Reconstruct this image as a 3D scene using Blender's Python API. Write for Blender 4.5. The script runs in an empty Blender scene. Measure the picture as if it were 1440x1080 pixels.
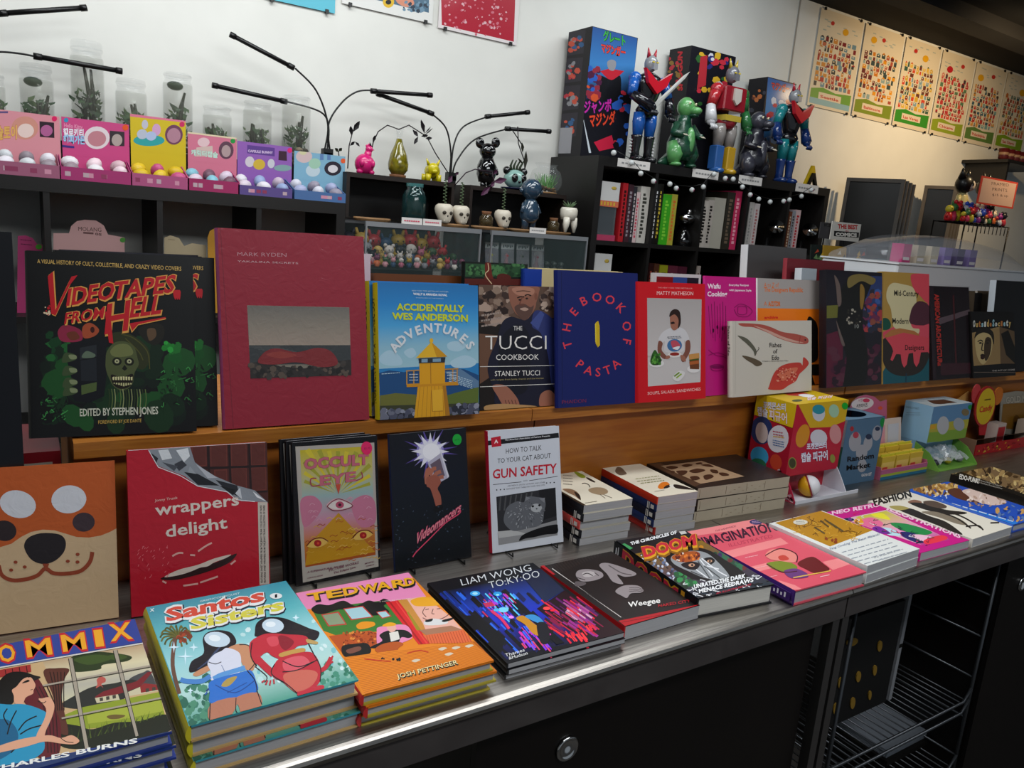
import bpy, math, random
import numpy as np
from mathutils import Vector, Matrix
from bpy_extras import mesh_utils
random.seed(7)
SC = bpy.context.scene
COL = SC.collection
R = math.radians

# ------------------------------------------------------------------ camera
CAMP = np.array([0.0, 0.0, 1.45])
FPX, YAW, PIT, ROL = 1082.38, 0.580104, 0.206536, 0.080815
def _axes():
    cy, sy, cp, sp = math.cos(YAW), math.sin(YAW), math.cos(PIT), math.sin(PIT)
    f = np.array([sy*cp, cy*cp, -sp]); r = np.array([cy, -sy, 0.0]); u = np.cross(r, f)
    c, s = math.cos(ROL), math.sin(ROL)
    return c*r + s*u, -s*r + c*u, f
CR, CU, CF = _axes()
cam_d = bpy.data.cameras.new('camera'); cam = bpy.data.objects.new('camera', cam_d); COL.objects.link(cam)
cam_d.sensor_width = 36; cam_d.lens = FPX/1440*36; cam_d.clip_start = 0.05; cam_d.clip_end = 60
m = Matrix.Identity(4)
for i in range(3):
    m[i][0] = CR[i]; m[i][1] = CU[i]; m[i][2] = -CF[i]; m[i][3] = CAMP[i]
cam.matrix_world = m
SC.camera = cam

# ------------------------------------------------------------------ light
SC.view_settings.view_transform = 'Standard'; SC.view_settings.look = 'None'
SC.view_settings.gamma = 1; SC.view_settings.use_curve_mapping = False
SC.view_settings.exposure = 0.0
wd = bpy.data.worlds.new('world'); SC.world = wd; wd.use_nodes = True
bg = wd.node_tree.nodes['Background']; bg.inputs[0].default_value = (0.80, 0.90, 1.0, 1); bg.inputs[1].default_value = 0.28
def area(name, loc, tgt, sx, sy, power, col, spread=180):
    l = bpy.data.lights.new(name, 'AREA'); l.shape = 'RECTANGLE'; l.size = sx; l.size_y = sy
    l.energy = power; l.color = col; l.spread = R(spread)
    o = bpy.data.objects.new(name, l); COL.objects.link(o); o.location = loc
    o.rotation_euler = (Vector(tgt)-Vector(loc)).to_track_quat('-Z', 'Y').to_euler()
    return o
area('ceiling_panel_light', (0.5, 1.15, 2.66), (0.5, 1.2, 0), 1.4, 0.3, 17, (0.95, 0.98, 1.0))
area('wall_side_light', (0.35, 2.15, 2.66), (0.35, 2.6, 1.2), 1.9, 0.2, 17, (0.96, 0.99, 1.0))
area('ceiling_panel_light', (1.7, 1.6, 2.66), (1.7, 1.9, 0), 1.0, 0.3, 10, (0.95, 0.99, 1.0))
area('ceiling_panel_light', (1.0, -0.4, 2.66), (1.0, 0.9, 1.0), 2.0, 0.6, 40, (0.95, 0.98, 1.0))
def spot(name, loc, tgt, power, col, ang=70, blend=.6, rad=.04):
    l = bpy.data.lights.new(name, 'SPOT'); l.energy = power; l.color = col; l.spot_size = R(ang); l.spot_blend = blend
    l.shadow_soft_size = rad
    o = bpy.data.objects.new(name, l); COL.objects.link(o); o.location = loc
    o.rotation_euler = (Vector(tgt)-Vector(loc)).to_track_quat('-Z', 'Y').to_euler()
    return o
spot('wall_washer_light', (4.5, 1.75, 2.45), (4.6, 2.88, 1.95), 62, (1.0, 0.72, 0.40), 130, 1.)
area('wall_side_light', (2.5, 2.2, 2.66), (2.6, 2.7, 1.4), 1.0, 0.2, 7, (0.93, 0.98, 1.0))  # unseen lamp added to brighten the wall above the bookcase
spot('counter_spot_light', (2.2, 1.35, 2.6), (2.1, .9, .9), 14, (1.0, 0.80, 0.5), 60, 1.)

# ------------------------------------------------------------------ pixel <-> place helpers
def ray(x, y): return CF*FPX + (x-720)*CR - (y-540)*CU
def onZ(x, y, z): d = ray(x, y); return CAMP + d*(z-CAMP[2])/d[2]
def onY(x, y, Y): d = ray(x, y); return CAMP + d*(Y-CAMP[1])/d[1]
def proj(P):
    v = np.asarray(P, float)-CAMP; k = v@CF
    return np.array([720+FPX*(v@CR)/k, 540-FPX*(v@CU)/k])

# ------------------------------------------------------------------ colours and materials
def lin(c):
    c = c/255.0
    return c/12.92 if c <= .04045 else ((c+.055)/1.055)**2.4
def hexc(h):
    if isinstance(h, (tuple, list)): return tuple(h)
    h = h.lstrip('#')
    if len(h) == 3: h = ''.join(a*2 for a in h)
    return tuple(lin(int(h[i:i+2], 16)) for i in (0, 2, 4))
MATS = {}
def mat(name, col='808080', rough=.5, metal=0., coat=0., noise=0., nscale=30., bump=0., emit=None, estr=1., alpha=1., trans=0., ior=1.45, stretch=(1,1,1), spec=.5):
    if name in MATS: return MATS[name]
    M = bpy.data.materials.new(name); M.use_nodes = True; nt = M.node_tree; b = nt.nodes['Principled BSDF']
    c = hexc(col)
    b.inputs['Base Color'].default_value = (*c, 1); b.inputs['Roughness'].default_value = rough
    b.inputs['Metallic'].default_value = metal; b.inputs['Coat Weight'].default_value = coat; b.inputs['Coat Roughness'].default_value = .12
    b.inputs['Alpha'].default_value = alpha; b.inputs['Transmission Weight'].default_value = trans; b.inputs['IOR'].default_value = ior
    b.inputs['Specular IOR Level'].default_value = spec
    if emit: b.inputs['Emission Color'].default_value = (*hexc(emit), 1); b.inputs['Emission Strength'].default_value = estr
    if noise or bump:
        tc = nt.nodes.new('ShaderNodeTexCoord'); mp = nt.nodes.new('ShaderNodeMapping'); mp.inputs['Scale'].default_value = stretch
        nz = nt.nodes.new('ShaderNodeTexNoise'); nz.inputs['Scale'].default_value = nscale; nz.inputs['Detail'].default_value = 5
        nt.links.new(tc.outputs['Object'], mp.inputs[0]); nt.links.new(mp.outputs[0], nz.inputs['Vector'])
        if noise:
            cr = nt.nodes.new('ShaderNodeValToRGB')
            cr.color_ramp.elements[0].position = .3; cr.color_ramp.elements[1].position = .7
            cr.color_ramp.elements[0].color = (*[max(0, k*(1-noise)) for k in c], 1); cr.color_ramp.elements[1].color = (*[min(1, k*(1+noise)) for k in c], 1)
            nt.links.new(nz.outputs[0], cr.inputs[0]); nt.links.new(cr.outputs[0], b.inputs['Base Color'])
        if bump:
            bp = nt.nodes.new('ShaderNodeBump'); bp.inputs['Strength'].default_value = bump; bp.inputs['Distance'].default_value = .002
            nt.links.new(nz.outputs[0], bp.inputs['Height']); nt.links.new(bp.outputs[0], b.inputs['Normal'])
    MATS[name] = M
    return M
def print_mat(name, rough, coat, bump=0., bscale=60.):
    M = mat(name, 'ffffff', rough, 0, coat, spec=.3)
    nt = M.node_tree; b = nt.nodes['Principled BSDF']
    a = nt.nodes.new('ShaderNodeAttribute'); a.attribute_name = 'Col'; nt.links.new(a.outputs['Color'], b.inputs['Base Color'])
    if bump:
        tc = nt.nodes.new('ShaderNodeTexCoord'); nz = nt.nodes.new('ShaderNodeTexNoise'); nz.inputs['Scale'].default_value = bscale
        nz.inputs['Detail'].default_value = 3; nz.inputs['Distortion'].default_value = 1.5
        bp = nt.nodes.new('ShaderNodeBump'); bp.inputs['Strength'].default_value = bump; bp.inputs['Distance'].default_value = .002
        nt.links.new(tc.outputs['Object'], nz.inputs['Vector']); nt.links.new(nz.outputs[0], bp.inputs['Height']); nt.links.new(bp.outputs[0], b.inputs['Normal'])
        if coat: nt.links.new(bp.outputs[0], b.inputs['Coat Normal'])
    return M
PM = print_mat('printed_matt', .5, 0)
PG = print_mat('printed_gloss', .4, .12)
PW = print_mat('printed_shrinkwrapped', .45, .45, .3, 45)
GLASS = mat('clear_plastic', 'f2f6fa', .06, alpha=.13, spec=.9)
def glass_mat(name, col, alpha, rough=.04): return mat(name, col, rough, alpha=alpha, spec=.9, coat=.3)

# ------------------------------------------------------------------ mesh builder
class MB:
    """Collects shapes; build() links them as ONE mesh object."""
    def __init__(s): s.v = []; s.f = []; s.c = []; s.mi = []; s.sm = []; s.cur = 0; s.col = (1, 1, 1); s.smooth = False
    def add(s, vs, fs, col=None, cols=None):
        o = len(s.v); s.v.extend([tuple(map(float, p)) for p in vs])
        c = hexc(col) if col is not None else s.col
        for k, f in enumerate(fs):
            s.f.append([o+i for i in f]); s.mi.append(s.cur); s.sm.append(s.smooth)
            s.c.append([hexc(cols[i]) for i in f] if cols is not None else c)
        return s
    def box(s, a, b, col=None, M=None):
        (x0, y0, z0), (x1, y1, z1) = a, b
        vs = [(x0,y0,z0),(x1,y0,z0),(x1,y1,z0),(x0,y1,z0),(x0,y0,z1),(x1,y0,z1),(x1,y1,z1),(x0,y1,z1)]
        if M is not None: vs = [M @ Vector(p) for p in vs]
        return s.add(vs, [(3,2,1,0),(4,5,6,7),(0,1,5,4),(1,2,6,5),(2,3,7,6),(3,0,4,7)], col)
    def cbox(s, c, d, col=None, M=None):
        return s.box([c[i]-d[i]/2 for i in range(3)], [c[i]+d[i]/2 for i in range(3)], col, M)
    def bbox(s, a, b, r, col=None):
        """box with its vertical and top edges rounded off"""
        (x0, y0, z0), (x1, y1, z1) = a, b
        def ring(i, z): return [(x0+i+r, y0+i, z), (x1-i-r, y0+i, z), (x1-i, y0+i+r, z), (x1-i, y1-i-r, z), (x1-i-r, y1-i, z), (x0+i+r, y1-i, z), (x0+i, y1-i-r, z), (x0+i, y0+i+r, z)]
        return s.loft([ring(r, z0), ring(0, z0+r), ring(0, z1-r), ring(r, z1)], col)
    def loft(s, rings, col=None, cap=True, closed=True):
        n = len(rings[0]); vs = [p for r_ in rings for p in r_]; fs = []
        for k in range(len(rings)-1):
            for i in range(n if closed else n-1):
                j = (i+1) % n; fs.append((k*n+i, k*n+j, (k+1)*n+j, (k+1)*n+i))
        if cap: fs.append(tuple(range(n))[::-1]); fs.append(tuple((len(rings)-1)*n+i for i in range(n)))
        return s.add(vs, fs, col)
    def tube(s, pts, rad, n=8, col=None, cap=True):
        pts = [Vector(p) for p in pts]; N = len(pts); rings = []
        rr = rad if isinstance(rad, (list, tuple)) else [rad]*N
        up = None
        for i, p in enumerate(pts):
            t = (pts[min(i+1, N-1)]-pts[max(i-1, 0)]).normalized()
            if up is None: up = Vector((0, 0, 1)) if abs(t.z) < .9 else Vector((1, 0, 0))
            a = t.cross(up).normalized(); b = a.cross(t).normalized(); up = b
            rings.append([p + (a*math.cos(q)+b*math.sin(q))*rr[i] for q in (2*math.pi*k/n for k in range(n))])
        sm = s.smooth; s.smooth = True; s.loft(rings, col, cap); s.smooth = sm
        return s
    def lathe(s, prof, c=(0, 0, 0), n=24, col=None, sx=1, sy=1, cap=True):
        rings = [[(c[0]+r_*sx*math.cos(2*math.pi*k/n), c[1]+r_*sy*math.sin(2*math.pi*k/n), c[2]+z) for k in range(n)] for r_, z in prof]
        sm = s.smooth; s.smooth = True; s.loft(rings, col, cap); s.smooth = sm
        return s
    def ball(s, c, r, col=None, n=14, M=None):
        r = (r, r, r) if isinstance(r, (int, float)) else r
        h = n//2+1; vs = []; fs = []
        for i in range(h+1):
            t = math.pi*i/h
            for k in range(n):
                p = 2*math.pi*k/n; q = Vector((r[0]*math.sin(t)*math.cos(p), r[1]*math.sin(t)*math.sin(p), r[2]*math.cos(t)))
                if M is not None: q = M @ q
                vs.append(Vector(c)+q)
        for i in range(h):
            for k in range(n):
                j = (k+1) % n; fs.append((i*n+k, (i+1)*n+k, (i+1)*n+j, i*n+j))
        sm = s.smooth; s.smooth = True; s.add(vs, fs, col); s.smooth = sm
        return s
    def prism(s, poly, z0, z1, col=None, M=None):
        """outline in x,z extruded along y from z0 to z1"""
        n = len(poly); vs = [(x, z0, z) for x, z in poly]+[(x, z1, z) for x, z in poly]
        if M is not None: vs = [M @ Vector(p) for p in vs]
        return s.add(vs, [tuple(range(n)), tuple(range(n, 2*n))[::-1]]+[(i, n+i, n+(i+1) % n, (i+1) % n) for i in range(n)], col)
    def build(s, name, mats, parent=None, color=False):
        me = bpy.data.meshes.new(name)
        vs = s.v; me.from_pydata(vs, [], s.f)
        if not isinstance(mats, (list, tuple)): mats = [mats]
        for q in mats: me.materials.append(q)
        me.polygons.foreach_set('material_index', s.mi)
        me.polygons.foreach_set('use_smooth', s.sm)
        if color:
            ca = me.color_attributes.new('Col', 'FLOAT_COLOR', 'CORNER'); buf = []
            for f, c in zip(s.f, s.c):
                if isinstance(c, list):
                    for q in c: buf += [*q, 1]
                else: buf += [*c, 1]*len(f)
            ca.data.foreach_set('color', buf)
        me.update()
        o = bpy.data.objects.new(name, me); COL.objects.link(o)
        if parent is not None: o.parent = parent
        return o
def thing(name, label, cat, loc=(0, 0, 0), rz=0, group=None, M=None):
    o = bpy.data.objects.new(name, None); COL.objects.link(o); o.empty_display_size = .05
    if M is not None: o.matrix_world = M
    else: o.location = loc; o.rotation_euler = (0, 0, rz)
    o['label'] = label; o['category'] = cat
    if group: o['group'] = group
    return o
def tag(o, label, cat, group=None):
    o['label'] = label; o['category'] = cat
    if group: o['group'] = group
    return o
def struct(o): o['kind'] = 'structure'; return o
def kids(o): return [c for c in bpy.data.objects if c.parent == o]
def copy_tree(o, label, loc=None, M=None, group=None, _ch=None):
    c = o.copy(); COL.objects.link(c); c['label'] = label
    if group: c['group'] = group
    if M is not None: c.matrix_world = M
    elif loc is not None: c.location = loc
    for k in kids(o):
        d = k.copy(); COL.objects.link(d); d.parent = c
        for g in kids(k):
            e = g.copy(); COL.objects.link(e); e.parent = d
    return c
def recenter(mb, c):
    mb.v = [(p[0]-c[0], p[1]-c[1], p[2]-c[2]) for p in mb.v]; return mb

# ------------------------------------------------------------------ text outlines
_TXT = {}
def glyphs(s, bold=0., res=2):
    k = (s, bold, res)
    if k in _TXT: return _TXT[k]
    cu = bpy.data.curves.new('lettering', 'FONT'); cu.body = s; cu.resolution_u = res; cu.fill_mode = 'FRONT'; cu.offset = bold; cu.size = 1
    ob = bpy.data.objects.new('lettering', cu); COL.objects.link(ob)
    dg = bpy.context.evaluated_depsgraph_get(); ev = ob.evaluated_get(dg); me = ev.to_mesh()
    vs = np.array([(v.co.x, v.co.y) for v in me.vertices]) if len(me.vertices) else np.zeros((0, 2))
    fs = [list(p.vertices) for p in me.polygons]
    ev.to_mesh_clear(); bpy.data.objects.remove(ob); bpy.data.curves.remove(cu)
    _TXT[k] = (vs, fs)
    return _TXT[k]
CAPH = .729 
def homog(src, dst):
    A = []
    for (x, y), (u, v) in zip(src, dst):
        A.append([x, y, 1, 0, 0, 0, -u*x, -u*y, -u]); A.append([0, 0, 0, x, y, 1, -v*x, -v*y, -v])
    return np.linalg.svd(np.array(A, float))[2][-1].reshape(3, 3)
def clip_rect(P, w, h):
    def cl(P, ins, cut):
        out = []
        for i in range(len(P)):
            a, b = P[i-1], P[i]; ia, ib = ins(a), ins(b)
            if ib:
                if not ia: out.append(cut(a, b))
                out.append(b)
            elif ia: out.append(cut(a, b))
        return out
    for ax, lim, sg in ((0, 0, 1), (0, w, -1), (1, 0, 1), (1, h, -1)):
        if len(P) < 3: return []
        def ins(p): return (p[ax]-lim)*sg >= -1e-9
        def cut(a, b):
            t = (lim-a[ax])/(b[ax]-a[ax]); return (a[0]+(b[0]-a[0])*t, a[1]+(b[1]-a[1])*t)
        P = cl(P, ins, cut)
    return P
class Art:
    """Flat print on a rectangle w x h of a thing's own plane. Shapes are read off the photograph: (ox, oy, k) says
    which crop the numbers were read from; they are rectified on to the cover by the cover's four corners."""
    def __init__(s, w, h, corners, crop=(0, 0, 1), step=.00004):
        s.w, s.h = w, h; s.H = homog(corners, [(0, h), (w, h), (w, 0), (0, 0)]); s.crop = crop; s.mb = MB(); s.z = 0; s.step = step
    def uv(s, x, y):
        ox, oy, k = s.crop; p = s.H @ np.array([ox+x/k, oy+y/k, 1]); return (p[0]/p[2], p[1]/p[2])
    def put(s, P, col, clip=True):
        if clip: P = clip_rect(P, s.w, s.h)
        if len(P) < 3: return s
        a = sum(P[i-1][0]*P[i][1]-P[i][0]*P[i-1][1] for i in range(len(P)))
        if a < 0: P = P[::-1]
        s.z += s.step; s.mb.add([(x, y, s.z) for x, y in P], [tuple(range(len(P)))], col); return s
    def fill(s, col): return s.put([(0, 0), (s.w, 0), (s.w, s.h), (0, s.h)], col)
    def rect01(s, u0, v0, u1, v1, col): return s.put([(u0*s.w, v0*s.h), (u1*s.w, v0*s.h), (u1*s.w, v1*s.h), (u0*s.w, v1*s.h)], col)
    def poly(s, col, *xy): return s.put([s.uv(xy[i], xy[i+1]) for i in range(0, len(xy), 2)], col)
    def blob(s, col, *xy, n=5):
        P = [(xy[i], xy[i+1]) for i in range(0, len(xy), 2)]; N = len(P); Q = []
        for i in range(N):
            a, b, c, d = P[i-1], P[i], P[(i+1) % N], P[(i+2) % N]
            for k in range(n):
                t = k/n
                Q.append(tuple(.5*((2*b[j])+(-a[j]+c[j])*t+(2*a[j]-5*b[j]+4*c[j]-d[j])*t*t+(-a[j]+3*b[j]-3*c[j]+d[j])*t**3) for j in (0, 1)))
        return s.put([s.uv(*q) for q in Q], col)
    def ell(s, col, cx, cy, rx, ry=None, rot=0, n=20):
        ry = ry or rx; c, q = math.cos(R(rot)), math.sin(R(rot))
        return s.put([s.uv(cx+rx*math.cos(t)*c-ry*math.sin(t)*q, cy+rx*math.cos(t)*q+ry*math.sin(t)*c) for t in (2*math.pi*k/n for k in range(n))], col)
    def line(s, col, wd, *xy):
        P = [np.array([xy[i], xy[i+1]], float) for i in range(0, len(xy), 2)]; L = []; Rr = []
        for i, p in enumerate(P):
            t = P[min(i+1, len(P)-1)]-P[max(i-1, 0)]; t /= max(1e-6, np.hypot(*t)); nrm = np.array([-t[1], t[0]])*wd/2
            L.append(p+nrm); Rr.append(p-nrm)
        for i in range(len(P)-1):
            z = s.z; s.put([s.uv(*q) for q in (L[i], L[i+1], Rr[i+1], Rr[i])], col); s.z = z+s.step*.2
        s.z += s.step
        return s
    def curve(s, col, wd, *xy, n=5):
        P = [(xy[i], xy[i+1]) for i in range(0, len(xy), 2)]; P = [P[0]]+P+[P[-1]]; Q = []
        for i in range(1, len(P)-2):
            a, b, c, d = P[i-1], P[i], P[i+1], P[i+2]
            for k in range(n):
                t = k/n; Q += [.5*((2*b[j])+(-a[j]+c[j])*t+(2*a[j]-5*b[j]+4*c[j]-d[j])*t*t+(-a[j]+3*b[j]-3*c[j]+d[j])*t**3) for j in (0, 1)]
        return s.line(col, wd, *Q, *P[-1])
    def grad(s, cols, *q):
        """quad TL TR BR BL filled by bands running from the first colour (top) to the last (bottom)"""
        T, U, V, W = [np.array(q[i:i+2], float) for i in (0, 2, 4, 6)]; N = len(cols)-1; s.z += s.step
        vs = []; cc = []
        for i in range(N+1):
            t = i/N
            for a, b in ((T, W), (U, V)):
                u = s.uv(*(a+(b-a)*t)); vs.append((min(max(u[0], 0), s.w), min(max(u[1], 0), s.h), s.z)); cc.append(cols[i])
        s.mb.add(vs, [(2*i+2, 2*i+3, 2*i+1, 2*i) for i in range(N)], cols=cc); return s
    def text(s, t, x0, y0, x1, y1, h, col, bold=0., dx=0., h1=None, res=2, dy=None, raw=False):
        vs, fs = glyphs(t, bold, res)
        if not len(vs): return s
        a, b = vs[:, 0].min(), vs[:, 0].max(); h1 = h1 or h; s.z += s.step
        lo = 0.; hi = CAPH if not raw else vs[:, 1].max()
        if raw: lo = vs[:, 1].min()
        # the four corners of the line of type go through the rectification, letters are laid in between
        up = np.array([dx, -h], float); up1 = np.array([dx*h1/h, -h1], float)
        if dy is not None: up[1] = -h; 
        out = []
        for X, Y in vs:
            t_ = (X-a)/(b-a); v = (Y-lo)/(hi-lo)
            p = np.array([x0+(x1-x0)*t_, y0+(y1-y0)*t_]) + (up+(up1-up)*t_)*v
            u = s.uv(*p); out.append((u[0], u[1], s.z))
        s.mb.add(out, fs, col)
        return s
    def text2(s, t, x0, y0, x1, y1, h, col, col2, o=2, **k):
        """lettering with an outline: a fatter line of type beneath"""
        b = k.pop('bold', 0.)
        s.text(t, x0, y0, x1, y1, h, col2, bold=b+o, **k); return s.text(t, x0, y0, x1, y1, h, col, bold=b, **k)
    def arc(s, t, cx, cy, r, a0, a1, h, col, bold=0., flip=False, hs=1., ry=None):
        """letters one by one round an arc, a in degrees clockwise from the top"""
        n = len(t); ry = ry or r
        for i, ch in enumerate(t):
            if ch == ' ': continue
            a = R(a0+(a1-a0)*(i/(n-1) if n > 1 else .5)); p = np.array([cx+r*math.sin(a), cy-ry*math.cos(a)])
            tv = np.array([math.cos(a), math.sin(a)]); up = np.array([math.sin(a), -math.cos(a)])
            if flip: tv, up = -tv, -up
            vs, fs = glyphs(ch, bold); m0 = (vs[:, 0].min()+vs[:, 0].max())/2; s.z += s.step*.2; out = []
            for X, Y in vs:
                q = p+tv*(X-m0)*h/CAPH*hs+up*(Y-CAPH/2)*h/CAPH; u = s.uv(*q); out.append((u[0], u[1], s.z))
            s.mb.add(out, fs, col)
        return s
    def bars(s, col, x0, y0, x1, y1, rows, gap, wd, seed=1, dy=(0, 1)):
        """rows of small unreadable print as broken strokes"""
        rnd = random.Random(seed)
        for r_ in range(rows):
            t = rnd.uniform(0, .05)
            while t < .96:
                l = rnd.uniform(.05, .14); e = min(t+l, 1-rnd.uniform(0, .04)); ox, oy = dy[0]*gap*r_, dy[1]*gap*r_
                s.line(col, wd, x0+(x1-x0)*t+ox, y0+(y1-y0)*t+oy, x0+(x1-x0)*e+ox, y0+(y1-y0)*e+oy); t = e+.03
        return s
    def spots(s, cols, n, x0, y0, x1, y1, r0, r1, seed=1, asp=1., sides=6):
        rnd = random.Random(seed)
        for i in range(n):
            r_ = rnd.uniform(r0, r1); z = s.z; s.ell(rnd.choice(cols), rnd.uniform(x0, x1), rnd.uniform(y0, y1), r_, r_*asp*rnd.uniform(.6, 1.3), rnd.uniform(0, 180), sides); s.z = z+s.step*.1
        s.z += s.step
        return s
    def build(s, parent, t, m=None, name='cover_print'):
        q = min(1., .0007/max(s.z, 1e-9))*1.0
        s.mb.v = [(x, y, z*q+.00001+t) for x, y, z in s.mb.v]
        return s.mb.build(name, m or PG, parent, color=True)

# ------------------------------------------------------------------ fitting a rectangle to what the photo shows
def frame(yaw, tilt):
    c, s_ = math.cos(yaw), math.sin(yaw); ct, st = math.cos(tilt), math.sin(tilt)
    u = np.array([c, s_, 0]); v = np.array([-s_*ct, c*ct, st]); return u, v, np.cross(u, v)
def fit(corners, z, t, tilt0, lying=False, fixw=None, prior=(0, .15)):
    """corners TL TR BR BL in the photo of a cover of thickness t standing on height z -> origin, yaw, tilt, w, h"""
    TL, TR, BR, BL = corners
    def P(q):
        x, y, yaw, tilt, w, h = q
        if fixw: w = fixw
        u, v, n = frame(yaw, tilt0 if lying else tilt); o = np.array([x, y, z])+n*t
        return [o+v*h, o+u*w+v*h, o+u*w, o]
    def res(q):
        out = []
        for a, b in zip(P(q), corners):
            if b is None: continue
            out += list(proj(a)-np.array(b))
        out += [(q[2]-prior[0])*300*prior[1], (q[3]-tilt0)*300*prior[1]]
        return np.array(out)
    b0 = onZ(*(BL or BR), z + (t if lying else 0)); q = np.array([b0[0]-(0 if BL else .18), b0[1], prior[0], tilt0, .18, .24])
    if not lying: q[1] += t
    lam = 1e-3
    for _ in range(60):
        e = res(q); J = np.array([(res(q+np.eye(6)[i]*1e-6)-e)/1e-6 for i in range(6)]).T
        d = np.linalg.solve(J.T@J+lam*np.diag(np.diag(J.T@J)+1e-3), -J.T@e)
        if (res(q+d)**2).sum() < (e**2).sum(): q = q+d; lam = max(lam/3, 1e-9)
        else: lam *= 5
    if fixw: q[4] = fixw
    return q, math.sqrt((res(q)[:-2]**2).mean())
FITS = []
def matfit(q, z, lying, tilt0):
    u, v, n = frame(q[2], tilt0 if lying else q[3]); M = Matrix.Identity(4)
    for i in range(3): M[i][0] = u[i]; M[i][1] = v[i]; M[i][2] = n[i]
    M[0][3], M[1][3], M[2][3] = q[0], q[1], z
    return M
PAGE = mat('page_edges', 'cfccc4', .8, noise=.12, nscale=60, stretch=(.2, .2, 30))
PAGEG = mat('page_edges_grey', 'a9a9ac', .8, noise=.10, nscale=60, stretch=(.2, .2, 30))
def book_mesh(root, w, h, t, cover='202020', spine=None, hard=True, pages=None, wrap=None, edge=None, board=None):
    """cover boards with spine on the left, page block set back; local x right, y up the cover, z thickness"""
    b = .0022 if hard else .0006; ins = .003 if hard else .0004
    cm = wrap or PG; m_ = MB(); c = cover; sp = spine or cover
    m_.box((0.001, 0, 0), (w, h, b), board or c); m_.box((0.001, 0, t-b), (w, h, t), c)
    # rounded spine as a strip of facets
    N = 6; rr = []
    for y in (0, h):
        rr.append([(-.0035*math.sin(math.pi*k/N)*(1 if hard else .25), y, t*k/N) for k in range(N+1)]+[(.002, y, t), (.002, y, 0)])
    m_.loft(rr, sp)
    o = m_.build('cover', cm, root, color=True)
    p_ = MB(); p_.box((.002, ins, b), (w-ins, h-ins, t-b)); p_.build('page_block', pages or PAGEG, root)
    return o
def book(name, label, corners, z, t, cover='202020', spine=None, tilt=80, hard=True, lying=False, fixw=None, group=None, cat='book', pages=None, wrap=None, board=None, prior=(0, .15)):
    q, e = fit(corners, z, t, 0. if lying else R(tilt), lying, fixw, prior)
    FITS.append((name, label[:30], [round(float(k), 3) for k in q], round(e, 1)))
    M = matfit(q, z, lying, 0. if lying else R(tilt))
    root = thing(name, label, cat, M=M, group=group)
    w, h = float(q[4]), float(q[5])
    book_mesh(root, w, h, t, cover, spine, hard, pages, wrap, None, board)
    # pixel corners of the fitted cover, so that print lands where it is seen
    u, v, n = frame(q[2], 0 if lying else q[3]); o = np.array([q[0], q[1], z])+n*t
    cs = [tuple(proj(o+v*h)), tuple(proj(o+u*w+v*h)), tuple(proj(o+u*w)), tuple(proj(o))]
    root['_w'] = w; root['_h'] = h
    cs = [c if c is None else cs[i] if corners[i] is None else corners[i] for i, c in enumerate(cs)]
    return root, w, h, cs
def stack_below(root, n, dz, labels, jit=.004, group=None, rot=.01):
    rnd = random.Random(len(labels[0])); M0 = root.matrix_world.copy(); out = []
    for k in range(1, n+1):
        M = Matrix.Translation((rnd.uniform(-jit, jit), rnd.uniform(-jit, jit), -dz*k)) @ M0 @ Matrix.Rotation(rnd.uniform(-rot, rot), 4, 'Z')
        out.append(copy_tree(root, labels[k-1], M=M, group=group))
    return out
# ------------------------------------------------------------------ the room
YW = 2.89; ZC = 2.70; CT = .9
WALL = mat('wall_paint', 'dcdcd6', .85, noise=.03, nscale=6, bump=.1)
b = MB(); b.box((-2.6, YW, 0), (9, YW+.1, ZC)); struct(b.build('wall_back', WALL))
b = MB(); b.box((-2.7, -3, 0), (-2.6, YW+.1, ZC)); struct(b.build('wall_left', WALL))
b = MB(); b.box((9, -3, 0), (9.1, YW+.1, ZC)); struct(b.build('wall_right', WALL))
b = MB(); b.box((-2.7, -3, -.1), (9.1, YW+.1, 0)); struct(b.build('floor', mat('floor_concrete', '4a4642', .6, noise=.2, nscale=5)))
DARKC = mat('ceiling_black', '060606', .9, noise=.3, nscale=3)
b = MB(); b.box((-2.7, -3, ZC), (9.1, YW+.1, ZC+.1)); cl = struct(b.build('ceiling', DARKC))
for k, y in enumerate((2.35, 1.6, .7)):
    bb = MB(); bb.box((3.2, y, ZC-.07), (9, y+.14, ZC)); struct(bb.build('trim_%d' % (k+2), mat('ceiling_beam', '0e0c0b', .8)))
# a hairline joint in the wall between the cool and the warm part
p0 = onY(1125, 0, YW); b = MB(); b.box((p0[0]-.003, YW-.006, 1.0), (p0[0]+.003, YW, ZC)); struct(b.build('trim_1', mat('joint_grey', '9a958c', .7)))

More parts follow.
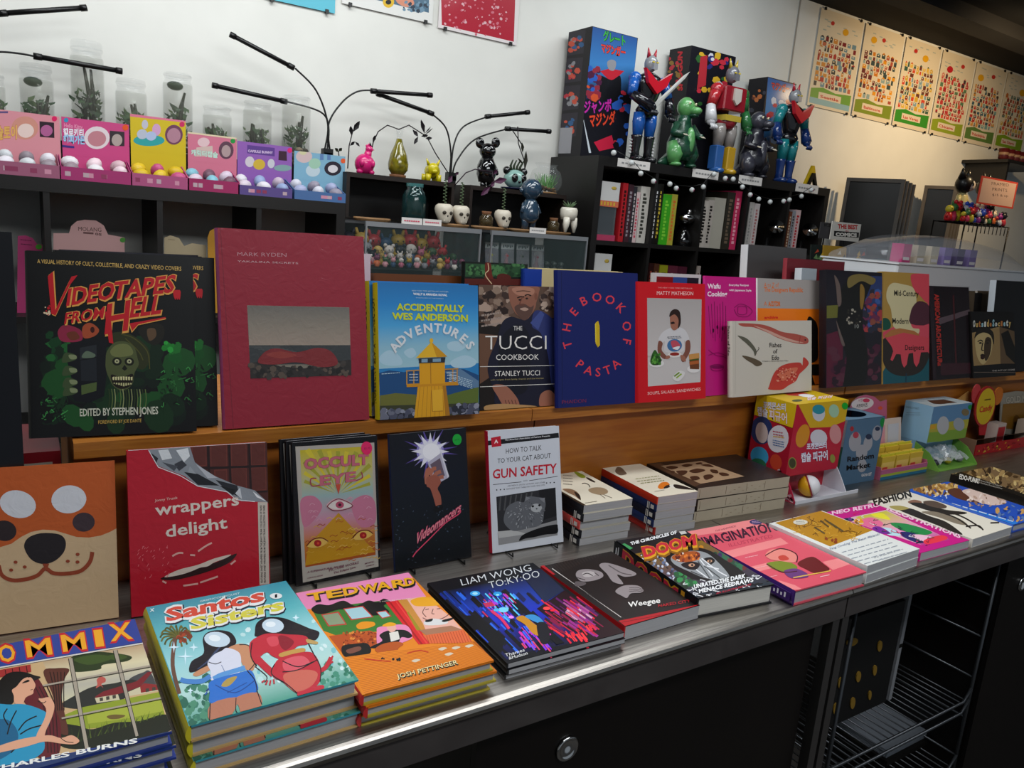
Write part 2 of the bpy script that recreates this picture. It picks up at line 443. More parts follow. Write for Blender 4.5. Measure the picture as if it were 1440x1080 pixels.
# ------------------------------------------------------------------ steel counter
def grained(name, c0, c1, rough, metal, scale, stretch, bump=.0, wave=False):
    M = mat(name, c0, rough, metal); nt = M.node_tree; bs = nt.nodes['Principled BSDF']
    tc = nt.nodes.new('ShaderNodeTexCoord'); mp = nt.nodes.new('ShaderNodeMapping'); mp.inputs['Scale'].default_value = stretch
    nz = nt.nodes.new('ShaderNodeTexNoise'); nz.inputs['Scale'].default_value = scale; nz.inputs['Detail'].default_value = 8; nz.inputs['Distortion'].default_value = .6
    cr = nt.nodes.new('ShaderNodeValToRGB'); cr.color_ramp.elements[0].position = .3; cr.color_ramp.elements[1].position = .7
    cr.color_ramp.elements[0].color = (*hexc(c0), 1); cr.color_ramp.elements[1].color = (*hexc(c1), 1)
    nt.links.new(tc.outputs['Object'], mp.inputs[0]); nt.links.new(mp.outputs[0], nz.inputs['Vector']); nt.links.new(nz.outputs[0], cr.inputs[0])
    nt.links.new(cr.outputs[0], bs.inputs['Base Color'])
    if metal:
        rr = nt.nodes.new('ShaderNodeMapRange'); rr.inputs[3].default_value = rough*.75; rr.inputs[4].default_value = rough*1.3
        nt.links.new(nz.outputs[0], rr.inputs[0]); nt.links.new(rr.outputs[0], bs.inputs['Roughness'])
    if bump:
        bp = nt.nodes.new('ShaderNodeBump'); bp.inputs['Strength'].default_value = bump; bp.inputs['Distance'].default_value = .001
        nt.links.new(nz.outputs[0], bp.inputs['Height']); nt.links.new(bp.outputs[0], bs.inputs['Normal'])
    return M
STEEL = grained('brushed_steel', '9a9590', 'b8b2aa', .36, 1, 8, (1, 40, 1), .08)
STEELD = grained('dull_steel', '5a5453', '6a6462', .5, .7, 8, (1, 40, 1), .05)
STEELL = mat('steel_leg', '8a8786', .4, 1)
WOOD = grained('oak_laminate', '9a5a20', 'b87830', .38, 0, 10, (1.2, 9, 22), .05)
WOODP = grained('oak_laminate_panel', '8a4a14', 'a0601e', .42, 0, 6, (1.2, 9, 12), .04)
XJ = 1.148   # joint between the two counters
def counter(x0, x1, legs, label, gx=None):
    r_ = thing('display_counter', label, 'counter', (x0, .67, 0))
    b = MB(); rr = []
    # top sheet with a rolled front edge
    for x in (0, x1-x0): rr.append([(x, y, CT+z) for y, z in [(0.003, -.014), (0.0, -.007), (.0015, -.003), (.004, -.0008), (.008, 0), (.62, 0), (.62, -.012)]])
    b.loft(rr); b.build('countertop', STEEL, r_)
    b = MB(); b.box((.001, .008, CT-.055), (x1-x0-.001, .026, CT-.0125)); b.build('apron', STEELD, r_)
    for lx in legs:
        b = MB(); b.box((lx-x0, .012, .02), (lx-x0+.018, .030, CT-.055)); b.build('leg', STEELL, r_)
        b = MB(); b.box((lx-x0, .58, .02), (lx-x0+.018, .60, CT-.0125)); b.build('leg', STEELL, r_)
    return r_
c1 = counter(-1.2, XJ, [-1.1, 1.1255], 'stainless steel counter under the comics and photo books, left of the joint')
c2 = counter(XJ+.002, 3.4, [XJ+.004, 3.2], 'stainless steel counter under the illustration books, right of the joint')
# cabinet front with its round lock under the left counter
cab = thing('base_cabinet', 'black cabinet with a round chrome cup pull under the steel counter', 'cabinet', (.45, .70, 0))
BLK = mat('black_laminate', '0d0908', .35, noise=.2, nscale=4)
b = MB(); b.box((0, .012, .08), (.655, .42, CT-.06)); b.build('body', BLK, cab)
b = MB(); b.box((.0, 0, .1), (.655, .0115, CT-.065)); d_ = b.build('door', BLK, cab)
g = onY(797, 1052, .70); CHR = mat('chrome', 'c8c8c8', .15, 1)
b = MB(); M = Matrix.Translation((g[0]-.45, 0, g[2])) @ Matrix.Rotation(R(90), 4, 'X')
b.lathe([(.018, 0), (.0185, .003), (.015, .004), (.0125, .002), (.011, .0015), (0.0, .0015)], n=28); b.v = [M @ Vector(p) for p in b.v]
d2 = b.build('cup_pull', CHR, d_)
# ------------------------------------------------------------------ oak display riser standing on the counter
ZS = 1.117; YS = 1.13; YP = 1.15
rs = thing('display_riser', 'oak display riser with a single long shelf standing along the back of the counter', 'shelf', (0, YS, CT))
xl = onY(103, 617, YS)[0]; xm = onY(749, 577, YS)[0]; xr_ = onY(1190, 552, YS)[0]
for k, (a, b_) in enumerate(((xl, xm-.0008), (xm+.0008, xr_-.01), (xr_-.004, 3.3))):
    bb = MB(); bb.box((a, 0, ZS-.022-CT), (b_, .40, ZS-CT)); bb.build('shelf_board', WOOD, rs)
for k, (a, b_) in enumerate(((xl, xm-.001+.02), (xm+.022, xr_+.1), (xr_+.102, 3.3))):
    bb = MB(); bb.box((a, YP-YS, 0), (b_, YP-YS+.018, ZS-.0225-CT)); bb.build('back_panel', WOODP, rs)
for a in (xl, 1.9, 3.28):
    bb = MB(); bb.box((a, YP-YS+.0185, 0), (a+.018, .40, ZS-.0225-CT)); bb.build('end_panel', WOOD, rs)
# ------------------------------------------------------------------ books lying on the counter
def crop(ox, oy, k): return (ox, oy, k)
BK = {}
def lay(key, name, label, cs, ntop, t, n_below=0, **k):
    r_, w, h, c = book(name, label, cs, CT+t*n_below, t, lying=True, **k); BK[key] = (r_, w, h, t, c)
    return r_
def stand(key, name, label, cs, z, t, **k):
    r_, w, h, c = book(name, label, cs, z, t, **k); BK[key] = (r_, w, h, t, c)
    return r_
lay('commix', 'comic_hardcover', 'topmost blue comic hardcover with a woman at a window, left end of the counter', [None, (189, 871), (242, 1029), None], 0, .014, 4, cover='2c3f8c', spine='1b2a66', fixw=.215, prior=(-.0, .3))
lay('santos', 'comic_hardcover', 'topmost shrink-wrapped comic with two women in blue and red', [(204, 854), (402, 817.5), (505, 958), (266, 1019)], 0, .0185, 2, cover='3f9fae', spine='d8c92c', wrap=PW, board='c9a56a')
lay('tedward', 'comic_hardcover', 'topmost orange and pink comic with block lettering on the counter', [(415, 834), (575, 805), (694, 930), (510, 977)], 0, .0135, 2, cover='e8811e', spine='c33', board='b8a83a')
lay('tokyo', 'photo_book', 'topmost dark photo book with a neon city street at night', [(600, 819), (750, 793), (878, 890), (714, 932)], 0, .0075, 2, cover='07080f', hard=False)
lay('weegee', 'photo_book', 'black photo book with a monochrome portrait and a red band along its foot', [(762, 794), None, (983, 847), (878, 887)], 0, .022, 0, cover='17110f', spine='b3121a', hard=False)
lay('doom', 'hardcover_book', 'thick black book with a metal mask on its cover and red spine letters', [(870, 758), (962, 749), (1092, 821), (979, 842)], 0, .032, 0, cover='14151a', spine='101216', pages=PAGE)
lay('imag', 'hardcover_book', 'pink striped hardcover with dark narrow title letters lying on the counter', [(969, 747), (1058, 729), (1221, 802), (1115, 834)], 0, .026, 0, cover='e05668', spine='3a1a66')
lay('yellow', 'art_book', 'upper of the two white art books with a mustard drawing panel', [(1080, 736), (1157, 720), (1292.6, 771), (1221, 795)], 0, .016, 1, cover='dfe3e0', spine='dfe3e0', hard=False)
lay('retro', 'art_book', 'magenta framed paperback of illustrations lying beside the white fashion book', [(1163, 720), (1224, 707), (1367, 758), (1291, 780)], 0, .017, 0, cover='d0208a', spine='d0208a', hard=False)
lay('fashion', 'art_book', 'white fashion drawing book with black figures along the counter edge', [(1221, 705), (1278, 692), (1424, 740), (1368, 758)], 0, .018, 0, cover='e2ddd2', hard=False)
lay('blue', 'art_book', 'blue art book with a gold haired painting right of the white fashion book', [(1282, 686), (1332, 676), None, (1424, 741)], 0, .018, 0, cover='2a50b8', spine='2c62c8', fixw=.16)
lay('edo', 'art_book', 'brown and black art book behind the blue one at the right end', [(1338, 664), None, None, (1442, 702)], 0, .020, 0, cover='6b5138', spine='15120f', fixw=.19, hard=False)

# ------------------------------------------------------------------ books standing on the counter in front of the riser
stand('dog', 'picture_book', 'square book with an orange dog face standing at the left end', [(-42, 660), (162, 648), (166, 867), (-42, 899)], CT, .006, cover='c8703a', tilt=78, wrap=PW)
stand('wrap', 'paperback_book', 'red paperback with a torn chocolate bar wrapper design', [(178, 634), (376, 622), (380, 840), (185, 867)], CT, .012, cover='c01828', tilt=78, wrap=PW, hard=False)
stand('occult', 'comic_book', 'front copy of the bagged comics with a pyramid of eyes', [(412, 626), (529, 609), (536, 803), (415, 823)], CT, .006, cover='0d0c10', tilt=80, hard=False)
stand('video', 'comic_book', 'black bagged comic with a hand holding a bright tape', [(546.5, 612), (654.5, 601), (663.6, 783), (557, 804.6)], CT, .007, cover='0b0c16', spine='1c2a55', tilt=80, hard=False)
stand('gun', 'paperback_book', 'white paperback about gun safety with a grey kitten photo', [(685, 606), (786, 599), (792.6, 763.5), (693, 776.6)], CT, .012, cover='d9dce4', spine='c8183c', tilt=78, hard=False)
# ------------------------------------------------------------------ books standing on the riser shelf
stand('vhs', 'hardcover_book', 'front copy of the black horror cover book with dripping red letters', [(43, 352), (270.6, 363), (277, 604), (39, 619)], ZS, .014, cover='0a0c0c', tilt=81)
stand('ryden', 'hardcover_book', 'tall magenta hardcover with a small seascape picture', [(307, 318), (509.7, 335), (520.6, 590), (316, 603.4)], ZS, .013, cover='8f1a30', spine='a84a78', tilt=80, wrap=PW)
stand('awa', 'hardcover_book', 'blue hardcover with a yellow lighthouse and yellow spine', [(531, 397.6), (671, 401), (675, 584), (534, 588.5)], ZS, .022, cover='2a78b8', spine='d8c81e', tilt=82)
stand('tucci', 'hardcover_book', 'cookbook with a photograph of a bearded man in a blue shirt', [(672, 401), (784, 403), (784, 571), (676, 576)], ZS, .009, cover='15110f', tilt=82)
stand('pasta', 'hardcover_book', 'navy hardcover with red letters in a ring around a yellow pasta tube', [(784, 380), (896, 384), (897.5, 567.5), (785, 573)], ZS, .012, cover='141f63', tilt=82)
stand('matty', 'hardcover_book', 'red cookbook with a photo of a man at a white table', [(897, 396), (990, 399), (994, 562), (897, 565)], ZS, .018, cover='c8141e', tilt=82)
stand('wafu', 'paperback_book', 'magenta paperback with white title beside the red cookbook', [(991, 387.5), (1062.5, 391), (1065, 550), (994, 558)], ZS, .006, cover='c0187c', tilt=83)
stand('az', 'hardcover_book', 'grey and orange design book behind the fish book', [(1065, 391), (1160, 395), (1160, 540), (1065, 546)], ZS, .012, cover='a9a39e', spine='e4e4e4', tilt=83)
stand('fish', 'hardcover_book', 'white book with painted fishes standing before the orange one', [(1030, 451), (1140, 451), (1142.5, 548), (1030, 560)], ZS, .014, cover='c9c4b8', tilt=82)
stand('sleeve', 'comic_book', 'bagged comic with a crowned dark figure left of the cream blot book', [(1162, 380), (1240, 382.5), (1240, 541), (1162, 545)], ZS, .02, cover='1d1a22', tilt=83, hard=False)
stand('mid', 'hardcover_book', 'mustard and coral book with a cream ink blot', [(1241, 382), (1306, 385), (1307, 536), (1242, 540)], ZS, .016, cover='a5803a', tilt=83)
stand('red', 'comic_book', 'dark bagged comic with vertical red lettering', [(1306, 401), (1361, 405), (1369, 531), (1312.5, 534.5)], ZS, .014, cover='1e161a', tilt=81, hard=False)
stand('out', 'comic_book', 'black comic with a sepia portrait at the right end of the shelf', [(1365, 437), (1425, 440), (1429, 529), (1370, 531)], ZS, .01, cover='0c0a0a', tilt=82, hard=False)
# ------------------------------------------------------------------ cover print
def art(key, cr):
    r_, w, h, t, c = BK[key]; a = Art(w, h, c, cr); a.root = r_; a.t = t; return a
def spine_text(key, s_, v0, v1, col, bold=.02, lo=.25, hi=.72):
    r_, w, h, t, c = BK[key]; vs, fs = glyphs(s_, bold); x0, x1 = vs[:, 0].min(), vs[:, 0].max(); mb = MB()
    def bulge(z): return -.0035*math.sin(math.pi*z/t)-.0003
    out = []
    for X, Y in vs:
        z = t*(lo+(hi-lo)*Y/CAPH); out.append((bulge(z), h*(v0+(v1-v0)*(X-x0)/(x1-x0)), z))
    mb.add(out, fs, col); return mb.build('spine_print', PG, r_, color=True)
def done(a, m=None): return a.build(a.root, a.t, m)

# -- comic with the woman at the window
a = art('commix', (0, 800, 3.858)); a.fill('2f4493')
K = '11110f'
a.poly('c9a97c', -60, 552, 775, 406, 935, 880, 480, 975, -60, 1100)
a.grad([hexc(c) for c in ('b89c7a', 'd8cda8', 'b5b0a0', 'c9c4a4')], 230, 500, 790, 408, 860, 660, 330, 720)
a.blob('2a3a1c', 385, 480, 520, 450, 700, 470, 690, 500, 560, 520, 540, 545, 420, 560, 390, 540)
a.blob('3e5424', 400, 490, 520, 465, 610, 480, 560, 505, 470, 520); a.blob('3e5424', 560, 480, 640, 462, 690, 478, 640, 495)
a.blob('46484a', 700, 600, 740, 575, 780, 560, 800, 550, 820, 565, 845, 640, 760, 640, 700, 640)
a.blob('2b2e2a', 400, 690, 500, 640, 620, 620, 720, 600, 760, 640, 640, 720, 500, 740, 420, 760, 330, 740)
a.poly('7a2328', 520, 690, 560, 665, 740, 610, 800, 560, 830, 555, 760, 640, 640, 680, 515, 700)
a.poly('c9c0a0', 515, 700, 640, 680, 650, 710, 525, 728); a.poly('c9c0a0', 690, 670, 760, 640, 860, 625, 864, 660, 700, 690)
a.poly('8e2b2b', 760, 640, 780, 620, 850, 628, 862, 655, 765, 672)
for x in (540, 575, 610, 790, 825): a.poly('454038', x, 700-(x-540)*.2, x+18, 697-(x-540)*.2, x+20, 715-(x-540)*.2, x+2, 719-(x-540)*.2)
a.blob('b8564c', 525, 600, 545, 585, 570, 592, 572, 612, 550, 625, 560, 645, 545, 635, 520, 648, 528, 625)
a.poly('8b9a2c', 330, 800, 450, 750, 864, 668, 905, 830, 760, 840, 560, 860, 340, 880)
a.poly('a3ad3c', 470, 790, 864, 700, 890, 770, 700, 810, 480, 840); a.blob('6d5a2c', 580, 800, 620, 790, 680, 795, 650, 812, 600, 815)
a.blob('1b2214', 330, 850, 420, 850, 500, 870, 620, 835, 760, 825, 900, 790, 930, 875, 700, 930, 480, 975, 330, 960)
for k in range(26):
    x = 395+k*19; a.poly('4c5c22' if k % 2 else '2c3a16', x, 950-k*6, x+8, 948-k*6, x+20+((k*7) % 5-2)*14, 850-k*4+(k*13) % 30)
a.blob('5a2f24', 235, 560, 300, 540, 375, 545, 350, 600, 335, 700, 350, 780, 370, 900, 300, 860, 290, 700)
for k in range(5): a.curve('1c100c', 5, 270+k*20, 560, 290+k*14, 650, 300+k*12, 770)
a.poly('a59a8a', 372, 488, 392, 484, 484, 972, 462, 980); a.poly('a59a8a', 614, 444, 634, 440, 754, 905, 736, 912)
for u in ((225, 636, 850, 520), (335, 812, 880, 700)): a.line('a59a8a', 9, *u); a.line(K, 3, u[0], u[1]+8, u[2], u[3]+8)
for u in ((371, 488, 462, 980), (393, 484, 484, 972), (613, 444, 736, 912), (635, 440, 754, 905)): a.line(K, 3, *u)
a.poly('a33230', -60, 560, 165, 520, 170, 560, -60, 600)
for k in range(5): a.line('3d1010', 5, k*38-10, 556-k*7, k*38-4, 600-k*9)
a.blob('611820', 130, 600, 200, 590, 260, 690, 290, 740, 330, 850, 320, 1010, 240, 1040, 170, 960, 180, 800, 120, 700)
for k in range(4): a.curve('2c0a0e', 6, 190+k*22, 640, 240+k*20, 760, 262+k*18, 1000)
a.blob(K, -20, 640, 40, 570, 120, 560, 190, 580, 220, 590, 180, 610, 110, 620, 90, 680, 60, 740, -30, 760)
a.blob('dba283', 90, 640, 125, 600, 165, 590, 188, 620, 192, 640, 182, 660, 178, 680, 140, 700, 120, 740, 80, 730, 75, 690, 65, 660)
a.curve(K, 4, 150, 590, 165, 588); a.curve(K, 3, 178, 655, 165, 660); a.blob(K, 120, 620, 150, 604, 160, 612, 130, 622)
a.blob('2790b8', -60, 770, 60, 738, 150, 740, 250, 780, 272, 830, 240, 900, 230, 1000, 60, 1090, -60, 1090)
a.blob('1a5f86', -60, 850, 40, 820, 100, 900, 60, 1000, -60, 1040)
for q in ((40, 760, 20, 800, 45, 850), (90, 770, 60, 830, 40, 900), (200, 800, 140, 830, 100, 880), (230, 850, 160, 870, 110, 900), (60, 1000, 100, 960, 130, 930)): a.curve(K, 7, *q)
a.blob('dba283', 200, 900, 240, 820, 250, 760, 210, 710, 230, 705, 270, 700, 295, 740, 285, 800, 250, 880, 235, 930, 205, 930)
a.blob('dba283', -60, 985, 100, 930, 260, 905, 330, 920, 390, 905, 432, 935, 400, 955, 330, 950, 240, 940, 130, 970, -60, 1010)
a.curve(K, 4, 330, 920, 360, 940, 400, 945); a.curve(K, 4, 205, 720, 235, 730, 250, 720)
a.poly('1f3566', -60, 1085, 480, 985, 938, 880, 945, 905, 960, 1040, -60, 1200)
a.poly('2f4493', -60, 400, 735, 270, 775, 400, -60, 545); a.line('d8d4cc', 7, -60, 548, 775, 406)
for ch, x0, x1, yb in (('C', -118, -30, 525), ('O', 0, 88, 510), ('M', 148, 285, 482), ('M', 342, 470, 452), ('I', 520, 565, 425), ('X', 600, 722, 395)):
    d = (x1-x0)*-.13; a.text(ch, x0-6, yb+8, x1+8, yb+8+d, 108, 'c22330', bold=.04, dx=-18); a.text(ch, x0, yb, x1, yb+d, 92, 'eda62a', bold=.02, dx=-16)
a.text('CHARLES BURNS', -70, 1108, 748, 945, 26, 'e8e8e4', bold=.03)
done(a)

# -- comic with two women
a = art('santos', (180, 780, 3.6)); a.fill('45a0ac')
a.grad([hexc(c) for c in ('3d93a8', '5fb8c0', '9fd6dc', 'b6dcd8', '4f9f8c')], 88, 268, 800, 135, 1168, 640, 318, 860)
a.spots(['3f7f6a', '2e6a58', '4f9074'], 60, 250, 620, 500, 850, 8, 26, 3); a.spots(['bfe4e6', '7fc4cc', 'd8eef0'], 70, 560, 300, 1150, 640, 6, 18, 4); a.spots(['2f7a62', '45927a', '8ec0b0'], 60, 950, 560, 1160, 740, 6, 18, 5)
for q in ((240, 400), ):
    for k in range(16):
        t = 2*math.pi*k/16; a.curve('6a6a2e' if k % 2 else '4d5626', 9, q[0]+10, q[1]+10, q[0]+60*math.cos(t), q[1]+40*math.sin(t), q[0]+80*math.cos(t), q[1]+20+50*math.sin(t))
    a.curve('6b4a3a', 20, 235, 420, 225, 560, 260, 700); a.spots(['a8482a', '7a3a20'], 14, 250, 390, 320, 440, 8, 15)
for x, y, r_ in ((230, 468, 30), (288, 515, 46), (330, 470, 22), (315, 685, 16), (850, 325, 18)):
    a.poly('d8f4ff', x-r_, y, x-4, y-5, x, y-r_, x+4, y-5, x+r_, y, x+4, y+5, x, y+r_, x-4, y+5)
K = '14141c'
def hair(*q): a.blob(K, *q)
hair(375, 430, 400, 395, 460, 385, 520, 400, 545, 450, 500, 480, 440, 520, 420, 570, 340, 592, 308, 590, 320, 540, 380, 500)
hair(640, 395, 650, 350, 700, 322, 780, 325, 850, 350, 920, 380, 970, 400, 950, 440, 900, 430, 820, 420, 760, 410, 650, 420)
for k in range(5): a.curve('3a4a6a', 5, 350+k*12, 580-k*8, 400+k*10, 540-k*10, 440+k*8, 490-k*8)
a.ell('c9dcea', 448, 432, 66, 38, 8); a.ell('eaf4fa', 435, 425, 30, 16, 8); a.ell('c9dcea', 732, 365, 56, 36, 5); a.ell('eaf4fa', 720, 358, 26, 14)
S = 'c98f6a'
a.blob(S, 500, 480, 560, 455, 610, 470, 640, 540, 630, 590, 590, 580, 560, 530, 520, 520); a.blob(S, 330, 600, 410, 560, 420, 580, 350, 615)
a.blob('d9dcec', 470, 490, 500, 475, 560, 500, 570, 560, 560, 600, 430, 640, 415, 590, 400, 550, 430, 510)
a.curve(K, 4, 405, 545, 440, 555, 470, 545); a.curve('8f98b8', 4, 470, 560, 500, 620)
a.curve('5b9ad8', 24, 590, 575, 540, 590, 470, 610, 430, 630); a.curve('4a86cc', 24, 415, 615, 370, 640, 300, 640, 265, 630)
a.curve('1f3a78', 9, 395, 690, 430, 665, 470, 690)
for q in ((400, 695, 388, 708), (420, 680, 420, 715), (440, 680, 450, 712), (455, 675, 468, 700)): a.line('2b5cb0', 7, *q)
a.blob('2c72cc', 418, 640, 560, 600, 620, 590, 645, 640, 650, 695, 540, 725, 420, 750, 412, 700)
a.curve('1a4a94', 5, 440, 660, 540, 700, 640, 640); a.curve('1a4a94', 4, 500, 700, 600, 650); a.blob('b59a50', 470, 665, 500, 630, 550, 620, 510, 665)
a.blob('b97a60', 416, 755, 545, 722, 545, 770, 500, 830, 415, 840, n=3); a.blob('b97a60', 548, 722, 655, 700, 672, 770, 580, 800, 560, 770, n=3)
a.curve(K, 5, 415, 750, 412, 845); a.curve(K, 4, 545, 725, 545, 790, 570, 806); a.curve(K, 5, 650, 690, 675, 760)
a.curve(K, 5, 600, 590, 640, 640, 652, 700); a.curve(K, 4, 560, 460, 612, 468, 640, 545, 612, 588)
Rr = 'c22a3a'
a.blob(Rr, 615, 450, 680, 410, 740, 405, 800, 410, 900, 420, 910, 460, 860, 470, 830, 500, 790, 540, 730, 520, 700, 500, 660, 530, 650, 560, 620, 520)
a.blob('8f1c2c', 760, 420, 800, 420, 840, 450, 800, 490, 770, 470); a.blob('d84a58', 700, 430, 750, 420, 760, 460, 720, 470)
a.curve(Rr, 36, 640, 520, 690, 570, 735, 610); a.curve(Rr, 22, 960, 600, 1000, 580, 1030, 530); a.curve(K, 4, 640, 570, 700, 620, 690, 650)
for q in ((690, 640, 675, 650), (705, 640, 695, 662), (720, 640, 715, 665), (735, 635, 738, 658), (1000, 575, 1040, 550), (1005, 560, 1040, 522)): a.line(Rr, 8, *q)
a.blob('c69a4e', 770, 505, 880, 480, 890, 500, 780, 525)
a.blob(Rr, 740, 560, 780, 525, 890, 500, 940, 510, 970, 560, 975, 640, 930, 690, 860, 710, 780, 650, 730, 620)
a.blob('dd5a68', 790, 540, 880, 520, 920, 560, 850, 590, 790, 590); a.blob('d06a5a', 790, 610, 900, 590, 960, 610, 930, 670, 850, 700, 800, 660)
for q in ((740, 560, 725, 610, 800, 660, 860, 712), (905, 440, 940, 510, 975, 580, 972, 650), (780, 600, 860, 590, 960, 540), (780, 545, 860, 575, 940, 550), (625, 450, 620, 520, 650, 570)): a.curve(K, 5, *q)
a.blob('c42a3c', 860, 705, 975, 668, 985, 690, 880, 722)
a.blob('c2a060', 905, 435, 960, 450, 955, 462, 910, 455)
def puff(s, x0, x1, y0, y1, h):
    a.text(s, x0-4, y0+8, x1+12, y1+8, h+12, '1c2438', bold=.08, dx=-8); a.text(s, x0-8, y0+4, x1+6, y1+4, h+10, 'e8ecec', bold=.07, dx=-8)
puff('Santos', 190, 690, 345, 240, 68); puff('Sisters', 315, 790, 385, 285, 60)
a.text('Santos', 190, 340, 690, 236, 64, 'd8503c', bold=.035, dx=-6); a.text('Sisters', 315, 382, 790, 282, 56, 'd8d04c', bold=.035, dx=-6)
a.ell('e8ecec', 748, 215, 32, 15); a.text('1', 742, 224, 754, 222, 17, K, bold=.04)
a.text('GREENCOMIXQUIST', 358, 245, 562, 204, 9, 'bfe0e6', bold=.02); a.text('X', 105, 292, 130, 288, 16, 'cfe6e8', bold=.05)
done(a, PW)

# -- orange and pink comic with block lettering
a = art('tedward', (400, 770, 4)); a.fill('e6861e')
a.poly('e88bb8', 55, 258, 700, 138, 900, 420, 700, 300, 150, 340, 60, 262)
a.poly('e88bb8', 700, 138, 790, 280, 700, 300, 120, 350, 55, 258)
a.poly('3b7a30', 150, 345, 560, 300, 760, 450, 300, 500, 220, 470)
K = '131414'
a.blob(K, 150, 345, 190, 320, 250, 325, 330, 300, 400, 330, 470, 300, 520, 310, 560, 290, 600, 310, 560, 330, 590, 370, 480, 385, 330, 350, 220, 375, 170, 370)
a.poly('c23a36', 205, 378, 305, 362, 352, 436, 246, 446); a.poly('8a9a7c', 213, 383, 300, 369, 342, 430, 252, 440)
a.poly('c23a36', 330, 345, 442, 330, 502, 394, 375, 412); a.poly('a8cfd8', 338, 350, 438, 336, 492, 391, 380, 405)
a.poly('c23a36', 517, 365, 572, 356, 605, 390, 550, 404); a.poly('a8cfd8', 524, 368, 570, 362, 594, 388, 552, 398)
a.blob('e8941e', 405, 440, 440, 420, 500, 422, 510, 440, 470, 456, 420, 462)
a.poly('b8501e', 250, 500, 480, 470, 560, 500, 440, 620, 330, 600)
rnd = random.Random(3)
for k in range(26): x, y = rnd.uniform(330, 520), rnd.uniform(480, 540); a.line('4a1c10', 4, x, y, x+rnd.uniform(-18, 18), y+rnd.uniform(-10, 10))
a.spots(['c25a20', '8f3414', 'e08a3a'], 40, 330, 475, 530, 550, 5, 10, 8)
a.poly('d8252a', 570, 312, 640, 300, 820, 545, 755, 550); a.poly('a8181e', 590, 312, 600, 310, 780, 548, 768, 549); a.poly('e8453a', 625, 305, 632, 304, 808, 545, 798, 546)
a.poly('c98a3a', 640, 300, 690, 292, 800, 460, 770, 470); a.poly('9c8a20', 690, 370, 700, 366, 770, 470, 745, 470)
a.poly('e8b0a0', 690, 292, 790, 278, 945, 400, 1005, 470, 800, 480, 780, 430)
a.blob('e8a41e', 715, 300, 780, 282, 860, 290, 890, 310, 870, 330, 760, 335, 725, 325)
for q in ((795, 340, 780, 370, 800, 395), (840, 350, 832, 375, 846, 378), (860, 350, 880, 348), (795, 355, 815, 350), (780, 400, 830, 420, 900, 400, 940, 370)): a.curve('5a2a2c', 4, *q)
a.blob('d8d8d8', 790, 420, 840, 405, 920, 420, 900, 438, 800, 442); a.blob(K, 795, 415, 835, 405, 830, 420, 800, 425); a.blob(K, 890, 415, 950, 400, 945, 412, 900, 425)
a.poly('a8765a', 760, 470, 940, 445, 1010, 470, 800, 500); a.poly('e06a3c', 780, 500, 1010, 468, 1060, 540, 820, 545)
for k in range(16): a.line('b8401e', 3, 800+k*15, 500-k*2, 815+k*16, 545)
a.blob('e88bb8', 520, 480, 540, 450, 680, 440, 720, 500, 690, 530, 540, 570)
a.blob(K, 535, 500, 560, 480, 600, 470, 680, 470, 720, 500, 700, 515, 660, 510, 640, 540, 590, 560, 500, 570, 490, 560, 550, 530)
a.poly('e0dcd4', 590, 485, 640, 475, 650, 520, 600, 535); a.blob('e8b0a0', 575, 455, 590, 440, 620, 440, 630, 465, 600, 482); a.blob('e8a41e', 555, 440, 590, 426, 625, 432, 622, 444, 560, 450)
a.blob('b8551c', 510, 575, 560, 545, 640, 535, 670, 550, 640, 575, 645, 630, 620, 635, 600, 590, 570, 590, 590, 640, 565, 640, 530, 600)
a.blob(K, 325, 560, 400, 545, 470, 545, 480, 600, 350, 620); a.blob('7a4a3c', 350, 580, 420, 560, 430, 580, 370, 600)
a.poly('e6861e', 340, 620, 830, 555, 1060, 540, 1180, 640, 440, 830)
for k in range(24): a.line('c96a14', 3, 340+k*5.2, 625+k*9, 1075+k*5, 535+k*5)
for x, y in ((890, 575), (965, 570), (1040, 560), (925, 605), (740, 640)): a.blob('d8c9b0', x-25, y+3, x-8, y-6, x+10, y-8, x+25, y-3, x+12, y+4, x-5, y+10)
a.curve('c2321e', 6, 450, 630, 540, 640, 600, 645); a.curve('c2321e', 6, 690, 600, 760, 585, 810, 595)
a.spots([K], 7, 540, 620, 660, 640, 5, 8, 2)
x = 130
for ch, x0, x1 in zip('TEDWARD', (130, 240, 335, 425, 520, 612, 685), (238, 335, 425, 540, 610, 700, 745)):
    yb0 = 310-(x0-130)*.155; yb1 = 310-(x1-130)*.155
    a.text(ch, x0+8, yb0+4, x1+4, yb1+4, 50, K, bold=.05, dx=-14); a.text(ch, x0, yb0-4, x1-5, yb1-4, 44, 'e8a81e', bold=.03, dx=-12)
a.text('JOSH PETTINGER', 638, 744, 980, 664, 26, '2c1c08', bold=.06, dx=-8); a.text('JOSH PETTINGER', 636, 740, 976, 660, 24, 'f0dca0', bold=.01, dx=-8)
a.text('a comic by the maker', 535, 312, 715, 294, 7, 'ead8c8')
done(a)

